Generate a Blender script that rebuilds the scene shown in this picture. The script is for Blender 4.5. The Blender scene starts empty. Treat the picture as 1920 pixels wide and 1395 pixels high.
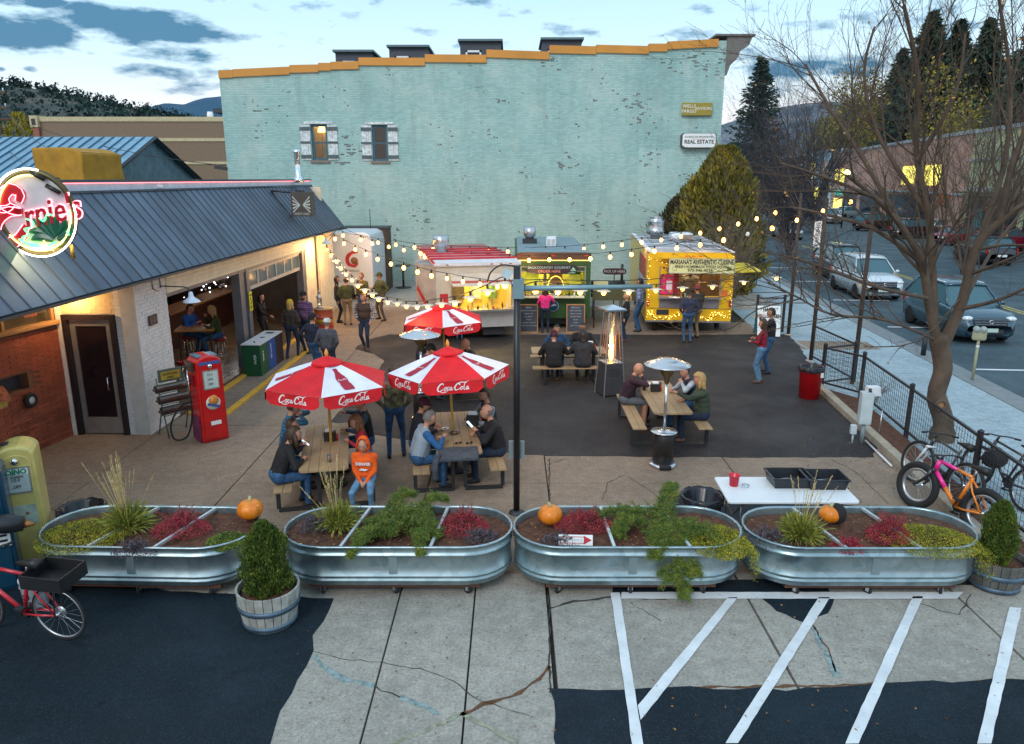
import bpy,bmesh,math,random
import numpy as np
from mathutils import Vector,Matrix,noise
rnd=random.Random(7)
sc=bpy.context.scene
R=math.radians
# ---------------------------------------------------------------- camera (small drone 5 m above the lot)
FPX,PITCH,HC=1411.0,R(14.4),5.0
cam_d=bpy.data.cameras.new('camera');cam_d.sensor_width=36;cam_d.lens=FPX/1920*36
cam_d.clip_start=0.05;cam_d.clip_end=4000
cam=bpy.data.objects.new('camera',cam_d);sc.collection.objects.link(cam)
cam.location=(0,0,HC);cam.rotation_euler=(R(90)-PITCH,0,0);sc.camera=cam
SP,CP=math.sin(PITCH),math.cos(PITCH)
def ray(u,v):
    a=(u-960)/FPX;b=-(v-697.5)/FPX
    return a,CP+b*SP,-SP+b*CP
def G(u,v,z=0.0):  # surveying help: point at height z seen at photo position (u, v)
    d=ray(u,v);t=(z-HC)/d[2];return d[0]*t,d[1]*t
def D(u,v,Y):  # x, z of the point at depth Y
    d=ray(u,v);t=Y/d[1];return d[0]*t,HC+d[2]*t
# ---------------------------------------------------------------- world and sun (dusk, sun just down, bright sky)
SUN_EL,SUN_AZ=R(38),R(200)
w=bpy.data.worlds.new('World');sc.world=w;w.use_nodes=True
nt=w.node_tree;nt.nodes.clear();N=nt.nodes.new;LK=nt.links.new
def wm(op,a,b=None,c=None,clamp=False):
    n=N('ShaderNodeMath');n.operation=op;n.use_clamp=clamp
    for i,x in enumerate((a,b,c)):
        if x is None:continue
        if isinstance(x,(int,float)):n.inputs[i].default_value=x
        else:LK(x,n.inputs[i])
    return n.outputs[0]
out=N('ShaderNodeOutputWorld');bg=N('ShaderNodeBackground');LK(bg.outputs[0],out.inputs[0])
tc=N('ShaderNodeTexCoord');sx=N('ShaderNodeSeparateXYZ');LK(tc.outputs['Generated'],sx.inputs[0])
el=wm('ARCSINE',sx.outputs[2]);az=wm('ARCTAN2',sx.outputs[0],sx.outputs[1])
cr=N('ShaderNodeValToRGB');LK(wm('MULTIPLY',wm('MAXIMUM',el,0),1/R(60)),cr.inputs[0])
e=cr.color_ramp.elements
e[0].position=0;e[0].color=(.93,.76,.72,1)
e[1].position=1;e[1].color=(.55,.76,.93,1)
for p_,c_ in((.03,(.92,.68,.66)),(.07,(.78,.78,.82)),(.12,(.60,.78,.88)),(.22,(.44,.69,.87)),(.45,(.45,.68,.86))):
    q=e.new(p_);q.color=(*c_,1)
sky=N('ShaderNodeTexSky');sky.sky_type='NISHITA';sky.sun_disc=False
sky.sun_elevation=SUN_EL;sky.sun_rotation=SUN_AZ
sm_=N('ShaderNodeVectorMath');sm_.operation='SCALE';sm_.inputs[3].default_value=.10;LK(sky.outputs[0],sm_.inputs[0])
mx=N('ShaderNodeMix');mx.data_type='RGBA';mx.inputs[0].default_value=.12
LK(cr.outputs[0],mx.inputs[6]);LK(sm_.outputs[0],mx.inputs[7])
cmb=N('ShaderNodeCombineXYZ');LK(wm('MULTIPLY',az,9),cmb.inputs[0]);LK(wm('MULTIPLY',el,26),cmb.inputs[1])
ns=N('ShaderNodeTexNoise');ns.inputs['Scale'].default_value=1.25;ns.inputs['Detail'].default_value=7;ns.inputs['Roughness'].default_value=.58
LK(cmb.outputs[0],ns.inputs['Vector'])
def azel(u,v):
    d=Vector(ray(u,v)).normalized();return math.atan2(d.x,d.y),math.asin(d.z)
bias=None
for(u,v,ru,rv,k) in((260,46,220,36,.66),(40,50,150,44,.60),(20,0,120,18,.6),(330,105,120,22,.30),(280,132,90,18,.34),(200,70,190,20,.3),(400,112,80,16,.34),(120,92,120,14,.12),
                          (450,125,90,30,.26),(1345,58,90,22,.26),(925,82,85,14,.24),(1540,128,150,30,.42),(1720,90,120,26,.3),(58,130,18,8,.42),(2,130,12,6,.42),
                          (700,-160,500,60,.3),(1700,-260,600,80,.3),(-500,40,400,60,.36),(2500,60,400,60,.36)):
    a0,e0=azel(u,v);a1,_=azel(u+ru,v);_,e1=azel(u,v-rv)
    dx=wm('DIVIDE',wm('SUBTRACT',az,a0),abs(a1-a0));dy=wm('DIVIDE',wm('SUBTRACT',el,e0),abs(e1-e0))
    g=wm('MULTIPLY',wm('SUBTRACT',1.15,wm('ADD',wm('MULTIPLY',dx,dx),wm('MULTIPLY',dy,dy)),clamp=True),k)
    bias=g if bias is None else wm('MAXIMUM',bias,g)
cm=wm('MULTIPLY',wm('SUBTRACT',wm('ADD',wm('MULTIPLY',ns.outputs[0],2.1),bias),1.19),3.4,clamp=True)
mx2=N('ShaderNodeMix');mx2.data_type='RGBA';mx2.inputs[7].default_value=(.045,.165,.29,1)
LK(wm('MULTIPLY',cm,.92),mx2.inputs[0]);LK(mx.outputs[2],mx2.inputs[6]);LK(mx2.outputs[2],bg.inputs[0])
bg.inputs[1].default_value=1.0
sun_d=bpy.data.lights.new('sun','SUN');sun_d.energy=1.0;sun_d.angle=R(25);sun_d.color=(1,.93,.86)
sun=bpy.data.objects.new('sun',sun_d);sc.collection.objects.link(sun)
sun.rotation_euler=Vector((-math.sin(SUN_AZ)*math.cos(SUN_EL),-math.cos(SUN_AZ)*math.cos(SUN_EL),-math.sin(SUN_EL))).to_track_quat('-Z','Y').to_euler()
vs=sc.view_settings;vs.view_transform='Standard';vs.look='None';vs.exposure=.5;vs.gamma=1;vs.use_curve_mapping=False

# ---------------------------------------------------------------- materials
MATS={}
def S_(r,g,b):  # sRGB 0-255 to linear
    return tuple((c/255/12.92 if c<=10 else((c/255+.055)/1.055)**2.4) for c in(r,g,b))
class NT:
    def __init__(s,m):s.t=m.node_tree;s.b=s.t.nodes['Principled BSDF']
    def n(s,ty,**k):
        x=s.t.nodes.new('ShaderNode'+ty)
        for a,v in k.items():setattr(x,a,v)
        return x
    def l(s,a,b):s.t.links.new(a,b)
    def coord(s,kind='Object',scale=None):
        c=s.n('TexCoord').outputs[kind]
        if scale is not None:
            m=s.n('Mapping');s.l(c,m.inputs[0]);m.inputs['Scale'].default_value=scale;c=m.outputs[0]
        return c
    def noise(s,sc_,det=4,vec=None,rough=.55,dist=0):
        x=s.n('TexNoise');x.inputs['Scale'].default_value=sc_;x.inputs['Detail'].default_value=det
        x.inputs['Roughness'].default_value=rough;x.inputs['Distortion'].default_value=dist
        s.l(vec if vec is not None else s.coord(),x.inputs['Vector']);return x.outputs[0]
    def ramp(s,fac,stops,interp='LINEAR'):
        r=s.n('ValToRGB');s.l(fac,r.inputs[0]);r.color_ramp.interpolation=interp
        el_=r.color_ramp.elements
        el_[0].position=stops[0][0];el_[0].color=(*stops[0][1],1);el_[1].position=stops[-1][0];el_[1].color=(*stops[-1][1],1)
        for p_,c_ in stops[1:-1]:q=el_.new(p_);q.color=(*c_,1)
        return r.outputs[0]
    def mix(s,f,a,b,mode='MIX'):
        m=s.n('Mix',data_type='RGBA',blend_type=mode)
        for i,x in((0,f),(6,a),(7,b)):
            if isinstance(x,(int,float)):m.inputs[i].default_value=x
            elif isinstance(x,tuple):m.inputs[i].default_value=(*x[:3],1)
            else:s.l(x,m.inputs[i])
        return m.outputs[2]
    def math(s,op,a,b=0,clamp=False):
        m=s.n('Math',operation=op,use_clamp=clamp)
        for i,x in((0,a),(1,b)):
            if isinstance(x,(int,float)):m.inputs[i].default_value=x
            else:s.l(x,m.inputs[i])
        return m.outputs[0]
    def bump(s,h,st=.3,dist=.01):
        b=s.n('Bump');b.inputs['Strength'].default_value=st;b.inputs['Distance'].default_value=dist
        s.l(h,b.inputs['Height']);s.l(b.outputs[0],s.b.inputs['Normal'])
    def col(s,c):
        if isinstance(c,tuple):s.b.inputs['Base Color'].default_value=(*c[:3],1)
        else:s.l(c,s.b.inputs['Base Color'])
def newmat(key,rough=.7,metal=0.):
    m=bpy.data.materials.new(key);m.use_nodes=True;x=NT(m)
    x.b.inputs['Roughness'].default_value=rough;x.b.inputs['Metallic'].default_value=metal
    MATS[key]=m;return m,x
def mat(key,c=(.5,.5,.5),rough=.7,metal=0.,var=.12,vs=4.,bump=0.,bs=60.,bd=.008,emit=0.,ecol=None,rand=0.,clear=0.,alpha=1.,trans=0.):
    if key in MATS:return MATS[key]
    m,x=newmat(key,rough,metal)
    nz=x.noise(vs,5)
    lo=tuple(k*(1-var) for k in c);hi=tuple(min(1,k*(1+var)) for k in c)
    col=x.ramp(nz,[(.3,lo),(.7,hi)])
    if rand:
        oi=x.n('ObjectInfo');h=x.n('HueSaturation');x.l(col,h.inputs['Color'])
        x.l(x.math('ADD',x.math('MULTIPLY',oi.outputs['Random'],rand*2),1-rand),h.inputs['Value']);col=h.outputs[0]
    x.col(col)
    x.l(x.math('ADD',x.math('MULTIPLY',x.noise(vs*2.3,4),.25),max(0,rough-.12)),x.b.inputs['Roughness'])
    if bump:x.bump(x.noise(bs,4),bump,bd)
    if emit:x.b.inputs['Emission Color'].default_value=(*(ecol or c),1);x.b.inputs['Emission Strength'].default_value=emit
    if clear:x.b.inputs['Coat Weight'].default_value=clear;x.b.inputs['Coat Roughness'].default_value=.08
    if trans:x.b.inputs['Transmission Weight'].default_value=trans
    return m
def sub(m,s=0):return m

# ---------------------------------------------------------------- objects
def tag(o,label=None,cat=None,group=None,kind=None):
    if label:o['label']=label
    if cat:o['category']=cat
    if group:o['group']=group
    if kind:o['kind']=kind
    return o
def thing(name,label,cat,loc=(0,0,0),rz=0.,group=None,kind=None):
    o=bpy.data.objects.new(name,None);sc.collection.objects.link(o);o.empty_display_size=.1
    o.location=loc if len(loc)==3 else(*loc,0);o.rotation_euler=(0,0,rz)
    return tag(o,label,cat,group,kind)
def linkmesh(name,me,parent=None):
    o=bpy.data.objects.new(name,me);sc.collection.objects.link(o)
    if parent is not None:o.parent=parent
    return o
def copy_tree(o,parent=None):
    c=o.copy();sc.collection.objects.link(c)
    if parent is not None:c.parent=parent
    for ch in list(o.children):copy_tree(ch,c)
    return c
class MB:
    """collects shapes into one mesh"""
    def __init__(s):s.v=[];s.f=[];s.m=[];s.mi=0;s.M=Matrix.Identity(4);s.smf=[];s.sm=False
    def add(s,vs_,fs):
        o=len(s.v);M_=s.M
        s.v+=[tuple(M_@Vector(p)) for p in vs_]
        for f_ in fs:s.f.append(tuple(i+o for i in f_));s.m.append(s.mi);s.smf.append(s.sm)
        return s
    def box(s,x0,x1,y0,y1,z0,z1):
        return s.add([(x0,y0,z0),(x1,y0,z0),(x1,y1,z0),(x0,y1,z0),(x0,y0,z1),(x1,y0,z1),(x1,y1,z1),(x0,y1,z1)],
                     [(0,3,2,1),(4,5,6,7),(0,1,5,4),(1,2,6,5),(2,3,7,6),(3,0,4,7)])
    def cbox(s,c,d,rz=0,rx=0,ry=0):
        M0=s.M;s.M=M0@Matrix.Translation(c)@Matrix.Rotation(rz,4,'Z')@Matrix.Rotation(ry,4,'Y')@Matrix.Rotation(rx,4,'X')
        s.box(-d[0]/2,d[0]/2,-d[1]/2,d[1]/2,-d[2]/2,d[2]/2);s.M=M0;return s
    def prism(s,poly,z0,z1):
        n=len(poly)
        a=sum(poly[i][0]*poly[(i+1)%n][1]-poly[(i+1)%n][0]*poly[i][1] for i in range(n))
        if a<0:poly=poly[::-1]
        v=[(x,y,z0) for x,y in poly]+[(x,y,z1) for x,y in poly]
        return s.add(v,[tuple(range(n-1,-1,-1)),tuple(range(n,2*n))]+[(i,(i+1)%n,n+(i+1)%n,n+i) for i in range(n)])
    def tube(s,pts,r,n=8,cap=True,sm=True):
        pts=[Vector(p) for p in pts];k=len(pts)
        rr=r if isinstance(r,(list,tuple)) else[r]*k
        vs_,fs=[],[];up=None
        for i,p in enumerate(pts):
            t=(pts[min(i+1,k-1)]-pts[max(i-1,0)])
            t=t.normalized() if t.length>1e-9 else Vector((0,0,1))
            if up is None:up=Vector((0,0,1)) if abs(t.z)<.9 else Vector((1,0,0))
            a=t.cross(up)
            if a.length<1e-6:a=t.orthogonal()
            a.normalize();b=a.cross(t);up=b
            for j in range(n):
                q=2*math.pi*j/n;vs_.append(tuple(p+(a*math.cos(q)+b*math.sin(q))*rr[i]))
        for i in range(k-1):
            for j in range(n):fs.append((i*n+j,i*n+(j+1)%n,(i+1)*n+(j+1)%n,(i+1)*n+j))
        if cap:fs.append(tuple(range(n-1,-1,-1)));fs.append(tuple(range((k-1)*n,k*n)))
        o=s.sm;s.sm=sm;s.add(vs_,fs);s.sm=o;return s
    def lathe(s,prof,n=20,c=(0,0,0),sm=True,sx=1,sy=1,close=False):
        vs_,fs=[],[];k=len(prof)
        for r_,z in prof:
            for j in range(n):q=2*math.pi*j/n;vs_.append((c[0]+r_*sx*math.cos(q),c[1]+r_*sy*math.sin(q),c[2]+z))
        for i in range(k-1):
            for j in range(n):fs.append((i*n+j,i*n+(j+1)%n,(i+1)*n+(j+1)%n,(i+1)*n+j))
        if prof[0][0]>1e-5:fs.append(tuple(range(n-1,-1,-1)))
        if prof[-1][0]>1e-5 and not close:fs.append(tuple(range((k-1)*n,k*n)))
        o=s.sm;s.sm=sm;s.add(vs_,fs);s.sm=o;return s
    def ball(s,c,r,n=10,sq=(1,1,1)):
        pr=[(math.sin(math.pi*i/(n//2+1))+1e-6,-math.cos(math.pi*i/(n//2+1))) for i in range(n//2+2)]
        M0=s.M;s.M=M0@Matrix.Translation(c)@Matrix.Diagonal((r*sq[0],r*sq[1],r*sq[2],1));s.lathe(pr,n);s.M=M0;return s
    def torus(s,c,R_,r,n=28,m=8,M=None,sx=1.,sy=1.):
        M0=s.M;s.M=M0@Matrix.Translation(c)@(M or Matrix.Identity(4));vs_,fs=[],[]
        for i in range(n):
            a=2*math.pi*i/n
            for j in range(m):
                b=2*math.pi*j/m;q=R_+r*math.cos(b);vs_.append((q*math.cos(a)*sx,q*math.sin(a)*sy,r*math.sin(b)))
        for i in range(n):
            for j in range(m):fs.append((i*m+j,((i+1)%n)*m+j,((i+1)%n)*m+(j+1)%m,i*m+(j+1)%m))
        o=s.sm;s.sm=True;s.add(vs_,fs);s.sm=o;s.M=M0;return s
    def quad(s,a,b,c,d):return s.add([a,b,c,d],[(0,1,2,3)])
    def mesh(s,name,mats):
        me=bpy.data.meshes.new(name);me.from_pydata(s.v,[],s.f)
        for m in(mats if isinstance(mats,(list,tuple)) else[mats]):me.materials.append(m)
        me.polygons.foreach_set('material_index',s.m);me.polygons.foreach_set('use_smooth',s.smf);me.validate();me.update();return me
    def build(s,name,mats,parent=None,bevel=0,kind=None,label=None):
        o=linkmesh(name,s.mesh(name,mats),parent)
        if bevel:
            b=o.modifiers.new('bevel','BEVEL');b.width=bevel;b.segments=2;b.limit_method='ANGLE';b.angle_limit=R(40)
        if kind:o['kind']=kind
        if label:o['label']=label
        return o
def box(name,m,parent,x0,x1,y0,y1,z0,z1,bevel=0,label=None):return MB().box(x0,x1,y0,y1,z0,z1).build(name,m,parent,bevel,label=label)
def smooth_path(pts,k=4):
    if len(pts)<3:return pts
    out_=[]
    P_=[Vector(p) for p in pts]
    for i in range(len(P_)-1):
        a,b,c,d=P_[max(i-1,0)],P_[i],P_[i+1],P_[min(i+2,len(P_)-1)]
        for j in range(k):
            t=j/k
            out_.append(tuple(.5*((2*b)+(c-a)*t+(2*a-5*b+4*c-d)*t*t+(3*b-a-3*c+d)*t**3)))
    out_.append(tuple(P_[-1]));return out_
def text_mesh(txt,size=1.,extrude=.0,align='CENTER',space=1.,sx=1.,shear=0,bold=0):
    c=bpy.data.curves.new('lettering','FONT');c.body=txt;c.size=size;c.extrude=extrude;c.align_x=align;c.align_y='CENTER'
    c.space_character=space;c.resolution_u=2;c.shear=shear;c.offset=bold
    o=bpy.data.objects.new('lettering',c);me=bpy.data.meshes.new_from_object(o)
    bpy.data.objects.remove(o);bpy.data.curves.remove(c)
    if sx!=1:
        for v in me.vertices:v.co.x*=sx
    me.name='lettering';return me
def text(txt,m,parent,loc,size=.1,rot=(R(90),0,0),**k):
    me=text_mesh(txt,size,extrude=k.pop('extrude',.002),**k);me.materials.clear();me.materials.append(m)
    o=linkmesh('lettering',me,parent);o.location=loc;o.rotation_euler=rot;return o
def ribbon(mb,pts,w_,fn,up=.003):
    """flat band of width w_ along a 2D path, mapped to 3D by fn(s, t, height)"""
    pts=[(p[0],p[1]) for p in smooth_path([(a,b,0) for a,b in pts],4)];n=len(pts);vs_=[]
    for i,p in enumerate(pts):
        a=pts[max(i-1,0)];b=pts[min(i+1,n-1)];dx,dy=b[0]-a[0],b[1]-a[1];L=math.hypot(dx,dy) or 1
        ww=(w_[min(int(i/(n-1)*(len(w_)-1)+.5),len(w_)-1)] if isinstance(w_,(list,tuple)) else w_)/2
        ox,oy=-dy/L*ww,dx/L*ww
        vs_+=[fn(p[0]+ox,p[1]+oy,up),fn(p[0]-ox,p[1]-oy,up)]
    mb.add(vs_,[(2*i,2*i+1,2*i+3,2*i+2) for i in range(n-1)])
# ================================================================ ground, pavements, road
def m_concrete(key,c,dark=.62,warm=(.2,.12,.06)):
    m,x=newmat(key,.85)
    co=x.coord()
    big=x.noise(.55,5,co,.6);fine=x.noise(30,9,co,.86);mid_=x.noise(5.5,7,co,.78);spots=x.noise(6.5,5,co,.75,.6)
    base=x.ramp(big,[(.28,tuple(k*.72 for k in c)),(.5,c),(.75,tuple(min(1,k*1.2) for k in c))])
    base=x.mix(x.ramp(x.noise(.9,6,x.coord(scale=(1,.35,1)),.7),[(.52,(0,0,0)),(.72,(.75,.75,.75))]),base,tuple(k*dark for k in c))
    base=x.mix(x.ramp(mid_,[(.38,(.55,.55,.55)),(.5,(0,0,0))]),base,tuple(k*.62 for k in c));base=x.mix(x.ramp(mid_,[(.52,(0,0,0)),(.66,(.5,.5,.5))]),base,tuple(min(1,k*1.45) for k in c))
    base=x.mix(x.ramp(fine,[(.40,(.95,.95,.95)),(.475,(0,0,0))]),base,tuple(k*.45 for k in c))
    base=x.mix(x.ramp(fine,[(.545,(0,0,0)),(.62,(.65,.65,.65))]),base,tuple(min(1,k*1.7) for k in c))
    base=x.mix(x.ramp(spots,[(.66,(0,0,0)),(.72,(.8,.8,.8))]),base,tuple(k*.4 for k in c))
    base=x.mix(x.ramp(x.noise(2.2,4,co,.6,1.5),[(.68,(0,0,0)),(.8,(.5,.5,.5))]),base,warm)
    x.col(base);x.bump(fine,.35,.006);return m
CON=m_concrete('patio_concrete',(.25,.185,.135))
CON2=m_concrete('drive_concrete',(.33,.305,.265))
WALKM=m_concrete('sidewalk_concrete',(.33,.41,.45),.8,(.3,.33,.33))
def m_asphalt(key,c,r=.75):
    m,x=newmat(key,r);co=x.coord();x.b.inputs['Specular IOR Level'].default_value=.22
    b=x.ramp(x.noise(.5,6,co,.65),[(.3,tuple(k*.6 for k in c)),(.7,tuple(k*1.45 for k in c))])
    f_=x.noise(55,3,co,.7)
    b=x.mix(x.ramp(f_,[(.52,(0,0,0)),(.62,(.7,.7,.7))]),b,tuple(min(1,k*3) for k in c))
    b=x.mix(x.ramp(x.noise(1.3,5,co,.7,1),[(.6,(0,0,0)),(.75,(.5,.5,.5))]),b,tuple(k*.45 for k in c))
    x.col(b);x.bump(f_,.5,.006)
    b=x.mix(x.ramp(x.noise(.33,6,co,.75,.8),[(.48,(0,0,0)),(.7,(.55,.55,.55))]),b,tuple(k*2.4+.006 for k in c));b=x.mix(x.ramp(x.noise(3.1,3,co,.6),[(.70,(0,0,0)),(.76,(.8,.8,.8))]),b,tuple(k*.35 for k in c));x.col(b)
    x.l(x.ramp(x.noise(.8,4,co),[(.3,(.55,)*3),(.7,(.9,)*3)]),x.b.inputs['Roughness']);return m
ASPH=m_asphalt('court_asphalt',(.026,.0225,.023));ASPHB=m_asphalt('fresh_asphalt',(.0062,.0125,.0185));ROADM=m_asphalt('road_asphalt',(.045,.068,.082))
m,x=newmat('ground_earth',.95);co=x.coord()
x.col(x.ramp(x.noise(.03,8,co,.65),[(.3,(.05,.055,.035)),(.5,(.10,.085,.05)),(.7,(.045,.06,.03))]))
GRD=m
# one large sheet to the horizon
mb=MB();mb.quad((-3000,-60,-.08),(3000,-60,-.08),(3000,3500,-.08),(-3000,3500,-.08));tag(mb.build('ground',GRD),kind='structure')
mb=MB();mb.quad((-30,-6,-.07),(13.5,-6,-.07),(13.5,60,-.07),(-30,60,-.07));tag(mb.build('lot_base',mat('joint_dirt',(.035,.03,.025),.95)),kind='structure')
def jag(poly,step=.22,a=.035,seed=1):
    out_=[];r_=random.Random(seed)
    for i,p in enumerate(poly):
        q=poly[(i+1)%len(poly)];L=math.hypot(q[0]-p[0],q[1]-p[1]);n=max(1,int(L/step))
        for j in range(n):
            t=j/n;out_.append((p[0]+(q[0]-p[0])*t+r_.uniform(-a,a),p[1]+(q[1]-p[1])*t+r_.uniform(-a,a)))
    return out_
def sheet(name,poly,m,z=.006,th=.02,parent=None,kind='structure',a=.035,seed=1,step=.22):
    mb=MB();mb.prism(jag(poly,step,a,seed),z-th,z)
    o=mb.build(name,m,parent);
    if kind and parent is None:o['kind']=kind
    return o
pav=thing('patio_pavement',None,None,kind='structure')
drv=thing('driveway_pavement',None,None,kind='structure')
def slab(x0,x1,y0,y1,m,p,z=0.):
    g=.009;r_=rnd.uniform(-.004,.004)
    return MB().box(x0+g,x1-g,y0+g,y1-g,-.075,z+r_).build('concrete_slab',m,p,bevel=.008)
xs=[-9.6,-7.2,-4.7,-1.41,.6,3.9,7.18];ys=[8.9,11.9,15.0,18.2,21.4,24.4,26.7,29.3]
for i in range(len(xs)-1):
    for j in range(len(ys)-1):
        if xs[i+1]<-7 and ys[j]>14:continue
        slab(xs[i],xs[i+1],ys[j],ys[j+1],CON,pav)
slab(-9.6,-7.2,6,8.9,CON,pav);slab(-9.3,-7.22,15.0,15.6,CON,pav)
for x0,x1 in((7.19,9.0),(9.01,11.2)):slab(x0,x1,22.2,26.7,CON,pav)
for x0,x1 in((-4.7,-2.9),(-2.9,-1.39),(-1.39,-.46),(-.46,.43)):
    slab(x0,x1,4.2,8.9,CON2,drv)
for x0,x1,y0,y1 in((.46,2.9,4.2,8.9),(2.91,5.5,4.2,8.9),(5.51,9.4,4.2,8.6),(.43,9.4,2.6,4.19),(-4.7,.42,2.6,4.19),(7.19,9.0,8.61,10.3)):slab(x0,x1,y0,y1,CON2,drv)
# raised kerb and back yard strip
slab(-7.1,10.6,29.45,36.9,m_concrete('yard_concrete',(.33,.31,.27)),pav,.13)
tag(MB().box(-7.1,10.6,29.31,29.44,-.05,.145).build('back_kerb',mat('kerb_grey',(.38,.36,.33),.85,bump=.3,vs=2),bevel=.02),kind='structure')
# asphalt court
def GP(*p):return[G(u,v) for u,v in p]
sheet('asphalt_court',GP((1030,855),(960,851),(880,838),(740,822),(693,814),(620,790),(655,753),(690,716),(722,676),(700,664),(664,654),(676,645),(700,634),(730,627),(900,628),(1100,627),(1300,628),(1478,627),
    (1500,650),(1528,700),(1545,742),(1600,792),(1648,838),(1635,857),(1400,858),(1200,856)),ASPH,seed=3)
sheet('asphalt_apron',[(-2.2,8.25),(-2.22,7.5),(-2.2,7.2),(-2.22,5.8),(-2.3,3),(-12,3),(-12,9.3),(-6.2,9.3),(-5.9,8.6)],ASPHB,seed=5)
sheet('asphalt_bay',[(.4,6.55),(1.6,6.6),(3.0,6.56),(4.3,6.7),(9.3,6.75),(9.3,3),(.36,3)],ASPHB,seed=8)
sheet('asphalt_patch',GP((1150,1090),(1150,1113),(1420,1113),(1455,1145),(1510,1168),(1552,1150),(1565,1122),(1540,1085)),ASPHB,seed=9,step=.1,a=.012)
sheet('asphalt_patch',GP((1233,932),(1290,925),(1300,952),(1240,960)),ASPHB,z=.007,seed=10,step=.1,a=.012)
sheet('asphalt_patch',GP((1330,945),(1600,948),(1620,990),(1330,990)),ASPHB,z=.007,seed=12,step=.15,a=.02)
# cracks and fillings
def groundband(name,pts,w_,m,z=.004,seed=0,parent=None):
    pts=[G(u,v) for u,v in pts];r_=random.Random(seed);P2=[]
    for i in range(len(pts)-1):
        (a,b),(c,d)=pts[i],pts[i+1];n=max(2,int(math.hypot(c-a,d-b)/.09))
        for j in range(n):t=j/n;P2.append((a+(c-a)*t+r_.uniform(-.015,.015),b+(d-b)*t+r_.uniform(-.015,.015)))
    P2.append(pts[-1]);mb=MB();ww=[w_*r_.uniform(.35,1.4) for _ in P2]
    vs_=[]
    for i,p in enumerate(P2):
        a=P2[max(i-1,0)];b=P2[min(i+1,len(P2)-1)];dx,dy=b[0]-a[0],b[1]-a[1];L=math.hypot(dx,dy) or 1
        vs_+=[(p[0]-dy/L*ww[i]/2,p[1]+dx/L*ww[i]/2,z),(p[0]+dy/L*ww[i]/2,p[1]-dx/L*ww[i]/2,z)]
    mb.add(vs_,[(2*i,2*i+1,2*i+3,2*i+2) for i in range(len(P2)-1)])
    return mb.build(name,m,parent)
CRK=mat('crack_dirt',(.045,.04,.033),.95);CRKB=mat('crack_leaf_litter',(.12,.055,.025),.95,var=.5,vs=30);FIL=mat('teal_crack_filler',(.21,.275,.27),.85,var=.5,vs=16);FILY=mat('worn_yellow_filler',(.27,.275,.2),.85,var=.4,vs=12)
for pts,w_,m_ in(([(588,1220),(640,1235),(715,1243),(790,1255),(850,1275),(893,1312),(1000,1345)],.010,CRK),([(1030,1250),(1010,1275),(960,1305),(905,1322),(865,1340)],.045,CRKB),
        ([(590,1228),(612,1256),(650,1275),(700,1287)],.07,FIL),([(700,1287),(750,1308)],.018,CRK),([(750,1308),(800,1325),(825,1340)],.06,FIL),([(866,1338),(800,1370),(730,1395)],.05,FILY),([(866,1338),(920,1365),(970,1395)],.05,FILY),
        ([(1032,1140),(1075,1128),(1150,1120),(1250,1124)],.035,CRK),([(1029,1115),(1030,1180),(1029,1250),(1031,1300)],.022,CRK),([(1130,936),(1140,905),(1172,890),(1235,932)],.014,CRK),([(1024,872),(1060,860)],.012,CRK),
        ([(1560,862),(1605,885),(1640,920),(1665,945)],.016,CRKB),([(1525,1175),(1545,1220),(1570,1270)],.07,FIL),([(1520,1165),(1550,1215),(1567,1260)],.02,CRKB),
        ([(1300,1288),(1420,1288),(1600,1285),(1690,1280)],.04,CRKB),([(1700,1120),(1760,1145),(1800,1152),(1820,1115)],.014,CRK),([(1180,1130),(1240,1165)],.01,CRK),([(1030,860),(1030,960)],.02,CRK)):
    o=groundband('pavement_crack',pts,w_,m_,seed=len(pts));o.parent=pav
# painted bay lines
WPAINT,x=newmat('white_road_paint',.8);co=x.coord();x.col(x.mix(x.ramp(x.noise(14,6,co,.75),[(.60,(0,0,0)),(.70,(.8,.8,.8))]),x.ramp(x.noise(3,4,co),[(.3,(.55,.58,.60)),(.7,(.74,.76,.78))]),(.2,.2,.2)))
pl=thing('parking_bay_lines',None,None,kind='structure')
def paint(quad,z=.016,m=None,p=pl,name='painted_line',a=.004):
    mb=MB();mb.prism(jag([G(u,v) for u,v in quad],.12,a,int(quad[0][0])),z-.004,z);return mb.build(name,m or WPAINT,p)
for q in(((1145,1113),(1162,1113),(1195,1330),(1206,1400),(1185,1400),(1175,1320)),((1165,1112),(1805,1112),(1795,1124),(1165,1124)),((1365,1122),(1383,1122),(1202,1352),(1196,1325)),
          ((1535,1122),(1556,1122),(1384,1396),(1360,1396)),((1711,1120),(1731,1120),(1610,1396),(1584,1396)),((1892,1140),(1915,1142),(1858,1396),(1832,1396))):
    paint(q)
# street frame: origin on the kerb, running 5.2 degrees right of straight ahead
SA=R(5.2);SO=Vector((12.03,17.0,0));SD=Vector((math.sin(SA),math.cos(SA),0));SN=Vector((math.cos(SA),-math.sin(SA),0))
def ST(a,b,z=0):p=SO+SD*a+SN*b;return(p.x,p.y,z)
def stquad(a0,a1,b0,b1):return[ST(a0,b0)[:2],ST(a1,b0)[:2],ST(a1,b1)[:2],ST(a0,b1)[:2]]
mb=MB();mb.prism(stquad(-18,330,.02,62),-.12,-.045);tag(mb.build('road',ROADM),kind='structure')
sw=thing('sidewalk',None,None,kind='structure')
for i in range(27):
    a0=-14+i*2.02
    for b0,b1 in((-4.45,-.62),):
        mb=MB();mb.prism(stquad(a0+.01,a0+2.005,b0,b1),-.06,.0+rnd.uniform(-.004,.004));mb.build('sidewalk_slab',WALKM,sw,bevel=.008)
mb=MB();mb.prism(stquad(42,150,-4.45,-.62),-.06,0);mb.build('sidewalk_slab',WALKM,sw)
KB=mat('kerb_stone',(.20,.22,.23),.85,bump=.3)
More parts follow.
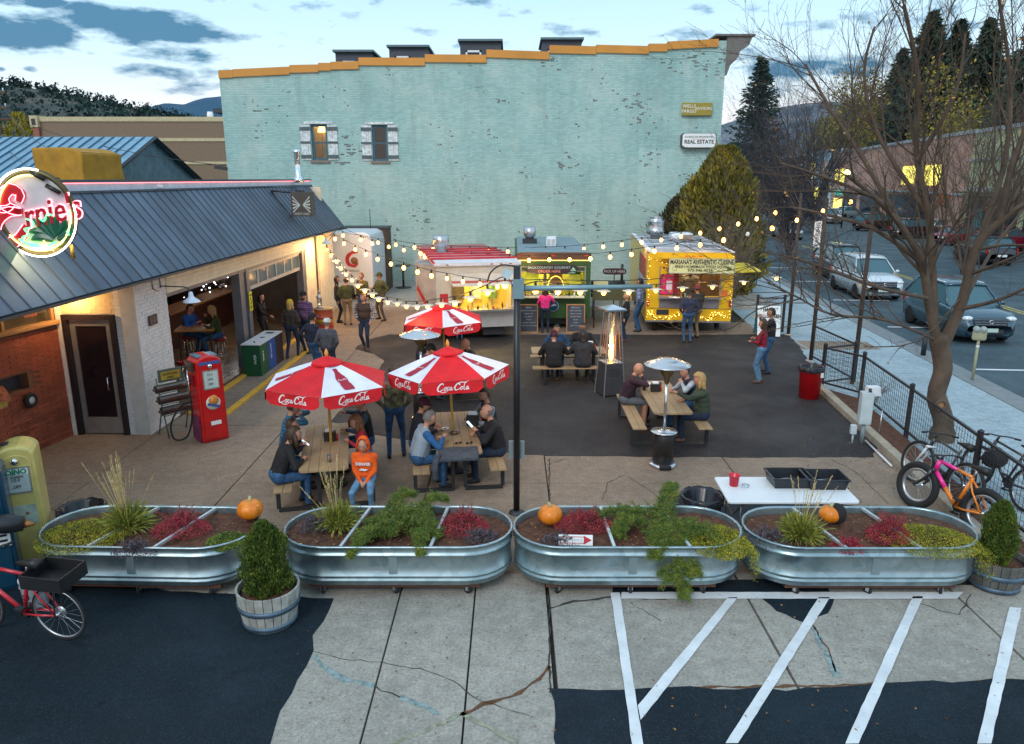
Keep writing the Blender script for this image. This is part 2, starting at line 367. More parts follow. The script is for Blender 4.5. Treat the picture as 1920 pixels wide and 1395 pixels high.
kb=thing('street_kerb',None,None,kind='structure')
for i in range(24):
    a0=-14+i*3;mb=MB();mb.prism(stquad(a0+.008,a0+2.99,-.61,-.0),-.12,.015);mb.build('kerb_stone',KB,kb,bevel=.015)
YP=mat('yellow_line_paint',(.42,.33,.10),.85,var=.3);RL=thing('road_markings',None,None,kind='structure')
def stline(a0,a1,b0,b1,m_,z=-.033):
    mb=MB();mb.prism(stquad(a0,a1,b0,b1),z-.006,z);return mb.build('painted_line',m_,RL)
for i in range(9):stline(-14+i*12,-14+i*12+8.5,6.5,6.62,YP);
for i in range(9):stline(-14+i*12+1,-14+i*12+9.5,6.75,6.87,YP)
for i in range(7):stline(-9.3+6.1*i,-9.18+6.1*i,.35,2.7,WPAINT)
for i in range(24):stline(20+3.4*i,20.1+3.4*i,24.5,29,WPAINT)
stline(-2,3,3.1,3.2,WPAINT)
for i in range(3):stline(-8.6+1.2*i,-8.3+1.2*i,.5,1.6,mat('red_curb_paint',(.4,.05,.05),.8))
sheet('asphalt_patch',stquad(-3.4,-1.2,.9,4.2),m_asphalt('patched_asphalt',(.11,.14,.15)),z=-.036,seed=4)
# far side pavement
mb=MB();mb.prism(stquad(-18,330,22.9,27.2),-.04,.06)
# ================================================================ hills
def m_hill(key,a,b,c,s_):
    m,x=newmat(key,.95);co=x.coord()
    x.col(x.ramp(x.noise(s_,8,co,.7),[(.36,a),(.5,b),(.64,c)]));return m
H1=m_hill('hill_scrub',(.010,.028,.028),(.045,.055,.05),(.10,.085,.07),.035)
H2=m_hill('hazy_far_forest',(.008,.05,.10),(.012,.065,.125),(.02,.08,.14),.004)  # bluish haze of distance put into the forest colour, no air is built
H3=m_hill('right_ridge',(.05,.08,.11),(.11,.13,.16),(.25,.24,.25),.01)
def ridge(name,prof,Y,depth,m,seed,low=335,n=70):
    """terrain whose skyline follows prof [(u, v)] at distance Y; slopes towards the viewer"""
    xs_=np.linspace(prof[0][0],prof[-1][0],n);vs_=np.interp(xs_,[p[0] for p in prof],[p[1] for p in prof])
    V,F=[],[];K=16
    for k in range(K+1):
        t=k/K
        for i in range(n):
            X,Z=D(xs_[i],vs_[i],Y)
            y=Y-depth*(1-t);z=-6+(Z+6)*(t**.8)
            nz=noise.fractal(Vector((X*.02*300/Y+seed,y*.02*300/Y,0)),1,2,5)*(Z*.18+2)*math.sin(math.pi*min(1,t*1.0))
            V.append((X*(1-.0*(1-t)),y,z+nz))
    for i in range(n):X,Z=D(xs_[i],vs_[i],Y);V.append((X,Y+depth*.6,-6))
    for k in range(K+1):
        for i in range(n-1):F.append((k*n+i,k*n+i+1,(k+1)*n+i+1,(k+1)*n+i))
    mb=MB();mb.sm=True;mb.add(V,F);o=mb.build(name,m);o['kind']='structure';return V,n,K
HV,hn,hk=ridge('wooded_hill',[(-900,60),(-500,95),(-200,130),(0,158),(60,165),(110,176),(200,195),(270,210),(330,222),(420,250)],420,260,H1,3)
ridge('distant_ridge',[(240,222),(283,200),(310,193),(345,196),(380,184),(409,181),(470,176),(560,190),(700,215),(900,250)],2600,900,H2,9)
ridge('right_ridge',[(1180,270),(1350,235),(1440,205),(1500,195),(1560,190),(1640,200),(1760,225),(2300,200),(2900,190)],1500,600,H3,5)
# scrub and pines on the hillside, one mass
mb=MB();cl=random.Random(11)
def clump(mb,p,r_,h,q):
    for i in range(q):
        a=cl.uniform(0,6.28);rr=r_*cl.uniform(.3,1);z=p[2]+cl.uniform(.0,1)**.8*h;s_=r_*cl.uniform(.35,.7)*(1.15-(z-p[2])/h*.8)
        c=Vector((p[0]+rr*math.cos(a)*(1.1-(z-p[2])/h),p[1]+rr*math.sin(a),z));d1=Vector((cl.gauss(0,1),cl.gauss(0,1),cl.gauss(0,1))).normalized()*s_;d2=d1.orthogonal().normalized()*s_
        mb.add([tuple(c+d1),tuple(c+d2+Vector((0,0,s_*.5))),tuple(c-d1),tuple(c-d2)],[(0,1,2),(0,2,3)])
for _ in range(3000):
    k=cl.randrange(2,hk) if cl.random()<.8 else hk;i=cl.randrange(hn-1);a,b=HV[k*hn+i],HV[k*hn+i+1];t=cl.random()
    p=(a[0]+(b[0]-a[0])*t,a[1]+cl.uniform(-6,6),a[2]+(b[2]-a[2])*t-.8);clump(mb,p,cl.uniform(1.2,2.6),cl.uniform(3,6.5),9)
o=mb.build('hillside_woods',mat('pinyon_green',(.012,.035,.03),.9,var=.5,vs=.05));o['kind']='stuff';tag(o,'dark pinyon and scrub wood scattered over the hillside behind the town','woods')

# ================================================================ pale green brick building
WY=37.0
m,x=newmat('painted_brick_wall',.8)
co=x.coord();mp=x.n('Mapping');x.l(co,mp.inputs[0]);mp.inputs['Rotation'].default_value=(R(90),0,0)
sp_=x.n('SeparateXYZ');x.l(co,sp_.inputs[0]);cb_=x.n('CombineXYZ');x.l(x.math('ADD',sp_.outputs[0],x.math('MULTIPLY',sp_.outputs[1],1)),cb_.inputs[0]);x.l(sp_.outputs[2],cb_.inputs[1]);V2=cb_.outputs[0]
br=x.n('TexBrick');x.l(V2,br.inputs['Vector']);br.inputs['Scale'].default_value=1;br.inputs['Brick Width'].default_value=.22;br.inputs['Row Height'].default_value=.075;br.inputs['Mortar Size'].default_value=.009
br.inputs['Color1'].default_value=(0,0,0,1);br.inputs['Color2'].default_value=(1,1,1,1);br.inputs['Mortar'].default_value=(.5,.5,.5,1);br.inputs['Mortar Smooth'].default_value=.3;br.offset=.5
base=x.ramp(x.noise(.35,6,V2,.6),[(.28,(.27,.46,.455)),(.5,(.36,.56,.54)),(.72,(.47,.63,.59))])
low=x.ramp(x.math('MULTIPLY',sp_.outputs[2],.1),[(.0,(1,1,1)),(.62,(0,0,0))])
base=x.mix(x.math('MULTIPLY',low,.85),base,(.52,.60,.51))
base=x.mix(x.ramp(x.noise(2.2,6,V2,.7),[(.45,(0,0,0)),(.8,(.5,.5,.5))]),base,(.42,.58,.50))
# pale repainted patch near the right end
px0,pz0=D(1195,365,WY);px1,pz1=D(1345,285,WY)
inx=x.math('MULTIPLY',x.math('GREATER_THAN',sp_.outputs[0],px0),x.math('LESS_THAN',sp_.outputs[2],x.math('ADD',pz1,x.math('MULTIPLY',x.noise(.9,3,V2),.3))))
base=x.mix(x.math('MULTIPLY',x.math('MULTIPLY',inx,x.math('GREATER_THAN',sp_.outputs[2],x.math('ADD',pz0-1.0,x.noise(1.1,3,V2)))),.5),base,(.50,.68,.64))
base=x.mix(.12,base,br.outputs['Color'],'OVERLAY')
msk=x.math('MULTIPLY',x.math('GREATER_THAN',br.outputs['Color'],.78),x.math('GREATER_THAN',x.math('ADD',x.noise(.55,4,V2,.6),x.math('MULTIPLY',x.noise(5,3,V2,.6),.5)),.85))
msk=x.math('MULTIPLY',msk,x.math('LESS_THAN',br.outputs['Fac'],.5))
base=x.mix(x.math('MULTIPLY',msk,.85),base,x.ramp(x.noise(3,3,V2),[(.4,(.05,.03,.03)),(.65,(.17,.10,.08))]))
st_=x.n('Mapping');x.l(V2,st_.inputs[0]);st_.inputs['Scale'].default_value=(1,4.5,1)
base=x.mix(x.ramp(x.noise(1.6,6,st_.outputs[0],.8),[(.60,(0,0,0)),(.70,(.6,.6,.6))]),base,(.15,.22,.20))
vt_=x.n('Mapping');x.l(V2,vt_.inputs[0]);vt_.inputs['Scale'].default_value=(1,.12,1)
base=x.mix(x.ramp(x.noise(1.5,5,vt_.outputs[0],.7),[(.50,(0,0,0)),(.8,(.55,.55,.55))]),base,(.20,.30,.29))
base=x.mix(x.ramp(x.noise(.7,7,V2,.75,.6),[(.55,(0,0,0)),(.62,(.45,.45,.45))]),base,(.50,.60,.56))
base=x.mix(x.math('MULTIPLY',br.outputs['Fac'],.30),base,(.14,.24,.23))
x.col(base);x.bump(x.math('ADD',x.math('MULTIPLY',br.outputs['Fac'],-1),x.math('MULTIPLY',x.noise(9,4,V2),.6)),.7,.02)
WALLP=m
cap_px=[(409,436,132,131),(436,543,130,125),(543,597,122,121),(597,620,118,118),(620,673,116,115),(673,797,108,108.5),(797,912,102,103),(912,1030,93,97),(1030,1117,85,87),(1117,1215,84,86.5),(1215,1250,82,82),(1250,1344,78,73)]
bt=thing('old_brick_building','long pale green painted brick building side wall with stepped ochre parapet and peeling bricks','building',(0,WY,0))
Wx=lambda u:D(u,200,WY)[0];
Xc=lambda u:(u-960)/FPX*(WY*CP+-5.0*SP)
steps=[(Xc(a),Xc(b),D(960,(c+d_)/2+9,WY)[1]) for a,b,c,d_ in cap_px]+[(Xc(1344),Xc(1360),D(960,76,WY)[1])]
WINS=[]
for a,b,c,d_ in((584,614,233,301),(698,727,234,302)):
    cc=WY*CP-(D(960,(c+d_)/2,WY)[1]-HC)*SP
    WINS.append(((a-960)/FPX*cc,(b-960)/FPX*cc,D(960,d_,WY)[1],D(960,c,WY)[1]))
brk=sorted(set([s_[0] for s_ in steps]+[steps[-1][1]]+[w_[0] for w_ in WINS]+[w_[1] for w_ in WINS]))
mb=MB()
def top_at(xm):
    for a,b,z in steps:
        if a<=xm<=b:return z
    return steps[-1][2]
for a,b in zip(brk[:-1],brk[1:]):
    xm=(a+b)/2;zt=top_at(xm);wn=[w_ for w_ in WINS if w_[0]<=xm<=w_[1]]
    if wn:mb.box(a,b,0,.3,-.1,wn[0][2]);mb.box(a,b,0,.3,wn[0][3],zt)
    else:mb.box(a,b,0,.3,-.1,zt)
XL,XR=steps[0][0],steps[-1][1]
mb.box(XL,XL+.3,.3,16,-.1,8.8);mb.box(XR-.3,XR,.3,16,-.1,10.2);mb.box(XL,XR,16,16.3,-.1,9)
mb.build('wall',WALLP,bt)
OCH=mat('ochre_coping',S_(196,132,45),.55,var=.1,vs=.7)
for(a,b,c,d_),st in zip(cap_px,steps):
    x0,x1=Xc(a),Xc(b);z0a,z0b=D(960,c,WY)[1],D(960,d_,WY)[1];h=.34
    mb=MB();mb.add([(x0+.004,-.09,z0a-h),(x1-.004,-.09,z0b-h),(x1-.004,.38,z0b-h),(x0+.004,.38,z0a-h),(x0+.004,-.06,z0a),(x1-.004,-.06,z0b),(x1-.004,.38,z0b),(x0+.004,.38,z0a)],
        [(0,3,2,1),(4,5,6,7),(0,1,5,4),(1,2,6,5),(2,3,7,6),(3,0,4,7)]);mb.build('coping',OCH,bt)
DK=mat('dark_slate',(.035,.045,.06),.6)
rf=MB().box(XL+.31,XR-.31,.39,15.9,8.2,8.4).build('roof',DK,bt)
for(a,b,c) in((629,698,98),(730,802,89),(863,939,78),(1017,1090,75)):
    cc=(WY+4)*CP-6*SP;x0,x1=(a-960)/FPX*cc,(b-960)/FPX*cc;zt=D(960,c,WY+4)[1]
    dm=MB().box(x0,x1,4,7,zt-1.5,zt-.0).build('dormer',mat('dormer_cladding',(.06,.07,.09),.7),bt)
    MB().box(x0-.1,x1+.1,3.8,7.1,zt,zt+.1).build('dormer_roof',mat('dormer_roof_edge',(.10,.16,.18),.5),dm)
    for k in(0,1):
        w0=x0+.28+k*1.02;
        if w0+.8>x1:continue
        mb=MB()
        for q in((w0,w0+.09,zt-1.4,zt-.42),(w0+.7,w0+.79,zt-1.4,zt-.42)):mb.box(q[0],q[1],3.93,3.99,q[2],q[3])
        mb.box(w0,w0+.79,3.93,3.99,zt-.51,zt-.42);mb.build('window_frame',mat('white_trim',(.78,.79,.8),.5),dm)
        MB().box(w0+.09,w0+.7,3.96,3.985,zt-1.4,zt-.51).build('window_pane',mat('dark_glass',(.015,.02,.03),.08),dm)
# cornice bracket on the street end
prof=[(0,-2.3),(.08,-2.3),(.2,-1.75),(.55,-1.25),(.62,-.9),(1.0,-.55),(1.1,-.2),(1.15,0),(0,0)]
zc=D(960,68,WY)[1];mb=MB();mb.add([(XR+p[0],-.05,zc+p[1]*.72) for p in prof]+[(XR+p[0],9,zc+p[1]*.72) for p in prof],[tuple(range(len(prof)))[::-1],tuple(range(len(prof),2*len(prof)))]+[(i,(i+1)%len(prof),len(prof)+(i+1)%len(prof),len(prof)+i) for i in range(len(prof))])
mb.box(XR-.55,XR+1.25,-.15,9,zc,zc+.08);mb.build('cornice',mat('cornice_grey',(.16,.15,.14),.8),bt)
MB().box(XL-.5,XL-.004,.2,6,8.0,8.2).build('eave',DK,bt)
MB().cbox((XL-.3,-.0,5.5),(.6,.12,.16),ry=.15).build('beam_end',mat('dark_iron',(.03,.03,.035),.5),bt)
AG=mat('aged_white_paint',(.62,.67,.68),.8,var=.35,vs=9);BLU=mat('slate_blue_paint',(.05,.13,.18),.7)
for k,(x0,x1,z0,z1) in enumerate(WINS):
    f_=MB();t=.1
    f_.box(x0+.004,x0+t,.1,.2,z0+.004,z1-.004);f_.box(x1-t,x1-.004,.1,.2,z0+.004,z1-.004);f_.box(x0+t,x1-t,.1,.2,z1-t,z1-.004);f_.box(x0+t,x1-t,.1,.2,z0+.004,z0+t);f_.box(x0+t,x1-t,.11,.17,(z0+z1)/2-.03,(z0+z1)/2+.03)
    w_=f_.build('window_frame',BLU,bt)
    MB().box(x0+t,x1-t,.135,.145,z0+t,z1-t).build('window_pane',mat('window_glass',(.8,.8,.8),.02,trans=1.,var=0),w_)
    MB().box(x0-.08,x1+.08,-.1,-.004,z0-.1,z0-.004).build('window_sill',mat('weathered_red_sill',(.25,.18,.15),.9),bt)
    MB().box(x0-.9,x1+.9,.9,1.0,z0-.6,z1+.4).build('room_wall',mat('warm_plaster',(.6,.40,.10) if 1 else 0,.9) if k==0 else mat('dim_plaster',(.05,.05,.05),.9),bt)
    for sgn in(-1,1):
        xa=x0-.50 if sgn<0 else x1+.02;xb=xa+.48
        sh=thing('shutter',None,None,(0,0,0));sh.parent=bt
        for q in range(4):MB().box(xa+.03+q*.11,xa+.13+q*.11,-.055,-.012,z0+.02,z1-.02).build('board',AG,sh)
        for za,zb in((z1-.28,z1-.12),(z0+.1,z0+.26),((z0+z1)/2-.05,(z0+z1)/2+.05)):MB().box(xa,xb,-.085,-.057,za,zb).build('batten',mat('dark_weathered_batten',(.09,.12,.13),.8),sh)
    MB().box(x0-.3,x1+.3,-.05,-.004,z1+.02,z1+.12).build('lintel',AG,bt)
x0,x1,z0,z1=WINS[0]
lp=thing('floor_lamp','lit floor lamp behind the left upper window of the green wall','lamp',((x0+x1)/2,WY+.6,z0+.2))
MB().tube([(0,0,-.3),(0,0,1.15)],.015).build('stem',DK,lp)
MB().lathe([(.2,1.12),(.13,1.42)],16,close=True).build('lamp_shade',mat('lit_shade',(1,.8,.35),emit=4,ecol=(1,.62,.18)),lp)
ld=bpy.data.lights.new('room_bulb','POINT');ld.energy=14;ld.color=(1,.65,.22);ld.shadow_soft_size=.12;lo=bpy.data.objects.new('room_bulb',ld);sc.collection.objects.link(lo);lo.parent=lp;lo.location=(.15,-.2,1.55)
# signs on the wall
def zspan(v0,v1,Y=WY):return D(960,v1,Y)[1],D(960,v0,Y)[1]
def xat(u,v,Y=WY):return D(u,v,Y)[0]
z0,z1=zspan(193,217);x0,x1=xat(1278,205),xat(1334,205)
s1=thing('wall_sign','olive gold rectangular advisors sign high on the green wall','sign',((x0+x1)/2,WY-.1,(z0+z1)/2));hw,hh=(x1-x0)/2,(z1-z0)/2
box('sign_board',mat('olive_gold',S_(150,135,50),.5),s1,-hw,hw,-.06,.09,-hh,hh,.01)
WT=mat('white_lettering',(.85,.85,.83),.6,var=.02);BT=mat('black_lettering',(.015,.015,.015),.6,var=.02)
text('WELLS',WT,s1,(-hw*.55,-.068,.12),.21);text('FARGO',WT,s1,(-hw*.55,-.068,-.1),.21);text('ADVISORS',WT,s1,(hw*.42,-.068,.02),.17)
z0,z1=zspan(250,278);x0,x1=xat(1275,264),xat(1340,264)
s2=thing('wall_sign','white rounded real estate sign box below the olive sign','sign',((x0+x1)/2,WY-.2,(z0+z1)/2));hw,hh=(x1-x0)/2,(z1-z0)/2
pr=[(-hw,-hh*.7),(-hw*.85,-hh),(hw*.85,-hh),(hw,-hh*.7),(hw,hh*.75),(hw*.9,hh),(-hw*.9,hh),(-hw,hh*.75)]
mb=MB();mb.M=Matrix.Rotation(R(90),4,'X');mb.prism(pr,-.17,.15);mb.build('sign_box',mat('dark_sign_edge',(.06,.07,.08),.5),s2,.02)
mb=MB();mb.M=Matrix.Rotation(R(90),4,'X');mb.prism([(a*.95,b*.92) for a,b in pr],.152,.158);mb.build('sign_face',mat('sign_white',(.8,.82,.82),.5,var=.03),s2)
text('HORIZON PROPERTIES',BT,s2,(0,-.162,hh*.45),.13);text('REAL ESTATE',BT,s2,(0,-.162,-hh*.2),.235,bold=.006)
box('rule',mat('orange_rule',(.7,.22,.05)),s2,-.3,.3,-.164,-.16,hh*.16,hh*.2)

# ================================================================ behind the restaurant: tan block, metal barn, pole
Y=78
tb=thing('tan_building','tan masonry block with cream bands behind the metal roofed barn','building',(0,Y,0))
x0,x1=xat(66,250,Y),xat(470,250,Y);zt=D(960,219,Y)[1]
TAN=mat('tan_block',(.22,.155,.105),.9,var=.12,vs=6,bump=.2,bs=3);CRM=mat('cream_band',(.52,.44,.27),.8)
MB().box(x0+.6,x1,0,20,-1,zt-.4).build('wall',TAN,tb)
for v0,v1 in((219,228),(259,265),(303,308)):
    za,zb=zspan(v0,v1,Y);MB().box(x0+.5,x1,-.08,-.004,za,zb).build('band',CRM,tb)
MB().box(x0+.5,x1,-.1,20,zt-.395,zt).build('parapet',CRM,tb)
MB().box(x0,x0+.58,-.3,3,-1,zt-1.0).build('pier',mat('brick_pier',(.30,.11,.08),.9,bump=.3,bs=8),tb)
MB().box(x0-.15,x0+.62,-.4,3,zt-.99,zt+.1).build('pier_cap',CRM,tb);MB().box(x0+.05,x0+.42,-.43,-.405,zt-.8,zt-.2).build('vent',mat('dark_glass'),tb)
MB().lathe([(.3,0),(.32,.5),(.25,.8)],12,c=(xat(365,215,Y),4,zt)).build('roof_vent',mat('white_trim'),tb)
bn=thing('metal_barn','grey barn with blue metal seam roof behind the restaurant','building')
BX,b0,b1,bm=-21.3,40.0,52.8,46.4;ez,az_=4.75,7.25;bL=-34.
MB().add([(BX,b0,-1),(BX,b1,-1),(BX,b1,ez),(BX,bm,az_),(BX,b0,ez),(bL,b0,-1),(bL,b1,-1),(bL,b1,ez),(bL,bm,az_),(bL,b0,ez)],[(0,1,2,3,4),(5,9,8,7,6),(0,4,9,5),(1,6,7,2)]).build('wall',mat('corrugated_grey',(.12,.19,.23),.5,.4,var=.3,vs=2),bn)
n=22;RPM=mat('blue_metal_roof',(.22,.38,.50),.42,.5,var=.15,vs=1.5)
L_=math.hypot(bm-b0,az_-ez)
for i in range(n):
    xa=BX+.3-i*.6;xb=xa-.59;up_=.08
    if xa<bL:break
    # only the part of the roof that ends at the hip line
    MB().add([(xa,b0-.5,ez-.12),(xb,b0-.5,ez-.12),(xb,bm,az_+.08),(xa,bm,az_+.08),(xa,b0-.5,ez-.06),(xb,b0-.5,ez-.06),(xb,bm,az_+.14),(xa,bm,az_+.14)],
             [(0,1,2,3),(4,7,6,5),(0,4,5,1),(2,6,7,3),(0,3,7,4),(1,5,6,2)]).build('roof_panel',RPM,bn)
    MB().add([(xa-.02,b0-.5,ez-.06),(xa-.06,b0-.5,ez-.06),(xa-.06,bm,az_+.14),(xa-.02,bm,az_+.14),(xa-.02,b0-.5,ez+.02),(xa-.06,b0-.5,ez+.02),(xa-.06,bm,az_+.22),(xa-.02,bm,az_+.22)],
             [(0,1,2,3),(4,7,6,5),(0,4,5,1),(2,6,7,3),(0,3,7,4),(1,5,6,2)]).build('roof_seam',mat('roof_seam',(.10,.2,.28),.45,.4),bn)
MB().add([(bL,bm,az_+.14),(BX+.3,bm,az_+.14),(BX+.3,b1+.5,ez-.06),(bL,b1+.5,ez-.06)],[(0,1,2,3)]).build('roof_back',RPM,bn)
MB().tube([(BX+.32,b0-.5,ez-.1),(BX+.32,bm,az_+.1),(BX+.32,b1+.5,ez-.1)],.09,4).build('barge_board',mat('dark_iron'),bn)
# ================================================================ restaurant on the left
rz0=R(-1.1);RO=(-7.28,14.39,0)
rs=thing('restaurant','low restaurant with blue grey metal mansard roof, open garage doors and glass door','building',RO,rz0)
def RL_(x,y,z=0):  # restaurant frame to world
    return(RO[0]+x*math.cos(rz0)-y*math.sin(rz0),RO[1]+x*math.sin(rz0)+y*math.cos(rz0),z)
WB=mat('white_painted_brick',(.68,.64,.62),.75,var=.1,vs=5,rand=.06,bump=.25,bs=25)
def brickface(name,p0,dr,L,z0,z1,m,parent,bw=.2,bh=.075,proud=.012,singles=0,hole=None,gap=.008,nrm=1):
    """running-bond bricks on a wall face; p0 local start, dr unit direction, outward = dr rotated -90*nrm"""
    ox,oy=dr[1]*nrm,-dr[0]*nrm;rows=int((z1-z0)/bh);cnt=0;stuff=MB();meshes={}
    for r_ in range(rows):
        s=-(bw/2 if r_%2 else 0)
        while s<L:
            a,b=max(0,s),min(L,s+bw-gap);s+=bw
            if b-a<.03:continue
            za,zb=z0+r_*bh,z0+(r_+1)*bh-gap
            if hole and any(a<h[1] and b>h[0] and za<h[3] and zb>h[2] for h in hole):continue
            pr_=proud*rnd.uniform(.6,1.2)
            def put(mb,a0,b0,z_a,z_b):
                q=[(p0[0]+dr[0]*a0,p0[1]+dr[1]*a0),(p0[0]+dr[0]*b0,p0[1]+dr[1]*b0)]
                mb.prism([q[0],q[1],(q[1][0]+ox*pr_,q[1][1]+oy*pr_),(q[0][0]+ox*pr_,q[0][1]+oy*pr_)],z_a,z_b)
            if cnt<singles and b-a>bw*.8:
                mb=MB();put(mb,a,b,za,zb);mb.build('brick',m,parent);cnt+=1
            else:put(stuff,a,b,za,zb)
    if stuff.v:stuff.build(name,m,parent,kind='stuff')
MORT=mat('mortar_grey',(.5,.48,.46),.9);MORT2=mat('brown_mortar',(.16,.07,.035),.9)
# front piers, header and far wall (front face at local x = 0)
def rbox(name,m,*a,**k):return MB().box(*a).build(name,m,rs,**k)
rbox('pier',MORT,-.30,0,.0,1.3,-.05,3.15);brickface('brick_courses',(0,0),(0,1),1.3,0,3.15,WB,rs)
SIDE=mat('cream_lap_siding',(.72,.62,.46),.6)
rbox('column',mat('grey_steel_frame',(.17,.17,.19),.5,.3),-.25,-.02,5.45,5.75,-.05,2.66);rbox('column',mat('grey_steel_frame'),-.25,-.02,5.95,6.2,-.05,2.66)
rbox('column',mat('dark_steel',(.04,.05,.06),.5),-.2,-.05,5.755,5.945,-.05,2.66)
for i in range(6):MB().prism([(-.15,1.31),(-.15,11.4),(.02+(i%2)*0+.004*i,11.4),(.02+.004*i,1.31)],2.67+i*.09,2.755+i*.09).build('siding_board',SIDE,rs)
CREAM=mat('cream_stucco',(.74,.66,.50),.8)
rbox('wall_panel',CREAM,-.3,.02,11.41,12.6,-.05,3.2);rbox('wall_panel',mat('dark_recess',(.03,.03,.04),.6),-.3,-.05,12.6,13.1,-.05,3.2);rbox('wall_panel',CREAM,-.3,.02,13.1,15.2,-.05,3.2)
rbox('wall_panel',CREAM,-9,-.3,15.0,15.2,-.05,4.7)
rbox('door_frame',mat('grey_steel_frame'),-.22,.0,11.1,11.4,-.05,2.66)
rbox('door_frame',mat('grey_steel_frame'),-.12,-.03,1.31,11.1,2.58,2.66)
# recessed entrance wall, facing the camera
Wd=1.5
for a,b,z0,z1 in((-.42,0,0,3.15),(-1.47,-.42,2.46,3.15)):rbox('entrance_wall',MORT,a,b-(.301 if b==0 else 0),.02,.3,z0-.05,z1)
brickface('brick_courses',(-.42,.02),(1,0),.42,0,3.15,WB,rs);brickface('brick_courses',(-1.47,.02),(1,0),1.05,2.47,3.15,mat('cream_painted_brick',(.62,.47,.27),.8,var=.1,vs=4),rs)
fr=MB();dkf=mat('dark_door_frame',(.016,.008,.01),.5)
d1=thing('door',None,None);d1.parent=rs
for a in((-1.46,-1.36,-.04,.2,0,2.45),(-.53,-.43,-.04,.2,0,2.45)):MB().box(*a).build('door_jamb',dkf,d1)
MB().box(-1.359,-.531,-.04,.2,2.35,2.45).build('door_head',dkf,d1)
AL=mat('aluminium',(.36,.36,.36),.35,.7)
for a in((-1.35,-1.25,.02,.08,.02,2.34),(-.64,-.54,.02,.08,.02,2.34),(-1.249,-.641,.02,.08,2.22,2.34),(-1.249,-.641,.02,.08,.02,.36)):MB().box(*a).build('door_rail',AL,d1)
MB().box(-1.249,-.641,.045,.055,.361,2.219).build('door_pane',mat('dark_reflecting_glass',(.012,.008,.012),.04,var=0),d1)
MB().tube([(-.68,.02,1.2),(-.70,-.07,1.2),(-.70,-.07,.95),(-.68,.02,.95)],.012,6).build('pull_handle',mat('chrome',(.8,.82,.85),.15,1.),d1)
rbox('drain_pipe',WB,-1.56,-1.475,-.05,.1,-.05,3.1)
# brick wing coming towards the camera
bd=Vector((-.18,-1)).normalized();p0=(-1.56,-.05);BL=5.2
BR=mat('roman_brick',(.26,.062,.030),.75,var=.25,vs=2.5,rand=.28,bump=.3,bs=40)
q=[(p0[0],p0[1]),(p0[0]+bd.x*BL,p0[1]+bd.y*BL)];nx,ny=bd.y,-bd.x  # outward is +x side
def wing(name,m,s0,s1,z0,z1,o0=-.25,o1=0.,**k):
    a=(p0[0]+bd.x*s0,p0[1]+bd.y*s0);b=(p0[0]+bd.x*s1,p0[1]+bd.y*s1)
    return MB().prism([(a[0]-nx*o0,a[1]-ny*o0),(b[0]-nx*o0,b[1]-ny*o0),(b[0]-nx*o1,b[1]-ny*o1),(a[0]-nx*o1,a[1]-ny*o1)],z0,z1).build(name,m,rs,**k)
SLOT=(.85,3.2,1.22,1.52)
wing('brick_wing',MORT2,0,BL,-.05,SLOT[2]);wing('brick_wing',MORT2,0,BL,SLOT[3],2.28);wing('brick_wing',MORT2,0,SLOT[0],SLOT[2],SLOT[3]);wing('slot_back',mat('dark_recess'),SLOT[0],SLOT[1],SLOT[2],SLOT[3],-.25,-.2)
brickface('brick_courses',p0,(bd.x,bd.y),BL,0,2.28,BR,rs,bw=.30,bh=.052,proud=.014,singles=295,hole=[SLOT],nrm=-1,gap=.009)
TR=mat('tan_trim_wood',(.30,.16,.07),.6)
wing('ledge',TR,-.0,BL,2.285,2.36,-.25,.1,bevel=.01);
for s in(0,1.15,2.3,3.4,4.6):wing('mullion',TR,s,s+.06,2.361,3.1,-.12,-.02)
wing('window_pane',mat('dim_window_glass',(.03,.025,.02),.06,emit=.05,ecol=(.5,.25,.08),var=.6,vs=2),0,BL,2.361,3.1,-.08,-.07)
for s,z,w__,h__,cc in((1.3,2.5,.5,.35,(.25,.22,.14)),(2.0,2.5,.2,.4,(.12,.12,.12)),(.35,2.5,.3,.4,(.12,.03,.02)),(.75,2.55,.2,.3,(.2,.14,.07))):wing('window_poster',mat('poster%d'%int(s*100),cc,.7,var=.4,vs=12),s,s+w__,z,z+h__,-.069,-.06)
t_=text('Coors',BT,rs,(p0[0]+bd.x*1.55-nx*-.056*-1,p0[1]+bd.y*1.55,2.68),.16,rot=(R(90),0,math.atan2(-bd.y,-bd.x)),shear=.2)
# hub cap ornament and rusty scoop in the slot
a=(p0[0]+bd.x*.98,p0[1]+bd.y*.98)
tw=thing('wheel_ornament','small black tyre with white hub mounted on the red brick wall','wheel',RL_(a[0]+.07,a[1],1.02),rz0+math.atan2(bd.y,bd.x))
Mx=Matrix.Rotation(R(90),4,'X');MB().torus((0,0.03,0),.1,.045,M=Mx).build('tyre',mat('tyre_rubber',(.015,.015,.016),.8),tw)
mb=MB();mb.M=Mx;mb.lathe([(.085,-.06),(.07,-.01),(.03,0.01),(0.001,.0)],16);mb.build('hub',mat('hub_white',(.6,.6,.58),.4),tw)
sc_=thing('rusty_scoop','rusty red and yellow metal scoop jutting from the wall slot','ornament',RL_(p0[0]+bd.x*2.0+.12,p0[1]+bd.y*2.0,1.28),rz0+math.atan2(bd.y,bd.x))
MB().add([(-.45,0,0),(.45,0,0),(.38,.28,-.05),(-.42,.22,-.08),(-.45,0,.18),(.45,0,.16),(.3,.2,.12),(-.4,.16,.05)],[(0,3,2,1),(4,5,6,7),(0,1,5,4),(1,2,6,5),(2,3,7,6),(3,0,4,7)]).build('scoop_body',mat('rusty_red',(.28,.09,.05),.8,.3,var=.6,vs=9),sc_)
MB().box(-.2,.25,.1,.3,-.12,-.03).build('scoop_rim',mat('worn_yellow',(.35,.24,.05),.8,var=.5,vs=20),sc_)
